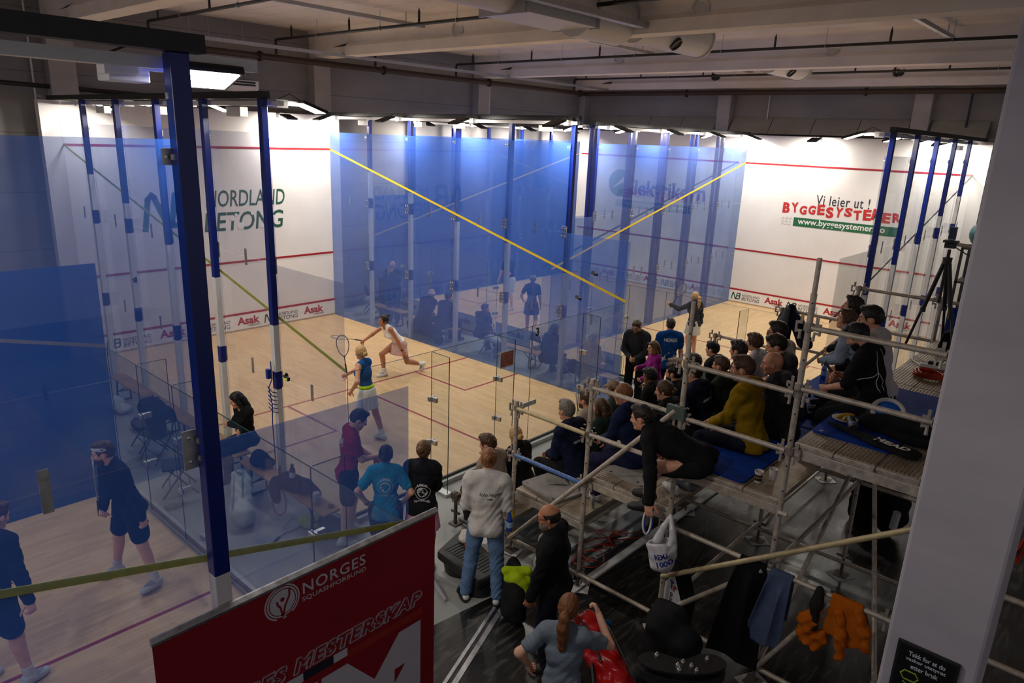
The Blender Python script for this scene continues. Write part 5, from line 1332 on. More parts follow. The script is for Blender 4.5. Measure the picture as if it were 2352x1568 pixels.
# sign on the near column: an upright framed notice
root = thing('notice_frame', 'black framed notice with white words and lime outlines on the near column', 'sign', (16.52, 0.01, 1.5))
mb = MB(); mb.box((16.345, 0.0, 1.42), (16.70, 0.02, 1.90)); part('frame', mb, M_black, root, bevel=0.004)
# facing the camera side of the column
for o in list(root.children): bpy.data.objects.remove(o)
root.location = (16.55, -0.57, 1.6)
mb = MB(); mb.box((16.40, -0.572, 1.74), (16.74, -0.551, 2.215)); part('frame', mb, M_black, root, bevel=0.004)
mb = MB(); mb.box((16.418, -0.5745, 1.758), (16.722, -0.572, 2.197)); part('poster', mb, plain('poster_black', (0.006, 0.006, 0.007), 0.35), root)
mb = MB()
for i, w in enumerate(('Takk for at du', 'vasker utstyret', 'etter bruk')): text_on(mb, w, (16.57, -0.5755, 2.155-0.042*i), (1, 0, 0), (0, 0, 1), w=(0.20, 0.22, 0.15)[i], h=0.032, bold=0.02)
part('poster_lettering', mb, M_bwhite, root)
mb = MB(); mt = plain('poster_lime', (0.25, 0.42, 0.02), 0.5)
for pts in ([(16.45, 2.0), (16.47, 2.03), (16.53, 2.03), (16.55, 2.0), (16.53, 1.97), (16.47, 1.97), (16.45, 2.0)], [(16.43, 1.90), (16.47, 1.90), (16.47, 1.86), (16.52, 1.86), (16.52, 1.92), (16.47, 1.95)], [(16.58, 1.96), (16.62, 2.0), (16.68, 1.97), (16.69, 1.90), (16.64, 1.86), (16.58, 1.9), (16.58, 1.96)]):
    mb.tube([(a, -0.576, b) for a, b in pts], 0.005, 5)
part('poster_drawing', mb, mt, root)

# ---------------------------------------------------------------- benches and chairs
M_pine = plain('bench_pine', (0.42, 0.24, 0.10), 0.45, var=0.2, scale=3); M_leg = plain('dark_green_steel', (0.012, 0.018, 0.018), 0.5)
def bench(x0, x1, y, lab, z=0.45, w=0.26):
    root = thing('bench', lab, 'bench', ((x0+x1)/2, y, 0), 'wooden folding benches in the corridors')
    mb = MB(); mb.box((x0, y-w/2, z-0.028), (x1, y+w/2, z)); part('seat_board', mb, M_pine, root, bevel=0.006)
    for x in (x0+0.3, x1-0.3):
        mb = MB()
        for s in (-1, 1): mb.tube([(x, y+s*(w/2-0.03), z-0.03), (x, y+s*(w/2-0.01), 0.02)], 0.016, 6)
        mb.tube([(x, y-w/2, 0.02), (x, y+w/2, 0.02)], 0.016, 6); mb.tube([(x, y-w/2+0.02, 0.2), (x, y+w/2-0.02, 0.2)], 0.012, 6); mb.tube([(x, y-0.06, 0.2), (x+(0.3 if x < (x0+x1)/2 else -0.3), y-0.02, z-0.03)], 0.01, 6)
        part('leg_frame', mb, M_leg, root)
    return root
bench(2.85, 4.9, -0.45, 'wooden bench in the left corridor standing farthest from the woman in black')
bench(4.95, 6.3, -0.45, 'short stretch of wooden bench in the left corridor beside the black folding chairs')
bench(6.45, 7.75, -0.45, 'wooden bench with the long-haired woman in black sitting on it')
bench(7.9, 10.05, -0.47, 'wooden bench in the left corridor with black bags and a white can on top')
bench(0.9, 2.5, 6.98, 'wooden bench at the far end of the right corridor beside the black folding chair')
bench(2.7, 4.5, 6.98, 'wooden bench with the two older men sitting on it, behind the blue glass', 0.40)
bench(5.6, 7.3, 6.98, 'wooden bench with a crumpled white jacket on it, behind the blue glass', 0.40)
bench(8.05, 9.3, 6.98, 'wooden bench with the long-haired person on it at the near end of the blue glass', 0.36)
def chair(x, y, rot, lab, z=0.44):
    root = thing('folding_chair', lab, 'chair', (x, y, 0), 'black folding chairs', 0)
    R = Matrix.Rotation(math.radians(rot), 3, 'Z'); T = lambda a, b, c: tuple(Vector((x, y, 0))+R @ Vector((a, b, c)))
    mb = MB(); mb.prism([T(0.2, -0.2, z-0.03), T(0.2, 0.2, z-0.03), T(-0.15, 0.18, z-0.03), T(-0.15, -0.18, z-0.03)], (0, 0, 0.03)); part('seat', mb, M_black, root, bevel=0.01)
    mb = MB(); P = [T(-0.19-0.0*abs(b), b, 0.62+0.2*math.sqrt(max(0, 1-(b/0.21)**2))) for b in np.linspace(-0.21, 0.21, 11)]
    mb.prism([T(-0.17, -0.2, 0.6)]+P+[T(-0.17, 0.2, 0.6)], tuple(R @ Vector((-0.025, 0, 0)))); part('backrest', mb, M_black, root)
    for s in (-1, 1):
        mb = MB(); mb.tube([T(-0.18, 0.2*s, 0.8), T(-0.1, 0.2*s, z), T(0.22, 0.2*s, 0.0)], 0.012, 6); part('leg', mb, M_dark, root)
        mb = MB(); mb.tube([T(0.12, 0.18*s, z-0.02), T(-0.24, 0.18*s, 0.0)], 0.012, 6); part('leg', mb, M_dark, root)
    mb = MB(); mb.tube([T(0.12, -0.2, 0.14), T(0.12, 0.2, 0.14)], 0.008, 5); mb.tube([T(-0.14, -0.18, 0.14), T(-0.14, 0.18, 0.14)], 0.008, 5); part('stretcher', mb, M_dark, root)
    return root
chair(5.55, -0.95, -95, 'black folding chair facing the near court, farther one behind the blue glass')
chair(6.1, -1.0, -80, 'black folding chair with a dark jacket over its back, behind the thick blue post')
chair(7.35, -1.25, -110, 'black folding chair nearest the thick blue post, low in the left corridor')
chair(0.45, 7.4, 60, 'black folding chair at the far end of the right corridor')
chair(5.55, 7.15, 90, 'black folding chair with the boy in the dark top sitting on it', 0.40)
chair(7.0, 7.3, 80, 'empty black folding chair behind the blue glass beside the red door sign')
chair(7.75, 7.0, 90, 'black folding chair with the dark-haired person in black on it', 0.34)

# ---------------------------------------------------------------- bags, clothes, small things
def G(lbl): return lbl
M_bagb = cloth('black_bag_fabric', (0.010, 0.010, 0.011)); M_bagw = cloth('white_bag_fabric', (0.50, 0.54, 0.53)); M_navyj = cloth('navy_jacket', (0.008, 0.011, 0.025))
# white racket bag leaning under the near bench
S = SDF(); fl_ = (0.3, 0.35, 0.88)
for dx, dy in ((-0.10, 0.05), (0.0, 0.0), (0.10, -0.05)): S.cone((8.36+dx, -0.80+dy*0.6, 0.40), (8.78+dx*1.2, -1.04+dy, 0.15), 0.115, 0.135, fl_, 1.25)
S.ell((8.86, -1.06, 0.17), (0.2, 0.15, 0.16))
o = soft('racket_bag', S, M_bagw, 'white racket bag leaning against the bench in the left corridor', 'bag', 0.015, 0.05, 0.009, cuts=[((0, 0, 0.005), (0, 0, -1))], fr=26)
for k_, dy in enumerate((-0.07, 0.06)):
    mb = MB(); mb.tube([(8.40, -0.86+dy, 0.53), (8.55, -0.93+dy, 0.54), (8.70, -1.02+dy, 0.42), (8.84, -1.12+dy, 0.26)], 0.013, 6); st = part('strap', mb, cloth('grey_strap', (0.22, 0.26, 0.28)), None); st.parent = o; st.location = -o.location
mb = MB(); mb.torus((8.36, -0.82, 0.53), 0.055, 0.012, (0.3, 0.2, 0.9), 18, 6); st = part('handle', mb, cloth('grey_strap', (0.22, 0.26, 0.28)), None); st.parent = o; st.location = -o.location
soft('jacket', SDF().ell((8.23, -0.45, 0.56), (0.16, 0.13, 0.12)).ell((8.38, -0.42, 0.52), (0.1, 0.12, 0.07)), cloth('navy_black_fabric', (0.012, 0.014, 0.02)), 'dark crumpled garment at the far end of the near bench', 'garment', 0.015, 0.04, 0.01, cuts=[((0, 0, 0.452), (0, 0, -1))])
soft('sports_bag', SDF().cone((9.05, -0.52, 0.54), (9.4, -0.45, 0.55), 0.12, 0.11).ell((9.0, -0.66, 0.42), (0.12, 0.06, 0.2)).ell((9.55, -0.4, 0.53), (0.14, 0.06, 0.08)), M_bagb, 'black bag slumped over the middle of the near bench', 'bag', 0.014, 0.05, 0.008)
def bottle(x, y, z, h, r, mats, lab, cat='bottle', group=None):
    root = thing('bottle', lab, cat, (x, y, z), group)
    mb = MB(); mb.lathe((x, y, z), [(0, 0), (r*0.9, 0.0), (r, 0.01), (r, h*0.62), (r*0.85, h*0.74), (r*0.42, h*0.86), (r*0.4, h*0.9)], 18); part('body', mb, mats[0], root, smooth='auto')
    mb = MB(); mb.lathe((x, y, z+h*0.88), [(r*0.48, 0), (r*0.5, 0.005), (r*0.5, h*0.12), (0, h*0.12)], 14); part('cap', mb, mats[1], root, smooth='auto')
    mb = MB(); mb.lathe((x, y, z), [(r*1.01, h*0.25), (r*1.015, h*0.26), (r*1.015, h*0.55), (r*1.01, h*0.56)], 18); part('label_band', mb, mats[2], root, smooth='auto')
    return root
def clearmat(name, col, a=0.35):
    m = bpy.data.materials.new(name); m.use_nodes = True; t = m.node_tree; b = t.nodes['Principled BSDF']; b.inputs['Base Color'].default_value = (*col, 1); b.inputs['Roughness'].default_value = 0.08
    tr = N(t, 'ShaderNodeBsdfTransparent'); tr.inputs[0].default_value = (*[0.5+0.5*c for c in col], 1); mx = N(t, 'ShaderNodeMixShader'); mx.inputs[0].default_value = a
    n = noise(t, None, 6, 2); mm = N(t, 'ShaderNodeMath', operation='MULTIPLY_ADD'); mm.inputs[1].default_value = 0.1; mm.inputs[2].default_value = a-0.05; t.links.new(n, mm.inputs[0]); t.links.new(mm.outputs[0], mx.inputs[0])
    t.links.new(tr.outputs[0], mx.inputs[1]); t.links.new(b.outputs[0], mx.inputs[2]); t.links.new(mx.outputs[0], t.nodes['Material Output'].inputs[0]); return m
M_bc = clearmat('clear_plastic', (0.6, 0.65, 0.7)); M_bb = clearmat('blue_plastic', (0.01, 0.07, 0.45), 0.6); M_lab = plain('label_blue', (0.25, 0.4, 0.65), 0.5)
M_cap = plain('cap_red', (0.35, 0.008, 0.015), 0.4); M_bcap = plain('cap_blue', (0.01, 0.05, 0.4), 0.4)
bottle(9.28, -0.55, 0.63, 0.24, 0.04, (M_black, M_black, M_bwhite), 'black sports bottle standing in the bag on the near bench')
mb = MB(); mb.lathe((9.72, -0.48, 0.451), [(0, 0), (0.05, 0), (0.055, 0.01), (0.055, 0.13), (0.04, 0.15), (0, 0.15)], 18); mb.torus((9.79, -0.48, 0.53), 0.04, 0.008, (0, 1, 0), 14, 6); solo('mug', mb, plain('grey_tin', (0.35, 0.38, 0.4), 0.4, 0.3), 'pale grey mug on the near end of the bench with the black bags', 'mug', smooth='auto')
mb = MB(); mb.torus((9.92, -0.4, 0.463), 0.035, 0.011, n=18, k=6); solo('tape_roll', mb, plain('tape_brown', (0.25, 0.15, 0.07), 0.6), 'small ring of tape on the near end of the bench', 'tape', smooth='auto')
def racket(base, tip, nrmv, col, lab, grip=M_black, L=0.68, wires=(0.6, 0.6, 0.6)):
    base, tip = V3(*base), V3(*tip); d = nrm(tip-base); n = V3(*nrmv); n = nrm(n-d*(n@d)); s = np.cross(d, n)
    fm = plain('racket_%02x%02x%02x' % tuple(int(255*c**0.45) for c in col), col, 0.35)
    root = thing('racket', lab, 'racket', tuple(base))
    P = lambda u, w: tuple(base+d*u*L+s*w*L)
    mb = MB(); mb.tube([P(0, 0), P(0.27, 0)], 0.014, 8); part('grip', mb, grip, root)
    mb = MB(); mb.tube([P(0.27, 0), P(0.46, 0)], 0.009, 6)
    ring = [P(0.735+0.265*math.cos(a), 0.15*math.sin(a)*(1-0.18*math.cos(a+PI))) for a in np.linspace(0, 2*PI, 33)]
    mb.tube(ring, 0.008, 6, cap=False); mb.tube([P(0.44, 0), P(0.52, 0.075)], 0.007, 6); mb.tube([P(0.44, 0), P(0.52, -0.075)], 0.007, 6); part('frame', mb, fm, root)
    mb = MB()
    for k in range(-5, 6):
        w = k*0.025; h = 0.255*math.sqrt(max(0, 1-(w/0.15)**2)); mb.tube([P(0.735-h, w), P(0.735+h, w)], 0.0012, 4)
    for k in range(-8, 9):
        u = k*0.03; h = 0.148*math.sqrt(max(0, 1-(u/0.262)**2)); mb.tube([P(0.735+u, -h), P(0.735+u, h)], 0.0012, 4)
    part('strings', mb, plain('racket_string', wires, 0.5), root)
    return root
racket((9.05, -0.60, 0.78), (9.12, -0.68, 0.12), (0.4, -0.9, 0.2), (0.25, 0.012, 0.02), 'red and black racket hanging head down against the near bench')
racket((9.55, -1.05, 0.012), (9.15, -0.35, 0.012), (0, 0, 1), (0.45, 0.47, 0.5), 'grey racket lying on the floor beneath the near bench')
soft('shirt', SDF().ell((9.45, -0.42, 0.04), (0.2, 0.14, 0.07)).ell((9.62, -0.32, 0.05), (0.12, 0.1, 0.06)), cloth('lime_shirt', (0.30, 0.36, 0.08)), 'crumpled lime garment on the floor under the near bench', 'garment', 0.014, 0.04, 0.01, cuts=[((0, 0, 0.003), (0, 0, -1))])
soft('sports_bag', SDF().ell((9.85, -0.35, 0.12), (0.24, 0.14, 0.14)), cloth('grey_bag', (0.10, 0.12, 0.13)), 'grey bag on the floor under the near end of the bench', 'bag', 0.015, 0.04, 0.01, cuts=[((0, 0, 0.003), (0, 0, -1))])
soft('plastic_bag', SDF().ell((3.5, -0.75, 0.12), (0.28, 0.16, 0.13)).ell((3.8, -0.7, 0.09), (0.16, 0.12, 0.09)), cloth('white_bag', (0.55, 0.57, 0.6)), 'white crumpled bag on the floor before the far bench in the left corridor', 'bag', 0.018, 0.04, 0.014, cuts=[((0, 0, 0.003), (0, 0, -1))])
soft('jacket', SDF().cone((6.0, -1.05, 0.85), (6.05, -0.98, 0.5), 0.17, 0.13).cone((5.9, -0.95, 0.8), (6.25, -0.92, 0.78), 0.14, 0.12), M_navyj, 'dark jacket hung over the back of a folding chair behind the thick blue post', 'jacket', 0.016, 0.04, 0.01)
soft('shoe_bag', SDF().ell((4.75, -0.82, 0.1), (0.18, 0.1, 0.11)), M_bagb, 'small black bag on the floor before the bench in the left corridor', 'bag', 0.015, 0.03, 0.006, cuts=[((0, 0, 0.003), (0, 0, -1))])
# right corridor
soft('sports_bag', SDF().cone((3.3, 6.80, 0.25), (3.9, 6.78, 0.22), 0.2, 0.17).ell((3.0, 6.78, 0.22), (0.2, 0.12, 0.2)).ell((4.2, 6.62, 0.14), (0.14, 0.1, 0.12)), M_bagb, 'heap of black bags on the floor behind the blue glass', 'bag', 0.016, 0.05, 0.012, cuts=[((0, 0, 0.003), (0, 0, -1))])
soft('jacket', SDF().ell((5.75, 6.95, 0.44), (0.26, 0.13, 0.08)).ell((5.95, 6.92, 0.42), (0.16, 0.12, 0.06)), cloth('white_jacket', (0.5, 0.5, 0.52)), 'crumpled white jacket on the bench behind the blue glass', 'jacket', 0.016, 0.04, 0.012)
soft('rucksack', SDF().ell((1.0, 6.9, 0.55), (0.16, 0.12, 0.1)), cloth('pale_bag', (0.35, 0.36, 0.4)), 'pale rolled bag at the end of the far bench in the right corridor', 'bag', 0.016, 0.04, 0.006, cuts=[((0, 0, 0.455), (0, 0, -1))])
soft('rucksack', SDF().ell((8.35, 6.75, 0.42), (0.17, 0.12, 0.16)).ell((8.6, 6.75, 0.3), (0.12, 0.1, 0.12)), M_bagb, 'black rucksack on the bench at the near end of the blue glass', 'bag', 0.016, 0.04, 0.006)
mb = MB(); mb.lathe((5.95, 6.85, 0.0), [(0, 0), (0.045, 0), (0.045, 0.2), (0.03, 0.24), (0, 0.24)], 12); solo('bottle', mb, M_black, 'dark bottle on the floor by the bench behind the blue glass', 'bottle', smooth='auto')
mb = MB(); mb.box((0.9, 7.3, 0.0), (1.35, 7.45, 1.15)); mb.box((0.92, 7.295, 0.1), (1.33, 7.30, 1.1)); solo('speaker', mb, M_black, 'tall black loudspeaker behind the blue glass beside the standing photographer', 'speaker', bevel=0.01)
# action cameras on the glass
def gopro(p, d, lab, mt=M_black):
    root = thing('action_camera', lab, 'camera', p); p = V3(*p); d = V3(*d)
    mb = MB(); mb.lathe(tuple(p), [(0, 0.02), (0.03, 0.02), (0.035, 0)], 14, axis=tuple(d)); mb.tube([tuple(p+d*0.02), tuple(p+d*0.07+V3(0.03, 0, 0.01)), tuple(p+d*0.08+V3(0.09, 0, 0))], 0.012, 6); part('suction_mount', mb, mt, root)
    mb = MB(); mb.cbox(p+d*0.07+V3(0.13, 0, -0.01), (0.075, 0.04, 0.055)); part('camera_body', mb, mt, root, bevel=0.006); return root
c1 = gopro((8.35, -0.02, 1.75), (0, -1, 0), 'small black action camera with lime screen stuck to the grey glass')
mb = MB(); mb.cbox((8.48, -0.113, 1.74), (0.045, 0.004, 0.03)); part('screen', mb, plain('lime_screen', (0.35, 0.6, 0.02), 0.4, emit=0.4), c1)
gopro((8.95, 6.38, 2.6), (0, -1, 0), 'small black action camera high on the blue glass right of the players')
gopro((8.6, 6.38, 2.05), (0, -1, 0), 'small black action camera low on the blue glass right of the players')
gopro((3.4, -0.10, 2.35), (0, -1, 0), 'small black action camera on the far white post of the grey glass')
mb = MB(); mb.tube([(8.2, -0.18, 1.95), (8.25, -0.2, 1.7), (8.15, -0.2, 1.55), (8.22, -0.2, 1.3), (8.18, -0.19, 1.0), (8.2, -0.19, 0.5), (8.2, -0.19, 0.02)], 0.008, 6)
for k in range(6): mb.tube([(8.12, -0.2, 1.55-0.06*k), (8.28, -0.22, 1.52-0.06*k), (8.3, -0.16, 1.5-0.06*k)], 0.007, 5)
mb.cbox((8.14, -0.19, 1.75), (0.06, 0.05, 0.14)); solo('extension_cable', mb, plain('blue_cable', (0.005, 0.03, 0.25), 0.4), 'blue extension cable tied round the white post of the grey glass', 'cable')

# ---------------------------------------------------------------- things on and around the scaffold
M_mat = cloth('blue_gym_mat', (0.003, 0.036, 0.27), 0.75, 0.2); M_gmat = cloth('grey_gym_mat', (0.28, 0.26, 0.245), 0.8, 0.15)
def mat_on(name, x0, y0, x1, y1, z, mt, lab, th=0.018, holes=True, rot=0):
    mb = MB(); c = ((x0+x1)/2, (y0+y1)/2); R = Matrix.Rotation(math.radians(rot), 2)
    hw, hh = (x1-x0)/2, (y1-y0)/2; P = []
    for cx, cy, a0 in ((hw-0.05, hh-0.05, 0), (-hw+0.05, hh-0.05, 90), (-hw+0.05, -hh+0.05, 180), (hw-0.05, -hh+0.05, 270)):
        for k in range(4):
            a = math.radians(a0+30*k); q = R @ Vector((cx+0.05*math.cos(a), cy+0.05*math.sin(a))); P.append((c[0]+q.x, c[1]+q.y, z))
    mb.prism(P, (0, 0, th)); o = solo(name, mb, mt, lab, 'mat', 'gym mats on the scaffold')
    if holes:
        hb = MB()
        for sx in (-1, 1):
            q = R @ Vector((sx*(hw-0.08), -hh+0.05)); hb.lathe((q.x, q.y, th+0.0005), [(0, 0), (0.017, 0)], 12)
        e = part('eyelet', hb, M_black, None); e.parent = o
    return o
mat_on('gym_mat', 13.96, 1.12, 14.62, 2.95, 2.001, M_mat, 'blue gym mat on the third deck under the man in mustard yellow')
mat_on('gym_mat', 13.94, 3.0, 14.9, 4.4, 2.001, M_mat, 'blue gym mat on the third deck behind the man in mustard yellow')
mat_on('gym_mat', 13.90, 4.45, 14.9, 5.8, 2.001, M_mat, 'blue gym mat on the third deck with the blue bottle on it')
mat_on('gym_mat', 15.06, 1.42, 15.75, 2.3, 2.601, M_mat, 'blue gym mat on the top deck with the plate and racket cover')
mat_on('gym_mat', 15.06, 2.4, 15.8, 3.4, 2.601, M_mat, 'blue gym mat on the top deck behind the man in the black zip top')
mat_on('gym_mat', 15.2, 5.3, 16.05, 6.1, 2.601, M_mat, 'blue gym mat on the top deck under the black amplifier')
mat_on('gym_mat', 12.93, 1.25, 13.45, 2.2, 1.471, M_gmat, 'grey gym mat on the second deck under the man with the shaved head')
o = mat_on('step_board', 11.83, 1.12, 12.48, 1.98, 0.905, M_gmat, 'grey step board with dark triangle emblem on the lowest deck in front', 0.03, rot=-10)
mb = MB(); mb.add([(-0.10, 0.22, 0.032), (0.12, -0.0, 0.032), (-0.02, 0.07, 0.032)], [(0, 2, 1)]); mb.add([(-0.10, -0.18, 0.032), (0.12, 0.0, 0.032), (-0.0, -0.02, 0.032)], [(0, 1, 2)]); text_on(mb, 'Reebok', (0.12, 0.25, 0.032), (0.3, 0.95, 0), (-0.95, 0.3, 0), w=0.34, bold=0.02)
e = part('emblem', mb, plain('emblem_grey', (0.06, 0.058, 0.055), 0.6), None); e.parent = o
# cups
def cup(x, y, z, lab, printed):
    root = thing('paper_cup', lab, 'cup', (x, y, z)); mb = MB(); mb.lathe((x, y, z), [(0, 0.003), (0.029, 0.0), (0.041, 0.11), (0.044, 0.112), (0.044, 0.118), (0.039, 0.116), (0.03, 0.03), (0, 0.03)], 20); part('cup_body', mb, plain('paper_white', (0.62, 0.58, 0.54), 0.6), root, smooth='auto')
    if printed:
        mb = MB(); mb.lathe((x, y, z), [(0.0315, 0.02), (0.0322, 0.02), (0.0398, 0.085), (0.0392, 0.085)], 20); part('sleeve_print', mb, plain('print_dark', (0.012, 0.01, 0.01), 0.5), root, smooth='auto')
        mb = MB(); mb.lathe((x, y, z), [(0.0362, 0.05), (0.0366, 0.05), (0.0384, 0.064), (0.038, 0.064)], 20); part('print_band', mb, plain('print_gold', (0.30, 0.2, 0.08), 0.5), root, smooth='auto')
cup(14.70, 1.27, 2.003, 'paper cup with dark printed band on the third deck', True); cup(14.78, 1.42, 2.003, 'plain white paper cup on the third deck', False)
# plate of bananas
mb = MB(); mb.lathe((15.20, 1.92, 2.62), [(0, 0.004), (0.085, 0.004), (0.115, 0.016), (0.118, 0.018), (0.112, 0.02), (0.082, 0.009), (0, 0.009)], 32); solo('paper_plate', mb, plain('plate_white', (0.62, 0.6, 0.58), 0.5), 'white paper plate with banana halves on the top blue mat', 'plate', smooth='auto')
for k, (dx, dy, r) in enumerate(((-0.025, 0.01, 20), (0.03, -0.01, 35), (0.0, 0.035, 10))):
    c = V3(15.20+dx, 1.92+dy, 2.648+0.006*k); R = rotm((0, 0, 1), r+40); S = SDF()
    P = [c+R@V3(0.09*math.sin(a), 0.03*math.cos(a)-0.02, 0) for a in np.linspace(-1, 1, 6)]; S.chain(P, [0.008, 0.016, 0.018, 0.018, 0.016, 0.01])
    soft('banana', S, plain('banana_yellow', (0.52, 0.32, 0.04), 0.5), ['banana half on the paper plate, on its left side', 'banana half on the paper plate, on its right side', 'banana half on the paper plate, at the back'][k], 'banana', 0.005, 0.006, group='bananas on the plate')
# racket cover
S = SDF().cone((15.86, 1.48, 2.64), (15.62, 1.52, 2.645), 0.115, 0.10, (0, 0, 1), 4).cone((15.62, 1.52, 2.645), (15.15, 1.66, 2.645), 0.075, 0.03, (0, 0, 1), 2.0)
o = soft('racket_cover', S, M_bagb, 'black racket cover with white letters lying on the top deck', 'racket cover', 0.009, 0.04, 0.001, cuts=[((0, 0, 2.605), (0, 0, -1))])
mb = MB(); v, fs = text_mesh('HEAD', bold=0.04, shear=0.2); v = fit(v, 0.30, 0.075); rt = nrm(V3(0.97, -0.12, 0)); up = V3(0.12, 0.97, 0)
c = V3(15.73, 1.49, 2.66)-np.array(o.location); bvh = BVHTree.FromObject(o, bpy.context.evaluated_depsgraph_get()); out = []
for p in v:
    q = c+rt*p[0]+up*p[1]; h = bvh.ray_cast(Vector((q[0], q[1], 1.0)), Vector((0, 0, -1))); out.append((q[0], q[1], (h[0].z if h[0] else 0.06)+0.003))
mb.add(out, fs); e = part('cover_lettering', mb, M_white, None); e.parent = o
# blue and white bag beside it
S = SDF().cone((15.45, 2.0, 2.72), (15.95, 1.85, 2.72), 0.10, 0.12).ell((15.5, 1.85, 2.70), (0.16, 0.09, 0.08)).ell((15.8, 1.78, 2.68), (0.22, 0.08, 0.08))
o = soft('sports_bag', S, M_bagb, 'black sports bag with blue and white panels on the top deck', 'bag', 0.012, 0.05, 0.006, cuts=[((0, 0, 2.62), (0, 0, -1))])
mb = MB(); mb.torus((15.55, 1.95, 2.80), 0.13, 0.022, (0.2, -0.6, 0.75), 24, 8); e = part('white_trim', mb, cloth('bag_white', (0.55, 0.53, 0.5)), None, smooth='auto'); e.parent = o; e.location = -o.location
mb = MB(); mb.lathe((15.55, 1.95, 2.80), [(0, 0.03), (0.08, 0.02), (0.115, 0)], 20, axis=(0.2, -0.6, 0.75)); e = part('blue_panel', mb, cloth('bag_blue', (0.01, 0.10, 0.42)), None, smooth='auto'); e.parent = o; e.location = -o.location
root = thing('bottle', 'black drink bottle with pale stripes lying before the blue and white bag', 'bottle', (15.32, 1.75, 2.62))
mb = MB(); mb.tube([(15.27, 1.85, 2.665), (15.37, 1.62, 2.665)], 0.04, 14); part('body', mb, M_black, root, smooth='auto')
mb = MB(); mb.tube([(15.33, 1.715, 2.665), (15.335, 1.70, 2.665)], 0.0415, 14); mb.tube([(15.342, 1.69, 2.665), (15.347, 1.675, 2.665)], 0.0415, 14); part('stripes', mb, M_lab, root)
bottle(14.0, 4.98, 2.02, 0.24, 0.036, (M_bb, M_bcap, M_lab), 'blue plastic water bottle standing on the third deck mat')
bottle(11.0, 1.08, 0.421, 0.25, 0.042, (M_bc, M_cap, M_bwhite), 'clear bottle with red cap on the low front bench deck')
bottle(12.45, 0.22, 0.93, 0.22, 0.036, (M_bb, M_bcap, M_lab), 'small blue water bottle tucked in the back pocket of the blue jeans')
mb = MB(); mb.lathe((12.75, 1.35, 0.901), [(0, 0), (0.03, 0), (0.033, 0.01), (0.033, 0.15), (0.026, 0.165), (0, 0.165)], 18); solo('drink_can', mb, metalmat('can_silver', (0.6, 0.58, 0.55), 0.3), 'silver drink can standing on the lowest deck by the second post', 'can', smooth='auto')
mb = MB(); mb.tube([(13.42, 0.66, 0.045), (13.54, 0.74, 0.045)], 0.034, 16); solo('drink_can', mb, plain('can_blue', (0.005, 0.10, 0.30), 0.35, 0.4), 'blue drink can lying on the black floor by the red bag', 'can', smooth='auto')
# white trainers on the decks
def lone_shoe(x, y, z, rot, col, lab):
    R = rotm((0, 0, 1), rot); f = lambda a, b, c: V3(x, y, z)+R@V3(a, b, c)
    S = SDF().cone(f(-0.09, 0, 0.038), f(0.11, 0.01, 0.03), 0.044, 0.036).cone(f(-0.07, 0, 0.06), f(0.0, 0, 0.055), 0.045, 0.04)
    return soft('trainer', S, plain('trainer_%02x' % int(255*col[0]), col, 0.5), lab, 'shoe', 0.008, 0.03, cuts=[((0, 0, z+0.003), (0, 0, -1))])
lone_shoe(13.72, 1.42, 1.47, 150, (0.5, 0.5, 0.5), 'white trainer on the second deck beside the bending man'); lone_shoe(13.78, 1.60, 1.47, 170, (0.08, 0.09, 0.11), 'dark trainer on the second deck behind the white trainer')
# red cord, power strip
rr = random.Random(3); mb = MB(); pts = []
for k in range(150):
    a = k*0.37; r = 0.13+0.02*math.sin(k*0.9); pts.append((15.42+r*1.15*math.cos(a)+0.02*math.sin(k*0.31), 4.15+r*math.sin(a), 2.615+0.0004*k))
pts += [(15.55, 4.3, 2.67), (15.65, 4.42, 2.75), (15.7, 4.5, 2.66), (15.68, 4.7, 2.62)]
mb.tube(pts, 0.008, 6); solo('cable_coil', mb, plain('cord_red', (0.48, 0.03, 0.006), 0.45), 'coiled orange-red extension cord on the top deck', 'cord', smooth='auto')
root = thing('power_strip', 'white power strip with black plugs on the top deck', 'power strip', (15.4, 4.62, 2.6))
mb = MB(); mb.cbox((15.4, 4.62, 2.625), (0.36, 0.06, 0.045), Matrix.Rotation(0.2, 3, 'Z')); part('strip_body', mb, M_white, root, bevel=0.008)
mb = MB(); mb.cbox((15.33, 4.61, 2.665), (0.055, 0.05, 0.05)); part('plug', mb, M_black, root, bevel=0.01); mb = MB(); mb.cbox((15.41, 4.62, 2.665), (0.05, 0.05, 0.05)); part('plug', mb, M_black, root, bevel=0.01); mb = MB(); mb.cbox((15.49, 4.64, 2.67), (0.06, 0.05, 0.06)); part('plug', mb, M_white, root, bevel=0.01)
mb = MB(); mb.tube([(15.22, 4.6, 2.62), (15.1, 4.75, 2.615), (15.05, 4.95, 2.62), (14.98, 5.1, 2.62)], 0.007, 6); part('lead', mb, M_white, root); mb = MB(); mb.tube([(15.49, 4.64, 2.7), (15.55, 4.7, 2.76), (15.6, 4.6, 2.7), (15.55, 4.5, 2.62)], 0.006, 6); part('lead', mb, M_white, root)
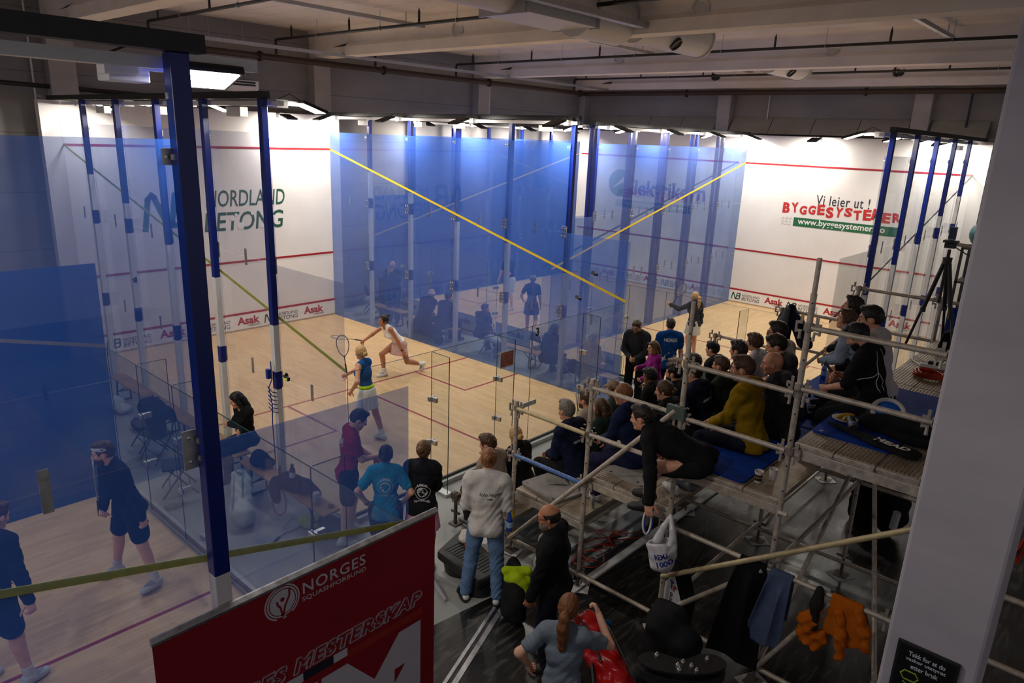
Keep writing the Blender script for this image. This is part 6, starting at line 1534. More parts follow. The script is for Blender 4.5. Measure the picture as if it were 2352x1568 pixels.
# tripod with camera
root = thing('tripod', 'tall black camera tripod standing on the top deck', 'tripod', (15.17, 5.3, 2.6)); ap = V3(15.17, 5.2, 3.86)
for k, (fx, fy) in enumerate(((14.85, 5.35), (15.18, 5.9), (15.50, 5.0))):
    f = V3(fx, fy, 2.61); mid = ap*0.45+f*0.55; mb = MB(); mb.tube([tuple(ap+V3((fx-15.17)*0.1, (fy-5.2)*0.1, -0.05)), tuple(mid)], 0.026, 8); mb.tube([tuple(mid+V3(0, 0, 0.05)), tuple(f)], 0.017, 8); mb.lathe(tuple(mid), [(0.026, -0.03), (0.034, -0.03), (0.034, 0.03), (0.026, 0.03)], 10); lg = part('leg', mb, M_black, root)
mb = MB(); mb.tube([(15.17, 5.2, 3.3), (15.17, 5.2, 3.98)], 0.02, 8); mb.lathe((15.17, 5.2, 3.85), [(0, -0.05), (0.05, -0.05), (0.055, 0.03), (0, 0.04)], 14); part('centre_column', mb, M_black, root)
mb = MB(); mb.cbox((15.17, 5.2, 4.03), (0.12, 0.09, 0.06)); mb.cbox((15.17, 5.2, 4.08), (0.16, 0.12, 0.03)); mb.tube([(15.2, 5.2, 4.03), (15.42, 5.12, 3.93)], 0.008, 6); part('pan_head', mb, M_black, root, bevel=0.006)
root = thing('camera', 'small camera with dark blue screen mounted on the tall tripod', 'camera', (15.17, 5.2, 4.1))
mb = MB(); mb.cbox((15.17, 5.2, 4.18), (0.07, 0.12, 0.16)); part('camera_body', mb, plain('grey_plastic', (0.25, 0.25, 0.26), 0.4), root, bevel=0.01); mb = MB(); mb.cbox((15.18, 5.13, 4.19), (0.075, 0.02, 0.14)); part('screen', mb, plain('screen_blue', (0.012, 0.02, 0.08), 0.2), root)
# amplifier and bag
S = MB(); S.prism([(15.2, 5.45, 2.62), (15.8, 5.45, 2.62), (15.8, 5.45, 2.85), (15.55, 5.45, 3.0), (15.25, 5.45, 2.88)], (0, 0.45, 0)); solo('amplifier', S, M_bagb, 'black wedge amplifier in its cover on the top deck behind the tripod', 'amplifier', bevel=0.02)
mb = MB(); mb.prism([(15.15, 6.05, 2.60), (16.1, 6.05, 2.60), (16.1, 6.12, 3.1), (15.15, 6.12, 3.1)], (0, 0.03, 0)); solo('gym_mat', mb, M_mat, 'blue gym mat standing upright against the rail at the far end of the top deck', 'mat', 'gym mats on the scaffold')
# hanging jacket on the far rail
S = SDF().chain([(13.0, 6.16, 2.68), (12.95, 6.1, 2.5), (12.85, 6.08, 2.15)], [0.06, 0.11, 0.15]).chain([(13.0, 6.16, 2.66), (13.15, 6.1, 2.45), (13.32, 6.06, 2.2)], [0.06, 0.10, 0.12]).chain([(12.9, 6.1, 2.3), (12.95, 6.1, 2.0)], [0.14, 0.16])
o = soft('jacket', S, M_navyj, 'navy jacket with grey hood hung on the far scaffold rail', 'jacket', 0.014, 0.05, 0.008); mb = SDF().chain([(12.98, 6.02, 2.66), (12.97, 5.97, 2.5), (13.0, 5.97, 2.35)], [0.05, 0.07, 0.05])
soft('hood', mb, cloth('grey_hood', (0.10, 0.10, 0.11)), h=0.012, k=0.03, wr=0.004, parent=o)
# rackets leaning at the front glass
racket((10.25, 4.30, 0.95), (10.35, 4.38, 0.28), (0.9, 0.2, 0.2), (0.01, 0.28, 0.07), 'green racket with pale grip leaning on the glass before the scaffold', grip=M_white)
racket((10.3, 4.45, 0.93), (10.36, 4.45, 0.26), (0.9, 0.3, 0.2), (0.02, 0.22, 0.10), 'second green racket leaning against the first by the glass', grip=M_white)
# towel, trousers, bags on the ledgers
def draped(xa, xb, z, drop_f, drop_b, name, mt, lab, cat, y0=1.03, amp=0.03, nf=5.0, seed=1, flare=(0.0, 0.0), th=0.012, hem=0.02):
    """cloth thrown over a ledger along x at height z: a folded sheet"""
    nu, nv = 44, 40; V = np.zeros((nv, nu, 3)); ph = seed*1.3
    Lf, Lb, r = drop_f, drop_b, 0.032; tot = Lf+Lb+PI*r
    for i in range(nv):
        for j in range(nu):
            u = j/(nu-1); v = i/(nv-1)*tot; sgn = -1
            if v < Lf: d = Lf-v; y, zz = y0-r, z-d
            elif v < Lf+PI*r: a = (v-Lf)/r; d = 0; y, zz = y0-r*math.cos(a), z+r*math.sin(a)
            else: d = v-Lf-PI*r; y, zz = y0+r, z-d; sgn = 1
            k = min(1, d/0.25); w = math.sin(u*nf*2*PI+ph)+0.5*math.sin(u*nf*3.3+2*ph+d*3)
            xx = xa+(xb-xa)*u + k*0.02*math.sin(u*nf*2*PI+1.2+ph) + (flare[0]*(1-u)+flare[1]*u)*d
            if sgn < 0 and i == 0: zz += hem*math.sin(u*9+ph)
            V[i, j] = (xx, y+sgn*(0.008+amp*k*(w*0.5+0.5)), zz)
    F = [(i*nu+j, i*nu+j+1, (i+1)*nu+j+1, (i+1)*nu+j) for i in range(nv-1) for j in range(nu-1)]
    mb = MB(); mb.add(V.reshape(-1, 3), F); o = solo(name, mb, mt, lab, cat, smooth=True)
    md = o.modifiers.new('thickness', 'SOLIDIFY'); md.thickness = th; md.offset = 0; ms = o.modifiers.new('smooth', 'SUBSURF'); ms.levels = 1; ms.render_levels = 1
    return o
draped(15.04, 15.25, 1.31, 0.78, 0.5, 'towel', cloth('slate_blue_towel', (0.070, 0.098, 0.18)), 'slate blue towel hanging over the scaffold ledger', 'towel', flare=(-0.22, -0.02), nf=1.6, amp=0.05)
MO = cloth('orange_fabric', (0.46, 0.105, 0.004))
o = draped(15.60, 15.86, 1.31, 0.36, 0.3, 'jacket', MO, 'bright orange garment hanging over the scaffold ledger beside the towel', 'jacket', seed=4, flare=(-0.1, 0.25), amp=0.05, nf=1.3, hem=0.05)
S = SDF().chain([(15.52, 0.99, 1.16), (15.45, 0.96, 1.0), (15.46, 0.95, 0.86), (15.54, 0.95, 0.82), (15.6, 0.96, 0.92)], [0.045, 0.075, 0.07, 0.055, 0.045]); soft('hood', S, MO, h=0.010, k=0.05, wr=0.014, parent=o, fr=38)
S = SDF().chain([(15.70, 0.98, 1.2), (15.74, 0.95, 1.0), (15.76, 0.94, 0.82)], [0.045, 0.048, 0.042]).chain([(15.84, 0.99, 1.28), (15.91, 0.98, 1.12), (15.95, 0.96, 0.97)], [0.04, 0.045, 0.04]); soft('sleeve', S, MO, h=0.010, k=0.05, wr=0.009, parent=o, fr=40)
S = SDF().chain([(15.5, 0.99, 1.34), (15.5, 0.95, 1.2), (15.51, 0.94, 0.98)], [0.04, 0.05, 0.035]); soft('scarf', S, cloth('black_grey_fabric', (0.02, 0.017, 0.016)), 'dark garment hanging over the ledger left of the orange one', 'garment', 0.012, 0.03, 0.006)
draped(14.74, 15.0, 1.31, 1.1, 0.5, 'jacket', cloth('black_coat', (0.006, 0.006, 0.008)), 'long black coat hanging on the ledger left of the slate towel', 'jacket', flare=(-0.16, 0.06), nf=1.4, amp=0.09, seed=2)
# plastic shopping bag
root = thing('shopping_bag', 'white plastic shopping bag with blue letters hanging on the scaffold post', 'bag', (13.98, 0.93, 0.95))
S = SDF().ell((13.98, 0.88, 0.97), (0.135, 0.11, 0.13)).ell((13.97, 0.88, 1.12), (0.165, 0.12, 0.14)); g = S.grid(0.009, 0.03); g.union(S, 0.06)
inn = SDF().ell((13.95, 0.88, 1.20), (0.125, 0.085, 0.17)); g.sub(inn, 0.02); g.wrinkle(0.007, 34, 2); g.cut((13.97, 0.88, 1.20), (-0.45, 0, 1)); V, Q = g.net(); off = V3(13.98, 0.93, 0.95)
M_plastic = plain('white_plastic_film', (0.58, 0.57, 0.60), 0.3, var=0.05); bg, BV, BQ = net_obj('bag_body', [(V-off, Q)], M_plastic, root)
for sd in (-1, 1):
    S = SDF().chain([(13.99+0.09*sd, 0.89, 1.17), (13.99+0.05*sd, 0.93, 1.33), (13.975, 0.985, 1.45)], [0.05, 0.03, 0.018]); soft('handle', S, M_plastic, h=0.009, k=0.02, wr=0.003, parent=root)
bvh = BVHTree.FromPolygons([Vector(v) for v in BV], [tuple(int(i) for i in q) for q in BQ]); mb = MB(); rt = nrm(V3(0.75, 0.35, 0.45)); up = nrm(V3(-0.35, 0.0, 0.8)); n = V3(0.3, -0.95, 0)
for w, oy in (('REMA', 0.04), ('1000', -0.045)):
    v, fs = text_mesh(w, bold=0.03); v = fit(v, 0.17, 0.06); out = []
    for p in v:
        q = V3(0.035, -0.05, 0.10)+rt*p[0]+up*(p[1]+oy)+n*0.3; h = bvh.ray_cast(Vector(q), Vector(-n)); out.append(np.array(h[0])+n*0.003 if h[0] else q-n*0.2)
    mb.add(out, fs)
e = part('bag_lettering', mb, plain('ink_blue', (0.01, 0.02, 0.22), 0.5), None); e.parent = bg
# white-sided racket bag under it
root = thing('racket_bag', 'black racket bag with a white lettered side standing under the shopping bag', 'bag', (14.05, 1.2, 0))
mb = MB(); mb.prism([(13.90, 1.22, 0.05), (14.16, 1.10, 0.05), (14.20, 1.08, 0.45), (14.05, 1.15, 0.75), (13.95, 1.2, 0.62)], (0.05, 0.16, 0)); part('bag_body', mb, M_bagb, root, bevel=0.02)
nn = nrm(V3(-0.12, -0.26, 0)); pn = lambda a, z: V3(13.86+0.34*a, 1.22-0.16*a, z)+nn*0.02
mb = MB(); mb.prism([tuple(pn(0.05, 0.08)), tuple(pn(0.78, 0.08)), tuple(pn(0.98, 0.45)), tuple(pn(0.5, 0.72)), tuple(pn(0.15, 0.55))], tuple(nn*0.004)); part('side_panel', mb, M_plastic, root)
mb = MB(); ra = nrm(V3(0.26, -0.12, 0)); text_on(mb, 'Tecnifibre', tuple(pn(0.45, 0.28)+nn*0.006), tuple(V3(0, 0, 1)), tuple(-ra), w=0.42, h=0.07, bold=0.02); part('bag_lettering', mb, M_ink, root)
mb = MB(); text_on(mb, 'T', tuple(pn(0.45, 0.58)+nn*0.006), tuple(ra), (0, 0, 1), h=0.09, bold=0.05); part('bag_emblem', mb, plain('ink_navy', (0.02, 0.03, 0.2), 0.5), root); mb = MB(); text_on(mb, 'r', tuple(pn(0.62, 0.56)+nn*0.006), tuple(ra), (0, 0, 1), h=0.07, bold=0.05); part('bag_emblem', mb, M_asak, root)
# red bag on the girl's right, rucksack, jacket
S = SDF().cone((13.75, 0.02, 0.42), (14.15, -0.12, 0.22), 0.17, 0.16).ell((14.28, -0.2, 0.2), (0.15, 0.15, 0.17)).ell((13.66, 0.05, 0.5), (0.1, 0.15, 0.12))
o = soft('sports_bag', S, plain('red_vinyl', (0.48, 0.006, 0.008), 0.28, var=0.1), 'large glossy red sports bag on the black floor', 'bag', 0.014, 0.05, 0.012, cuts=[((0, 0, 0.03), (0, 0, -1))], fr=30)
mb = MB(); mb.tube([(13.62, -0.02, 0.58), (13.8, -0.12, 0.60), (14.05, -0.22, 0.42)], 0.012, 6); mb.tube([(13.7, 0.15, 0.58), (13.95, 0.05, 0.58), (14.25, -0.05, 0.38)], 0.012, 6); mb.tube([(13.95, -0.22, 0.35), (14.1, -0.36, 0.2), (14.2, -0.34, 0.1)], 0.02, 6); e = part('strap', mb, M_black, None); e.parent = o; e.location = -o.location
S = SDF().cone((12.70, 0.09, 0.55), (12.70, 0.06, 0.14), 0.11, 0.15).ell((12.8, 0.0, 0.27), (0.11, 0.11, 0.22)).ell((12.58, 0.16, 0.40), (0.09, 0.11, 0.3))
o = soft('rucksack', S, M_bagb, 'black rucksack with a lime lining standing behind the jeans', 'bag', 0.014, 0.06, 0.010, cuts=[((0, 0, 0.005), (0, 0, -1))])
S = SDF().cone((12.62, 0.0, 0.62), (12.79, 0.16, 0.62), 0.045, 0.05).cone((12.66, -0.02, 0.54), (12.82, 0.14, 0.52), 0.04, 0.045).cone((12.80, 0.10, 0.50), (12.88, 0.10, 0.30), 0.055, 0.012).ell((12.72, 0.06, 0.57), (0.085, 0.085, 0.07)).ell((12.77, 0.08, 0.50), (0.07, 0.07, 0.06))
soft('lining', S, cloth('lime_lining', (0.36, 0.50, 0.01)), h=0.012, k=0.04, wr=0.008, parent=o)
S = SDF().chain([(12.64, 0.62, 0.74), (12.72, 0.5, 0.52), (12.80, 0.36, 0.35)], [0.07, 0.09, 0.06]).chain([(12.78, 0.60, 0.72), (12.90, 0.46, 0.45)], [0.07, 0.07]); soft('jacket', S, cloth('beige_jacket', (0.30, 0.27, 0.23)), 'pale beige jacket hanging on the scaffold corner behind the man in black', 'jacket', 0.014, 0.05, 0.008)
# black aerobic step boxes
root = thing('step_platform', 'black ribbed step platform on the grey floor beside the blue jeans', 'step', (11.75, 0.35, 0))
mb = MB(); mb.prism([(11.40, 0.10, 0.14), (12.20, 0.0, 0.14), (12.25, 0.42, 0.14), (11.22, 0.72, 0.14)], (0, 0, 0.12)); part('platform', mb, M_black, root, bevel=0.03)
mb = MB(); mb.lathe((11.6, 0.32, 0.0), [(0.2, 0), (0.22, 0.14), (0, 0.14)], 24); mb.lathe((12.05, 0.2, 0.0), [(0.18, 0), (0.2, 0.14), (0, 0.14)], 24); part('riser', mb, M_black, root)
mb = MB()
for k in range(14): mb.box((11.45+0.05*k, 0.18, 0.26), (11.47+0.05*k, 0.45, 0.266))
part('tread', mb, plain('tread_grey', (0.03, 0.03, 0.032), 0.6), root)
soft('towel', SDF().ell((11.5, 0.52, 0.30), (0.13, 0.1, 0.05)).ell((11.42, 0.56, 0.3), (0.07, 0.06, 0.06)), cloth('cream_towel', (0.5, 0.46, 0.42)), 'crumpled cream towel on the black step platform', 'towel', 0.012, 0.03, 0.012); soft('towel', SDF().ell((11.65, 0.42, 0.285), (0.09, 0.06, 0.03)), cloth('maroon_towel', (0.12, 0.02, 0.025)), 'small maroon cloth on the black step platform', 'towel', 0.012, 0.02, 0.006)
mb = MB(); mb.cbox((11.55, 0.66, 0.265), (0.3, 0.22, 0.006), Matrix.Rotation(0.4, 3, 'Z')); solo('paper', mb, M_plastic, 'sheet of white paper on the far corner of the black step platform', 'paper')
mb = MB(); mb.tube([(11.3, -0.05, 0.02), (11.6, -0.12, 0.025), (11.95, -0.25, 0.02)], [0.03, 0.035, 0.02], 8); solo('cloth_strap', mb, cloth('lilac_strap', (0.35, 0.33, 0.38)), 'pale grey strap lying on the grey floor by the step platform', 'strap')
# kidney shaped gym machine seat in the dark foreground
root = thing('gym_machine', 'black gym machine with kidney shaped metal plate and bolts, in the foreground', 'gym machine', (14.95, -0.45, 0))
P = []
for k in range(40):
    a = 2*PI*k/40; u = 0.36*math.cos(a); w = 0.15*math.sin(a)-(0.13*math.exp(-(math.cos(a)/0.45)**2) if math.sin(a) > 0 else 0.0)
    ax_, ay_ = V3(0.747, 0.665, 0), V3(-0.665, 0.747, 0); p = V3(14.93, -0.40, 1.05)+ax_*u+ay_*w; P.append(tuple(p))
mb = MB(); mb.prism(P, (0, 0, 0.02)); part('plate', mb, plain('gunmetal', (0.022, 0.023, 0.025), 0.35, 0.4), root)
mb = MB(); mb.prism([(p[0], p[1], 0.93) for p in P], (0, 0, 0.07)); part('housing', mb, M_black, root)
for u, w in ((-0.2, 0.05), (0.21, 0.03), (0.0, -0.02), (-0.05, -0.06), (0.06, -0.06), (-0.05, -0.11), (0.09, -0.11)):
    p = V3(14.93, -0.40, 1.07)+V3(0.747, 0.665, 0)*u+V3(-0.665, 0.747, 0)*w; mb = MB(); mb.lathe(tuple(p), [(0.017, 0), (0.017, 0.012), (0.01, 0.014), (0.009, 0.03), (0, 0.032)], 12); part('bolt', mb, M_bolt, root, smooth='auto')
mb = MB()
for u in (-0.22, 0.22):
    p = V3(14.93, -0.40, 0)+V3(0.747, 0.665, 0)*u; mb.tube([tuple(p+V3(0, 0, 0.95)), tuple(p+V3(0.05*u, 0, 0))], 0.04, 8)
part('leg', mb, M_black, root)
S = SDF().cone((14.55, 0.05, 0.95), (14.52, 0.1, 0.25), 0.2, 0.22).ell((14.75, 0.0, 0.85), (0.15, 0.15, 0.22)).ell((14.45, 0.15, 0.9), (0.16, 0.12, 0.2)); soft('sports_bag', S, M_bagb, 'pile of black gym bags behind the kidney shaped plate', 'bag', 0.016, 0.03, 0.014, cuts=[((0, 0, 0.01), (0, 0, -1))])
# cables under the scaffold
mb = MB(); rr = random.Random(8)
for j in range(3):
    mb.tube([(12.5+0.05*j+0.22*math.sin(a*0.8+j)*math.cos(a*0.31), 1.85+0.10*j+0.55*math.sin(a*0.23+j*1.3)+0.12*math.cos(a), 0.02+0.04*abs(math.sin(a*0.5+j))) for a in np.linspace(0, 14, 70)], 0.007, 5)
solo('cable', mb, plain('cord_red', (0.48, 0.03, 0.006), 0.45), 'tangled red cables on the floor under the scaffold', 'cable', smooth='auto')
mb = MB(); mb.torus((13.45, 2.2, 0.02), 0.22, 0.008, n=24, k=6); mb.tube([(13.65, 2.2, 0.02), (13.5, 2.9, 0.02), (13.2, 3.6, 0.02)], 0.008, 6); solo('cable', mb, M_black, 'looped black cable on the floor under the scaffold', 'cable')
mb = MB()
for j in range(5): mb.tube([(16.72+0.04*j+0.05*math.sin(a*1.3+j), 1.09+0.03*math.cos(a*2+j), 2.86-0.75*math.sin(a)*(0.7+0.08*j)) for a in np.linspace(0, PI, 24)], 0.008, 5, j % 2)
solo('cable', mb, [M_black, plain('cord_red', (0.48, 0.03, 0.006), 0.45)], 'bundle of black and red cables looped over the rail right of the column', 'cable', smooth='auto')
S = SDF().cone((14.75, 5.3, 0.7), (14.8, 5.2, 0.2), 0.18, 0.22).ell((15.15, 5.1, 0.4), (0.22, 0.2, 0.38)); soft('sports_bag', S, M_bagb, 'black bags on the floor under the top deck', 'bag', 0.018, 0.06, 0.012, cuts=[((0, 0, 0.005), (0, 0, -1))])
mb = MB(); mb.tube([(15.25, 4.86, 0.25), (15.27, 4.84, 0.5)], 0.05, 10); solo('bag_tag', mb, M_plastic, 'white tag on the black bag under the top deck', 'tag')

# ---------------------------------------------------------------- people
def headoff(H, hip, hipx, lean, plean, side, twist, head):
    s = H/1.75
    def tor(p, tw): return rotm((0, 0, 1), tw) @ rotm((1, 0, 0), side) @ rotm((0, 1, 0), p)
    R1, R2 = tor((plean+lean)/2, twist/2), tor(lean, twist)
    o = V3(hipx, 0, hip*s)+R1@V3(0, 0, 0.14)*s+R2@V3(0, 0, 0.21)*s+R2@V3(-0.01, 0, 0.15)*s+R2@V3(0, 0, 0.035)*s
    RH = rotm((0, 0, 1), twist+head[0]) @ rotm((1, 0, 0), head[2]) @ rotm((0, 1, 0), lean*0.35+head[1])
    return o+(R2@V3(0.02, 0, 0.06)+RH@V3(0.02, 0, 0.105))*s
def at_head(label, hd, heading, H=1.75, z=0.0, **k):
    """stand or seat the person so that the head comes to hd"""
    lean = k.get('lean', 3); o = headoff(H, k.get('hip', 0.93), k.get('hipx', 0), lean, k.get('plean') if k.get('plean') is not None else lean*0.45, k.get('side', 0), k.get('twist', 0), k.get('head', (0, 0, 0)))
    o = rotm((0, 0, 1), heading)@o
    return person(label, (hd[0]-o[0], hd[1]-o[1], z), heading, H, **k)
DECK = [0.42]+ZD
def sitter(label, hd, k, heading=180, lean=14, seat=None, fz=None, hands='lap', H=None, fx=0.40, spread=0.13, **kw):
    zs = (DECK[k]+0.015 if seat is None else seat); zf = (DECK[k-1] if k else 0.0) if fz is None else fz
    plean = kw.pop('plean', lean*0.3)
    hipr = zs-zf+0.085
    if H is None:
        rel = hd[2]-zs; f = headoff(1.75, 0, 0, lean, plean, kw.get('side', 0), kw.get('twist', 0), kw.get('head', (0, 0, 0)))[2]+0.085
        H = min(1.95, max(1.55, 1.75*rel/f))
    s = H/1.75
    lap = {'lap': ((0.30, 0.09, hipr+0.09), (0.30, -0.05, hipr+0.09)), 'knees': ((0.43, 0.15, hipr+0.05), (0.43, -0.15, hipr+0.05)), 'chin': ((0.34, 0.10, hipr+0.10), (0.24, -0.04, hipr+0.46)),
           'clasp': ((0.42, 0.04, hipr+0.10), (0.42, -0.03, hipr+0.10)), 'phone': ((0.36, 0.06, hipr+0.14), (0.36, -0.05, hipr+0.22)), 'cross': ((0.2, -0.12, hipr+0.26), (0.2, 0.12, hipr+0.23))}[hands]
    d = dict(hip=hipr/s, lean=lean, plean=plean, lf=(fx, spread, 0.085*s), rf=(fx+0.05, -spread, 0.085*s), lh=lap[0], rh=lap[1])
    d.update(kw)
    return at_head(label, hd, heading, H, zf, **d)
BLK = (0.010, 0.010, 0.011); NVY = (0.008, 0.012, 0.040); DKG = (0.045, 0.046, 0.05); WHT = (0.62, 0.60, 0.60); TSKIN = 'fair'
BLKT = ('trousers', BLK)

# players on the middle court
P = person('woman player in white tank top and pink skort lunging to hit on the middle court', (5.36, 4.42, 0), 262, 1.72, f=True, skin='tan', hair='highbun', hcol='dark', hip=0.72, lean=42, plean=20, head=(-5, -22, 0),
    lf=(-0.52, 0.10, 0.17), rf=(0.34, -0.06, 0.085), lpitch=55, lh=(0.06, 0.30, 0.55), rh=(0.86, -0.16, 0.80), le=(-0.8, 0.6, 0.1), re=(-0.3, -0.8, -0.3), lk=(0.7, 0.1, -0.7), top=('tank', 'none', (0.78, 0.77, 0.75)), bottom=('skirt', (0.58, 0.38, 0.36), 0.30), shoe=(0.75, 0.74, 0.73), sock=(0.75, 0.74, 0.72), hem=0.0, curl=20, rcurl=70, watch=1, neckln=0.05)
w = world_pt(P, P['hand'][-1]); d = world_pt(P, P['hand'][-1]+V3(0.6, -0.25, 0.12))
racket(tuple(w-nrm(d-w)*0.0+V3(0, 0, 0.0)), tuple(d), (0.2, 0.2, 1), (0.25, 0.2, 0.18), 'racket swung by the woman in the white tank top')
P = at_head('blonde woman player in blue top, lime waistband and white skirt on the middle court', (7.65, 1.75, 1.56), 200, 1.68, f=True, skin='fair', hair='lowbun', hcol='blond', lean=8, head=(-18, 3, 0),
    lf=(0.12, 0.16, 0.085), rf=(-0.22, -0.14, 0.085), lh=(0.10, 0.30, 0.98), rh=(0.52, -0.14, 1.06), le=(-0.7, 0.7, -0.2), re=(-0.2, -0.8, -0.5), top=('tank', 'none', (0.010, 0.085, 0.30)), bottom=('skirt', (0.70, 0.74, 0.78), 0.34), waist=(0.50, 0.72, 0.01), hem=0.12, shoe=(0.6, 0.62, 0.66), sock=(0.72, 0.72, 0.74), curl=22, rcurl=75)
w = world_pt(P, P['hand'][-1]); racket(tuple(w), tuple(w+V3(-0.22, 0.06, 0.64)), (0.75, -0.6, 0.1), (0.05, 0.06, 0.08), 'racket held up by the blonde woman in the blue top')
# near court
P = at_head('man in navy top with white headband and grey racket on the near court', (9.12, -2.70, 1.60), 275, 1.80, skin='pale', hair='short', hcol='brown', beard='brown', band=(0.55, 0.58, 0.58), lean=14, plean=10, head=(-26, 4, 0),
    lf=(-0.05, 0.36, 0.085), rf=(0.10, -0.26, 0.085), rh=(0.28, 0.03, 1.04), lh=(0.0, 0.36, 0.82), le=(-0.6, 0.7, -0.1), re=(-0.5, -0.8, -0.3), top=('jumper', 'long', (0.007, 0.011, 0.03)), bottom=('shorts', (0.007, 0.011, 0.03)), shoe=(0.55, 0.57, 0.6), sock=(0.6, 0.6, 0.62), curl=65, q=1.2)
w = world_pt(P, P['hand'][-1]); racket(tuple(w-V3(0.0, 0.04, 0.06)), tuple(w+V3(0.06, -0.05, 0.62)), (0.3, 0.9, 0.1), (0.30, 0.32, 0.36), 'grey racket held upright by the man in the headband')
P = person('player in dark navy top and shorts seen from behind at the left edge', (10.03, -4.02, 0), 118, 1.80, build=1.15, skin='pale', hair='short', hcol='brown', lean=22, plean=10, side=-12, head=(0, 10, 0), lf=(-0.02, 0.22, 0.085), rf=(0.1, -0.18, 0.085), rh=(0.05, -0.40, 0.92), lh=(0.3, 0.2, 1.0), re=(-0.6, -0.6, 0.2), top=('jumper', 'long', (0.006, 0.010, 0.028)), bottom=('shorts', (0.006, 0.010, 0.028)), shoe=(0.5, 0.52, 0.55), sock=(0.6, 0.6, 0.62), curl=50)
back_print(P, [(*word('NOR', 0.24, 0.07, outline=0.05), (0, 0.06))], (0.35, 0.37, 0.42))
# far court
P = at_head('woman in dark cap and navy dress running on the farthest court', (5.12, 9.10, 1.44), 128, 1.66, f=True, skin='fair', hair='pony', hcol='brown', cap={'c': (0.3, 0.32, 0.36)}, lean=14, lf=(0.18, 0.1, 0.085), rf=(-0.34, -0.1, 0.26), rpitch=50, lh=(0.25, 0.25, 0.95), rh=(0.1, -0.25, 0.72), top=('tank', 'short', NVY), bottom=('skirt', NVY, 0.32), shoe=(0.5, 0.5, 0.55), q=0.8)
P = at_head('man in navy shirt and white shorts waiting on the farthest court', (2.63, 10.80, 1.52), 260, 1.72, skin='fair', hair='ring', hcol='grey', lean=10, lf=(0.05, 0.2, 0.085), rf=(-0.05, -0.2, 0.085), lh=(0.35, 0.2, 0.85), rh=(0.25, -0.3, 0.8), top=('shirt', 'short', NVY), bottom=('shorts', (0.5, 0.52, 0.56)), shoe=(0.6, 0.6, 0.62), q=0.8)
w = world_pt(P, P['hand'][1]); racket(tuple(w), tuple(w+V3(0.38, 0.1, -0.5)), (0.7, -0.7, 0.2), (0.4, 0.42, 0.46), 'racket hanging from the hand of the man on the farthest court')
# right court
P = at_head('woman in dark cardigan and white skirt lifting her racket on the right court', (8.95, 10.75, 1.40), 150, 1.62, f=True, skin='fair', hair='pony', hcol='blond', lean=4, head=(20, 0, 0), lh=(0.30, 0.52, 1.28), rh=(0.1, -0.28, 0.8), le=(-0.2, 0.2, -0.9), top=('jumper', 'long', (0.02, 0.022, 0.026)), bottom=('skirt', (0.6, 0.58, 0.55), 0.36), shoe=(0.6, 0.6, 0.6), curl=60, q=0.9)
w = world_pt(P, P['hand'][1]); racket(tuple(w-V3(0, 0, 0.08)), tuple(w+V3(0.22, 0.22, 0.55)), (0.7, -0.7, 0.1), (0.03, 0.03, 0.035), 'black racket raised by the woman in the white skirt')

# people by the right court's glass
P = at_head('bearded man with glasses in charcoal zip hoodie looking down at his hands', (9.93, 6.60, 1.66), -72, 1.80, hair='short', hcol='brown', beard='brown', glasses=True, lean=5, head=(-8, 24, 0), lh=(0.27, 0.06, 1.06), rh=(0.27, -0.06, 1.08), le=(-0.5, 0.8, -0.2), re=(-0.5, -0.8, -0.2), top=('hoodie', 'long', (0.035, 0.036, 0.042)), bottom=BLKT, hood=True, shoe=BLK, curl=55)
P = at_head('woman in bright purple top with sunglasses in her hair', (10.72, 5.93, 1.58), 228, 1.66, f=True, skin='warm', hair='bob', hcol='mid', lean=5, head=(10, 4, 0), lh=(0.26, 0.1, 0.98), rh=(0.30, -0.12, 1.12), le=(-0.6, 0.6, -0.4), top=('jumper', 'long', (0.20, 0.010, 0.155)), bottom=BLKT, hood=False, collar=True, shoe=BLK, curl=50)
mb = MB(); o = P['ob']; hx = lambda x, y, z: P['hc']+P['RH']@V3(x, y, z)*P['s']
for sd in (1, -1): mb.ball(hx(0.07, 0.035*sd, 0.10), (0.03, 0.028, 0.014), 10)
mb.tube([hx(0.07, 0.06, 0.1), hx(-0.03, 0.095, 0.07)], 0.004, 5); mb.tube([hx(0.07, -0.06, 0.1), hx(-0.03, -0.095, 0.07)], 0.004, 5); e = part('sunglasses', mb, plain('sunglass_black', (0.01, 0.01, 0.012), 0.1), None, smooth=True); e.parent = o
P = at_head('man in blue and white shirt with NORGE across the back', (10.40, 7.06, 1.69), 133, 1.84, hair='short', hcol='dark', lean=2, lh=(0.05, 0.27, 0.80), rh=(0.03, -0.28, 0.80), top=('shirt', 'short', (0.004, 0.06, 0.26)), bottom=('trousers', (0.008, 0.010, 0.025)), shoe=BLK, hem=-0.12)
back_print(P, [(*word('NORGE', 0.26, 0.07, bold=0.04), (0, 0.10))], (0.62, 0.64, 0.66))
stripes = []
for k in range(5):
    v = np.array([[0, 0, 0], [0.012, 0, 0], [0.10, -0.19, 0], [0.088, -0.19, 0]]); stripes.append((v, [(0, 1, 2, 3)], (-0.12+0.035*k, 0.03-0.008*k)))
back_print(P, stripes, (0.02, 0.16, 0.42), 'shirt_pattern')
v = np.array([[-0.15, 0.0, 0], [-0.02, 0.06, 0], [0.15, 0.0, 0], [0.14, -0.14, 0], [0, -0.16, 0], [-0.14, -0.14, 0]]); v = np.concatenate([v, v*0.55]); back_print(P, [(v, [(i, (i+1) % 6, 6+(i+1) % 6, 6+i) for i in range(6)], (0.0, -0.20))], (0.60, 0.62, 0.64), 'shirt_pattern')
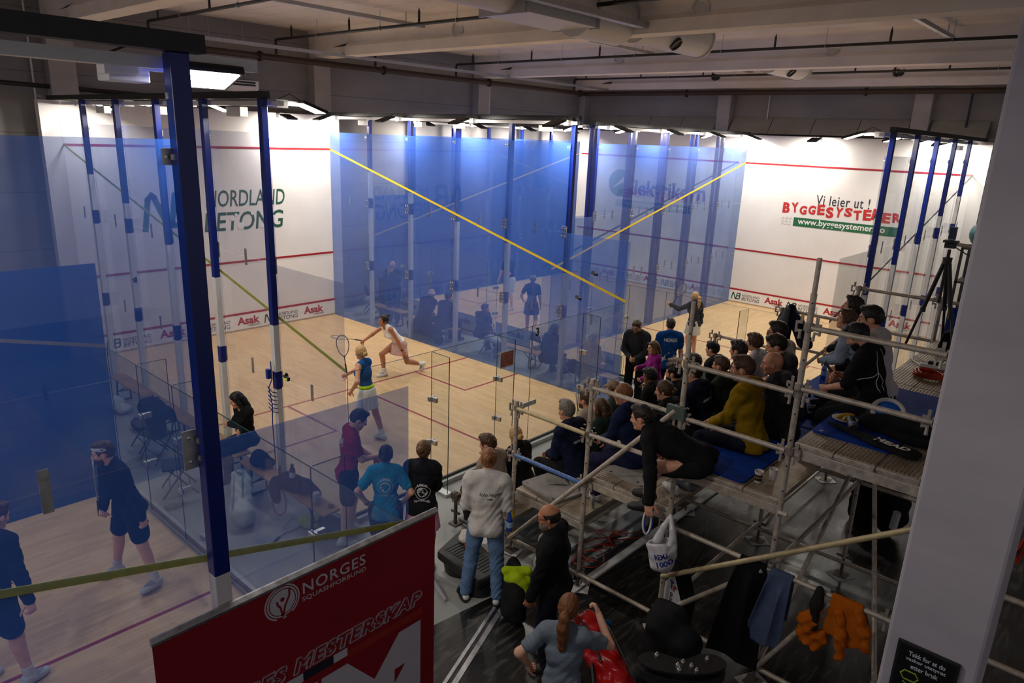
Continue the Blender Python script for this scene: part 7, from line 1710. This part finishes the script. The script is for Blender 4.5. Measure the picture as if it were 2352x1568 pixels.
P = sitter('boy with dark hair in a pale green top sitting behind the tall scaffold post', (11.9, 5.22, 1.90), 1, hair='messy', hcol='dark', top=('hoodie', 'long', (0.10, 0.17, 0.125)), bottom=BLKT, shoe=BLK, heading=190, H=1.8)
# right corridor, behind the blue glass
P = at_head('person in dark coat standing in the far right corridor holding up a phone', (1.84, 7.05, 1.60), -50, 1.74, hair='ring', hcol='grey', lean=4, head=(0, 6, 0), lh=(0.3, 0.05, 1.48), rh=(0.3, -0.05, 1.48), le=(-0.2, 0.6, -0.8), re=(-0.2, -0.6, -0.8), top=('jacket', 'long', (0.03, 0.032, 0.034)), bottom=('trousers', (0.02, 0.02, 0.026)), shoe=BLK, build=1.2, q=0.9, hem=-0.25)
cor = dict(heading=90, fz=0.0, q=0.85)
sitter('heavy bald man in dark jacket sitting on the corridor bench, seen from behind', (3.44, 7.05, 1.06), 0, seat=0.40, build=1.3, hair='ring', hcol='white', lean=26, top=('jacket', 'long', (0.018, 0.018, 0.021)), bottom=BLKT, shoe=BLK, hands='chin', H=1.74, **cor)
sitter('dark-haired man in black jacket on the corridor bench by the bald man', (4.12, 7.02, 1.10), 0, seat=0.40, build=1.1, hair='short', hcol='dark', lean=18, top=('jacket', 'long', (0.012, 0.012, 0.016)), bottom=('trousers', (0.02, 0.02, 0.026)), shoe=BLK, H=1.74, **cor)
sitter('boy in dark blue top on a folding chair, hand at his mouth', (5.45, 6.98, 1.08), 0, seat=0.44, hair='short', hcol='brown', lean=12, head=(-35, 5, 0), top=('jumper', 'long', (0.018, 0.02, 0.04)), bottom=BLKT, shoe=BLK, hands='chin', H=1.52, **cor)
sitter('long dark-haired person in black on a folding chair behind the red door sign', (7.62, 6.98, 1.02), 0, seat=0.35, f=True, hair='long', hcol='black', lean=22, head=(-25, 0, 0), top=('hoodie', 'long', BLK), bottom=BLKT, shoe=BLK, H=1.66, **cor)
sitter('person with long grey-brown hair and grey coat on the nearest corridor bench', (8.70, 6.98, 1.02), 0, seat=0.36, f=True, build=1.2, hair='long', hcol='grey', lean=20, head=(-30, 0, 0), top=('jacket', 'long', (0.05, 0.05, 0.055)), bottom=('trousers', (0.03, 0.04, 0.07)), shoe=BLK, H=1.66, **cor)
# left corridor
P = sitter('woman in black with very long black hair sitting on the left corridor bench', (7.42, -0.33, 1.21), 0, seat=0.45, fz=0, heading=-88, f=True, skin='warm', hair='long', hcol='black', lean=6, head=(-22, 20, 0), top=('jumper', 'long', (0.008, 0.008, 0.009)), bottom=BLKT, shoe=BLK, hands='cross', H=1.66, q=1.15, neckln=0.05)

# standing in front of the scaffold
P = at_head('man in red T-shirt looking at his phone', (10.17, -0.12, 1.63), 60, 1.80, skin='pale', hair='short', hcol='dark', lean=6, head=(0, 28, 0), lf=(0.02, 0.12, 0.085), rf=(-0.1, -0.16, 0.085), lh=(0.34, 0.10, 1.06), rh=(0.36, -0.02, 1.14), le=(-0.6, 0.6, -0.4), re=(-0.3, -0.5, -0.9), top=('shirt', 'short', (0.34, 0.006, 0.03)), bottom=('shorts', (0.010, 0.012, 0.018)), shoe=(0.55, 0.57, 0.6), sock=(0.6, 0.6, 0.62), curl=45, hem=-0.10, q=1.1)
back_print(P, [(*word('NM', 0.22, 0.11, bold=0.04), (0.0, 0.08)), (*word('2025', 0.14, 0.035), (0.0, -0.04))], (0.55, 0.53, 0.58))
w = world_pt(P, P['hand'][-1]+V3(0.10, 0.02, 0.04)); mb = MB(); R = Matrix.Rotation(math.radians(60), 3, 'Z') @ Matrix.Rotation(math.radians(-35), 3, 'Y'); mb.cbox(w, (0.15, 0.072, 0.009), R); mb.cbox(V3(*w)+np.array(R @ Vector((0, 0, 0.006))), (0.138, 0.064, 0.002), R, 1); solo('phone', mb, [M_black, plain('phone_screen', (0.25, 0.42, 0.62), 0.2, emit=0.25)], 'phone in the hand of the man in the red T-shirt', 'phone')
badge = lambda: [(*disc(0.062, 28), (0, 0)), (*disc(0.092, 30, 0.086), (0, 0)), (*word('BÆRUM', 0.12, 0.03, arc=0.09, bold=0.03), (0, 0.094)), (*[(-a if i == 9 else a) for i, a in enumerate(word('SQUASHKLUBB', 0.19, 0.026, arc=0.2, bold=0.02))], (0, -0.105))]
def runner(info, col, dx=0, dy=0):
    it = []
    for pts, w in (([(-0.045, -0.03), (-0.02, -0.005), (0.0, 0.02)], 0.014), ([(-0.02, -0.005), (0.015, -0.02), (0.03, -0.04)], 0.012), ([(0.0, 0.02), (0.03, 0.008), (0.045, 0.025)], 0.010), ([(-0.05, 0.012), (-0.02, 0.018), (0.0, 0.02)], 0.010)):
        for a, b in zip(pts[:-1], pts[1:]):
            a, b = V3(*a, 0), V3(*b, 0); d = nrm(b-a); q = V3(-d[1], d[0], 0)*w/2; it.append((np.array([a-q, b-q, b+q, a+q]), [(0, 1, 2, 3)], (dx, dy)))
    it.append((*disc(0.011, 12), (0.01+dx, 0.038+dy)))
    o = back_print(info, it, col, 'print_figure')
    for v in o.data.vertices: v.co += Vector(info['R2']@V3(-0.002, 0, 0))
P = at_head('woman in turquoise T-shirt with round white badge, hand on her hip', (11.0, -0.34, 1.52), 138, 1.64, f=True, skin='pale', hair='lowbun', hcol='dark', lean=4, head=(-6, 6, 0), lh=(0.02, 0.21, 0.93), rh=(0.08, -0.20, 0.92), le=(-0.5, 0.9, 0.0), re=(-0.6, -0.8, 0), top=('shirt', 'short', (0.025, 0.30, 0.46)), bottom=('shorts', (0.012, 0.014, 0.022)), shoe=(0.6, 0.6, 0.62), loose=0.008, q=1.1, hem=-0.10, watch=1)
back_print(P, badge(), (0.62, 0.66, 0.68)); runner(P, (0.02, 0.24, 0.38))
P = at_head('woman with fair bun in navy hooded top and pink pleated skirt', (11.27, 0.0, 1.58), 128, 1.68, f=True, skin='fair', hair='bun', hcol='mid', lean=3, head=(-10, 4, 0), lh=(0.2, -0.02, 1.15), rh=(0.2, 0.08, 1.12), le=(-0.2, 0.9, -0.4), re=(-0.2, -0.9, -0.4), top=('hoodie', 'long', (0.010, 0.011, 0.016)), hood=True, bottom=('skirt', (0.60, 0.25, 0.40), 0.36), shoe=(0.7, 0.7, 0.7), sock=(0.7, 0.7, 0.7), loose=0.005, q=1.15, hem=-0.08)
back_print(P, [(v, f, (a+0.02, u-0.11)) for v, f, (a, u) in badge()], (0.62, 0.62, 0.64)); runner(P, (0.012, 0.013, 0.018), 0.02, -0.11)
P = at_head('man in white sweater and blue jeans with script lettering on his back, wearing slides', (12.16, 0.16, 1.745), 128, 1.83, skin='fair', hair='bun', hcol='ginger', lean=2, head=(0, 10, 0), lf=(-0.02, 0.21, 0.085), rf=(-0.06, -0.16, 0.085), lh=(0.24, 0.12, 1.12), rh=(0.24, -0.12, 1.12), le=(-0.7, 0.4, -0.6), re=(-0.7, -0.4, -0.6), top=('jumper', 'long', (0.54, 0.52, 0.50)), bottom=('jeans', (0.115, 0.20, 0.36)), shoe=None, sock=(0.62, 0.60, 0.58), loose=0.003, q=1.25, hem=-0.10, ltoe=20, rtoe=-12)
back_print(P, [(*word('Soho Heights', 0.25, 0.052, shear=0.35), (0.05, 0.04)), (*word('1998', 0.06, 0.02, bold=0.03), (0.045, -0.005))], (0.012, 0.012, 0.014))
for sd in (1, -1):
    a = P['ob']; c = V3(-0.02 if sd > 0 else -0.06, 0.21*1.06 if sd > 0 else -0.16*1.06, 0.012); tw = 20 if sd > 0 else -12; R = Matrix.Rotation(math.radians(tw), 3, 'Z'); q = MB()
    n = 18; q.prism([tuple(Vector(c)+R @ Vector((0.05+0.155*math.cos(t_*2*PI/n), 0.056*math.sin(t_*2*PI/n), -0.012))) for t_ in range(n)], (0, 0, 0.024))
    arc = [tuple(Vector(c)+R @ Vector((0.09, 0.055*math.cos(t_), 0.005+0.085*math.sin(t_)))) for t_ in np.linspace(0, PI, 9)]; q.tube(arc, 0.014, 6); q.tube([tuple(Vector(p)+R @ Vector((0.03, 0, -0.012))) for p in arc], 0.014, 6); e = part('slide_sandal', q, M_black, None); e.parent = a
P = at_head('balding man with glasses and grey beard in black jacket, seen from above', (13.36, -0.26, 1.66), 205, 1.80, skin='tan', hair='ring', hcol='dark', beard='grey', glasses=True, lean=3, head=(8, 10, 0), lh=(0.16, 0.24, 0.92), rh=(0.14, -0.24, 0.92), top=('jacket', 'long', (0.008, 0.008, 0.009)), bottom=('trousers', (0.009, 0.011, 0.020)), shoe=(0.010, 0.010, 0.010), collar=True, build=1.15, q=1.2, hem=-0.14)
P = at_head('woman with long ponytail in grey T-shirt seen from above, arm raised', (14.25, -1.08, 1.58), 118, 1.68, f=True, skin='pale', hair='pony', hcol='auburn', lean=8, head=(-4, 4, 0), lh=(0.10, 0.30, 0.98), rh=(0.34, -0.22, 1.40), le=(-0.7, 0.8, 0.0), re=(-0.1, -0.7, -0.8), top=('shirt', 'short', (0.15, 0.185, 0.225)), bottom=BLKT, shoe=BLK, loose=0.006, q=1.3, curl=60, hem=-0.12, watch=None)

# ---- the stand: front bench
sitter('boy with messy hair in beige sweater on the front bench', (11.10, 1.25, 1.27), 0, hair='messy', hcol='brown', lean=16, head=(20, 8, 0), top=('jumper', 'long', (0.26, 0.205, 0.16)), bottom=('trousers', (0.05, 0.045, 0.05)), shoe=(0.5, 0.5, 0.5), hands='chin', H=1.78)
sitter('woman with fair bun in black jacket with white collar on the front bench', (11.10, 1.80, 1.17), 0, f=True, hair='lowbun', hcol='blond', lean=18, head=(-12, 4, 0), top=('jacket', 'long', BLK), bottom=BLKT, shoe=BLK, collar=True)
sitter('man with short beard in cream sweater on the front bench', (11.10, 3.40, 1.29), 0, hair='short', hcol='brown', beard='brown', lean=14, head=(10, 0, 0), top=('jumper', 'long', (0.40, 0.33, 0.26)), bottom=('trousers', (0.38, 0.30, 0.2)), shoe=WHT)
sitter('woman in beige cap with wavy hair and green top on the front bench', (11.10, 4.14, 1.29), 0, f=True, hair='long', hcol='mid', lean=10, head=(12, 4, 0), cap={'c': (0.25, 0.18, 0.12)}, top=('jumper', 'long', (0.04, 0.06, 0.055)), bottom=('trousers', (0.1, 0.12, 0.15)), shoe=WHT, seed=5)
P = sitter('boy with black curly hair in black printed hoodie, fist at his chin', (11.10, 5.24, 1.25), 0, skin='brown', hair='curly', hcol='black', lean=14, head=(28, 6, 0), top=('hoodie', 'long', (0.008, 0.008, 0.009)), hood=True, bottom=('jeans', (0.13, 0.2, 0.3)), shoe=WHT, hands='chin')
prt = [(*word(w_, 0.08, 0.03, bold=0.03), (ax, uy)) for w_, ax, uy in (('EBER', -0.1, 0.1), ('LO', 0.09, 0.06), ('RED', -0.06, -0.02), ('SQ', 0.1, -0.06), ('NIL', -0.1, -0.12), ('OK', 0.05, 0.14))]
back_print(P, prt, (0.45, 0.45, 0.46)); back_print(P, prt, (0.45, 0.45, 0.46), front=True)
sitter('person with light brown hair on the front bench beside the curly-haired boy', (11.10, 6.05, 1.25), 0, hair='messy', hcol='mid', lean=14, top=('jumper', 'long', (0.06, 0.08, 0.07)), bottom=BLKT, shoe=BLK)
# first deck
P = sitter('grey-haired man in navy jacket with white club lettering on the lowest deck', (11.90, 1.86, 1.76), 1, hair='short', hcol='grey', lean=16, head=(-8, 2, 0), top=('jacket', 'long', (0.010, 0.014, 0.042)), bottom=BLKT, shoe=WHT, hands='clasp', collar=True, q=1.1)
back_print(P, [(*word('NIDAROS SQUASH', 0.27, 0.034, arc=0.5, bold=0.03), (0.01, 0.02))], (0.60, 0.60, 0.62))
sitter('woman with long brown hair in dark green hoodie on the lowest deck', (12.05, 2.42, 1.69), 1, f=True, hair='long', hcol='brown', lean=16, top=('hoodie', 'long', (0.014, 0.028, 0.022)), hood=True, bottom=BLKT, shoe=WHT, q=1.05)
sitter('man with thick dark hair and beard in black on the lowest deck', (12.05, 4.30, 1.78), 1, hair='messy', hcol='black', lean=16, head=(12, 0, 0), beard='black', top=('jumper', 'long', (0.012, 0.013, 0.015)), bottom=BLKT, shoe=BLK)
sitter('person in black cap at the far end of the lowest deck', (11.80, 6.05, 1.74), 1, hair='short', hcol='dark', cap=(0.012, 0.012, 0.014), lean=14, top=('jacket', 'long', (0.015, 0.015, 0.018)), bottom=BLKT, shoe=BLK, seed=7)
# second deck
P = sitter('man with shaved fair head in navy top with white shoulder stripe on the second deck', (12.85, 1.67, 2.29), 2, hair='buzz', hcol='ginger', lean=16, head=(16, 6, 0), top=('jacket', 'long', (0.008, 0.014, 0.050)), bottom=('trousers', (0.012, 0.012, 0.038)), shoe=WHT, hands='clasp', q=1.15)
mb = SDF().cone(P['shc']+P['R2']@V3(-0.02, 0.07, 0.082), P['shc']+P['R2']@V3(-0.01, 0.215, 0.045), 0.012).cone(P['shc']+P['R2']@V3(-0.01, 0.215, 0.045), P['shc']*0.55+P['elb'][1]*0.45+P['R2']@V3(0.0, 0.16, 0.0), 0.012)
soft('shoulder_stripe', mb, cloth('stripe_white', (0.5, 0.5, 0.52)), h=0.006, k=0.01, parent=None); so = bpy.data.objects[[o.name for o in bpy.data.objects if o.name.startswith('shoulder_stripe')][-1]]; so.parent = P['top']
P = sitter('man with hair in a bun and black hoodie with white prints on the second deck', (13.02, 2.31, 2.22), 2, hair='lowbun', hcol='brown', lean=20, head=(14, 4, 0), top=('hoodie', 'long', (0.008, 0.008, 0.009)), hood=True, bottom=BLKT, shoe=BLK, q=1.15)
back_print(P, [(*word(w_, 0.07, 0.03, bold=0.03), (ax, uy)) for w_, ax, uy in (('EBER', -0.13, 0.16), ('LO', 0.0, 0.17), ('SQ', 0.12, 0.15), ('LOVE', 0.12, -0.10), ('KYSI', -0.05, 0.12), ('MAR', 0.07, 0.11))], (0.5, 0.5, 0.52))
P = sitter('dark-haired man in navy jacket with white club lettering on the second deck', (13.0, 3.05, 2.28), 2, hair='short', hcol='dark', lean=16, head=(16, 4, 0), top=('jacket', 'long', (0.008, 0.012, 0.034)), bottom=BLKT, shoe=BLK, collar=True)
back_print(P, [(*word('NIDAROS SQUASH', 0.27, 0.034, arc=0.5, bold=0.03), (0.03, 0.03))], (0.55, 0.55, 0.57))
sitter('man with short brown hair in dark green jacket with grey hood on the second deck', (13.1, 3.62, 2.28), 2, hair='short', hcol='brown', lean=14, head=(0, 0, 0), top=('jacket', 'long', (0.012, 0.02, 0.014)), hood=True, bottom=BLKT, shoe=BLK)
sitter('person with dark wavy hair on the second deck behind the man in mustard', (12.95, 4.45, 2.30), 2, hair='messy', hcol='dark', lean=18, top=('jumper', 'long', (0.03, 0.03, 0.03)), bottom=BLKT, shoe=BLK, seed=3)
sitter('man with short curly brown hair on the far part of the second deck', (12.9, 5.1, 2.28), 2, hair='curly', hcol='brown', lean=16, top=('shirt', 'short', (0.5, 0.5, 0.5)), bottom=BLKT, shoe=BLK, seed=6)
# third deck
P = sitter('man in black bending over the near edge, reaching his arm down', (13.60, 0.86, 2.44), 3, hair='short', hcol='dark', H=1.82, skin='fair', heading=195, lean=68, plean=42, side=-16, head=(0, -10, 0), lh=(0.30, 0.62, 0.27), rh=(0.40, -0.05, 0.62), le=(-0.8, 0.3, 0.6), fx=0.46, spread=0.14, lk=(0.8, 0.2, 0.7), rk=(0.8, 0, 0.7), top=('hoodie', 'long', (0.008, 0.008, 0.009)), bottom=('shorts', (0.010, 0.010, 0.012)), shoe=(0.012, 0.012, 0.013), curl=30, q=1.2, watch=1, sock=(0.012, 0.012, 0.012))
w = world_pt(P, P['hand'][1]); mb = MB(); loop = [tuple(w+V3(0.0, 0.0, -0.10)+V3(0.032*math.sin(a), 0.02*math.sin(a), -0.11+0.13*math.cos(a))) for a in np.linspace(0, 2*PI, 21)]
mb.tube(loop, 0.009, 6, cap=False); mb.tube([tuple(V3(*p)*1.0+V3(0.012, 0.01, 0.0)) for p in loop], 0.006, 6, 1, cap=False); solo('lanyard', mb, [M_white, plain('lanyard_blue', (0.02, 0.05, 0.3), 0.5)], 'white and blue lanyard dangling from the bending man\'s hand', 'lanyard', smooth='auto')
P = sitter('man in mustard yellow sweater seen from behind on the third deck', (14.12, 1.93, 2.93), 3, hair='short', hcol='brown', lean=12, head=(14, 6, 0), top=('jumper', 'long', (0.27, 0.16, 0.004)), bottom=('trousers', (0.008, 0.010, 0.022)), shoe=WHT, hands='clasp', q=1.25, loose=0.004, collar=True)
sitter('bald man in dark grey hoodie leaning towards the man in mustard', (14.20, 2.52, 2.82), 3, hair=None, hcol='brown', lean=16, head=(24, 6, 0), top=('hoodie', 'long', (0.036, 0.035, 0.042)), hood=True, bottom=BLKT, shoe=BLK, q=1.15)
sitter('dark-haired man in grey hooded vest with black sleeves on the third deck', (13.95, 3.22, 2.83), 3, hair='short', hcol='dark', lean=20, head=(22, 10, 0), top=('hoodie', 'long', (0.045, 0.045, 0.05)), hood=True, bottom=BLKT, shoe=BLK, q=1.1)
sitter('man with glasses and short dark hair on the third deck, by the hanging navy jacket', (13.70, 3.85, 2.86), 3, hair='short', hcol='dark', glasses=True, lean=22, head=(20, 0, 0), top=('shirt', 'short', (0.5, 0.49, 0.48)), bottom=BLKT, shoe=BLK)
# top deck
P = sitter('bearded man in black zip top with white piping looking at his phone', (15.08, 2.30, 3.36), 4, hair='short', hcol='black', beard='black', skin='fair', lean=16, head=(8, 30, 0), lh=(0.42, 0.10, 0.80), rh=(0.34, 0.05, 0.95), re=(-0.4, -0.8, -0.5), top=('jacket', 'half', (0.007, 0.007, 0.008)), bottom=BLKT, shoe=BLK, q=1.3, collar=True, curl=45)
w = world_pt(P, P['hand'][-1]); mb = MB(); R = Matrix.Rotation(math.radians(188), 3, 'Z') @ Matrix.Rotation(math.radians(-50), 3, 'Y'); mb.cbox(w+V3(-0.10, -0.02, 0.05), (0.15, 0.075, 0.009), R); solo('phone', mb, M_black, 'dark phone in the hand of the man in the black zip top', 'phone')
bvh = BVHTree.FromPolygons([Vector(v) for v in P['TV']], [tuple(int(i) for i in q) for q in P['TQ']])
for nm, pts in (('a', [(-0.06, 0.20), (-0.10, 0.12), (-0.115, 0.0), (-0.13, -0.08), (-0.10, -0.2)]), ('b', [(0.06, 0.20), (0.10, 0.12), (0.115, 0.0), (0.13, -0.08), (0.10, -0.2)]), ('c', [(-0.115, 0.0), (-0.17, -0.03), (-0.24, -0.04)]), ('d', [(-0.115, 0.0), (-0.05, -0.1), (-0.03, -0.2)])):
    out = []
    for a, b in zip(pts[:-1], pts[1:]):
        for t_ in np.linspace(0, 1, 6):
            q = P['chs']+P['R2']@V3(-0.5, -(a[0]+(b[0]-a[0])*t_), a[1]+(b[1]-a[1])*t_); h = bvh.ray_cast(Vector(q), Vector(P['R2']@V3(1, 0, 0)), 0.8)
            if h[0] is not None: out.append(tuple(h[0]))
    if len(out) > 2:
        mb = MB(); mb.tube(out, 0.0045, 5); e = part('piping', mb, plain('piping_white', (0.5, 0.5, 0.52), 0.6), None); e.parent = P['top']
sitter('dark-haired man in white T-shirt on the top deck behind the man with the phone', (15.02, 2.86, 3.44), 4, hair='short', hcol='dark', beard='dark', lean=14, head=(16, 4, 0), top=('shirt', 'short', (0.50, 0.46, 0.47)), bottom=BLKT, shoe=BLK, q=1.15, build=1.15)
sitter('boy with curly brown hair in light blue hoodie on the top deck', (14.60, 3.50, 3.21), 4, hair='curly', hcol='brown', lean=36, head=(16, -20, 0), top=('hoodie', 'long', (0.26, 0.33, 0.42)), hood=True, bottom=BLKT, shoe=BLK, hands='knees', q=1.1, seed=4)
sitter('boy with dark hair in black on the top deck, beside the light blue hoodie', (14.48, 4.05, 3.28), 4, hair='curly', hcol='dark', lean=34, head=(14, -20, 0), top=('jumper', 'long', (0.012, 0.012, 0.013)), bottom=('shorts', (0.012, 0.012, 0.013)), shoe=BLK, hands='knees', q=1.05, seed=8)
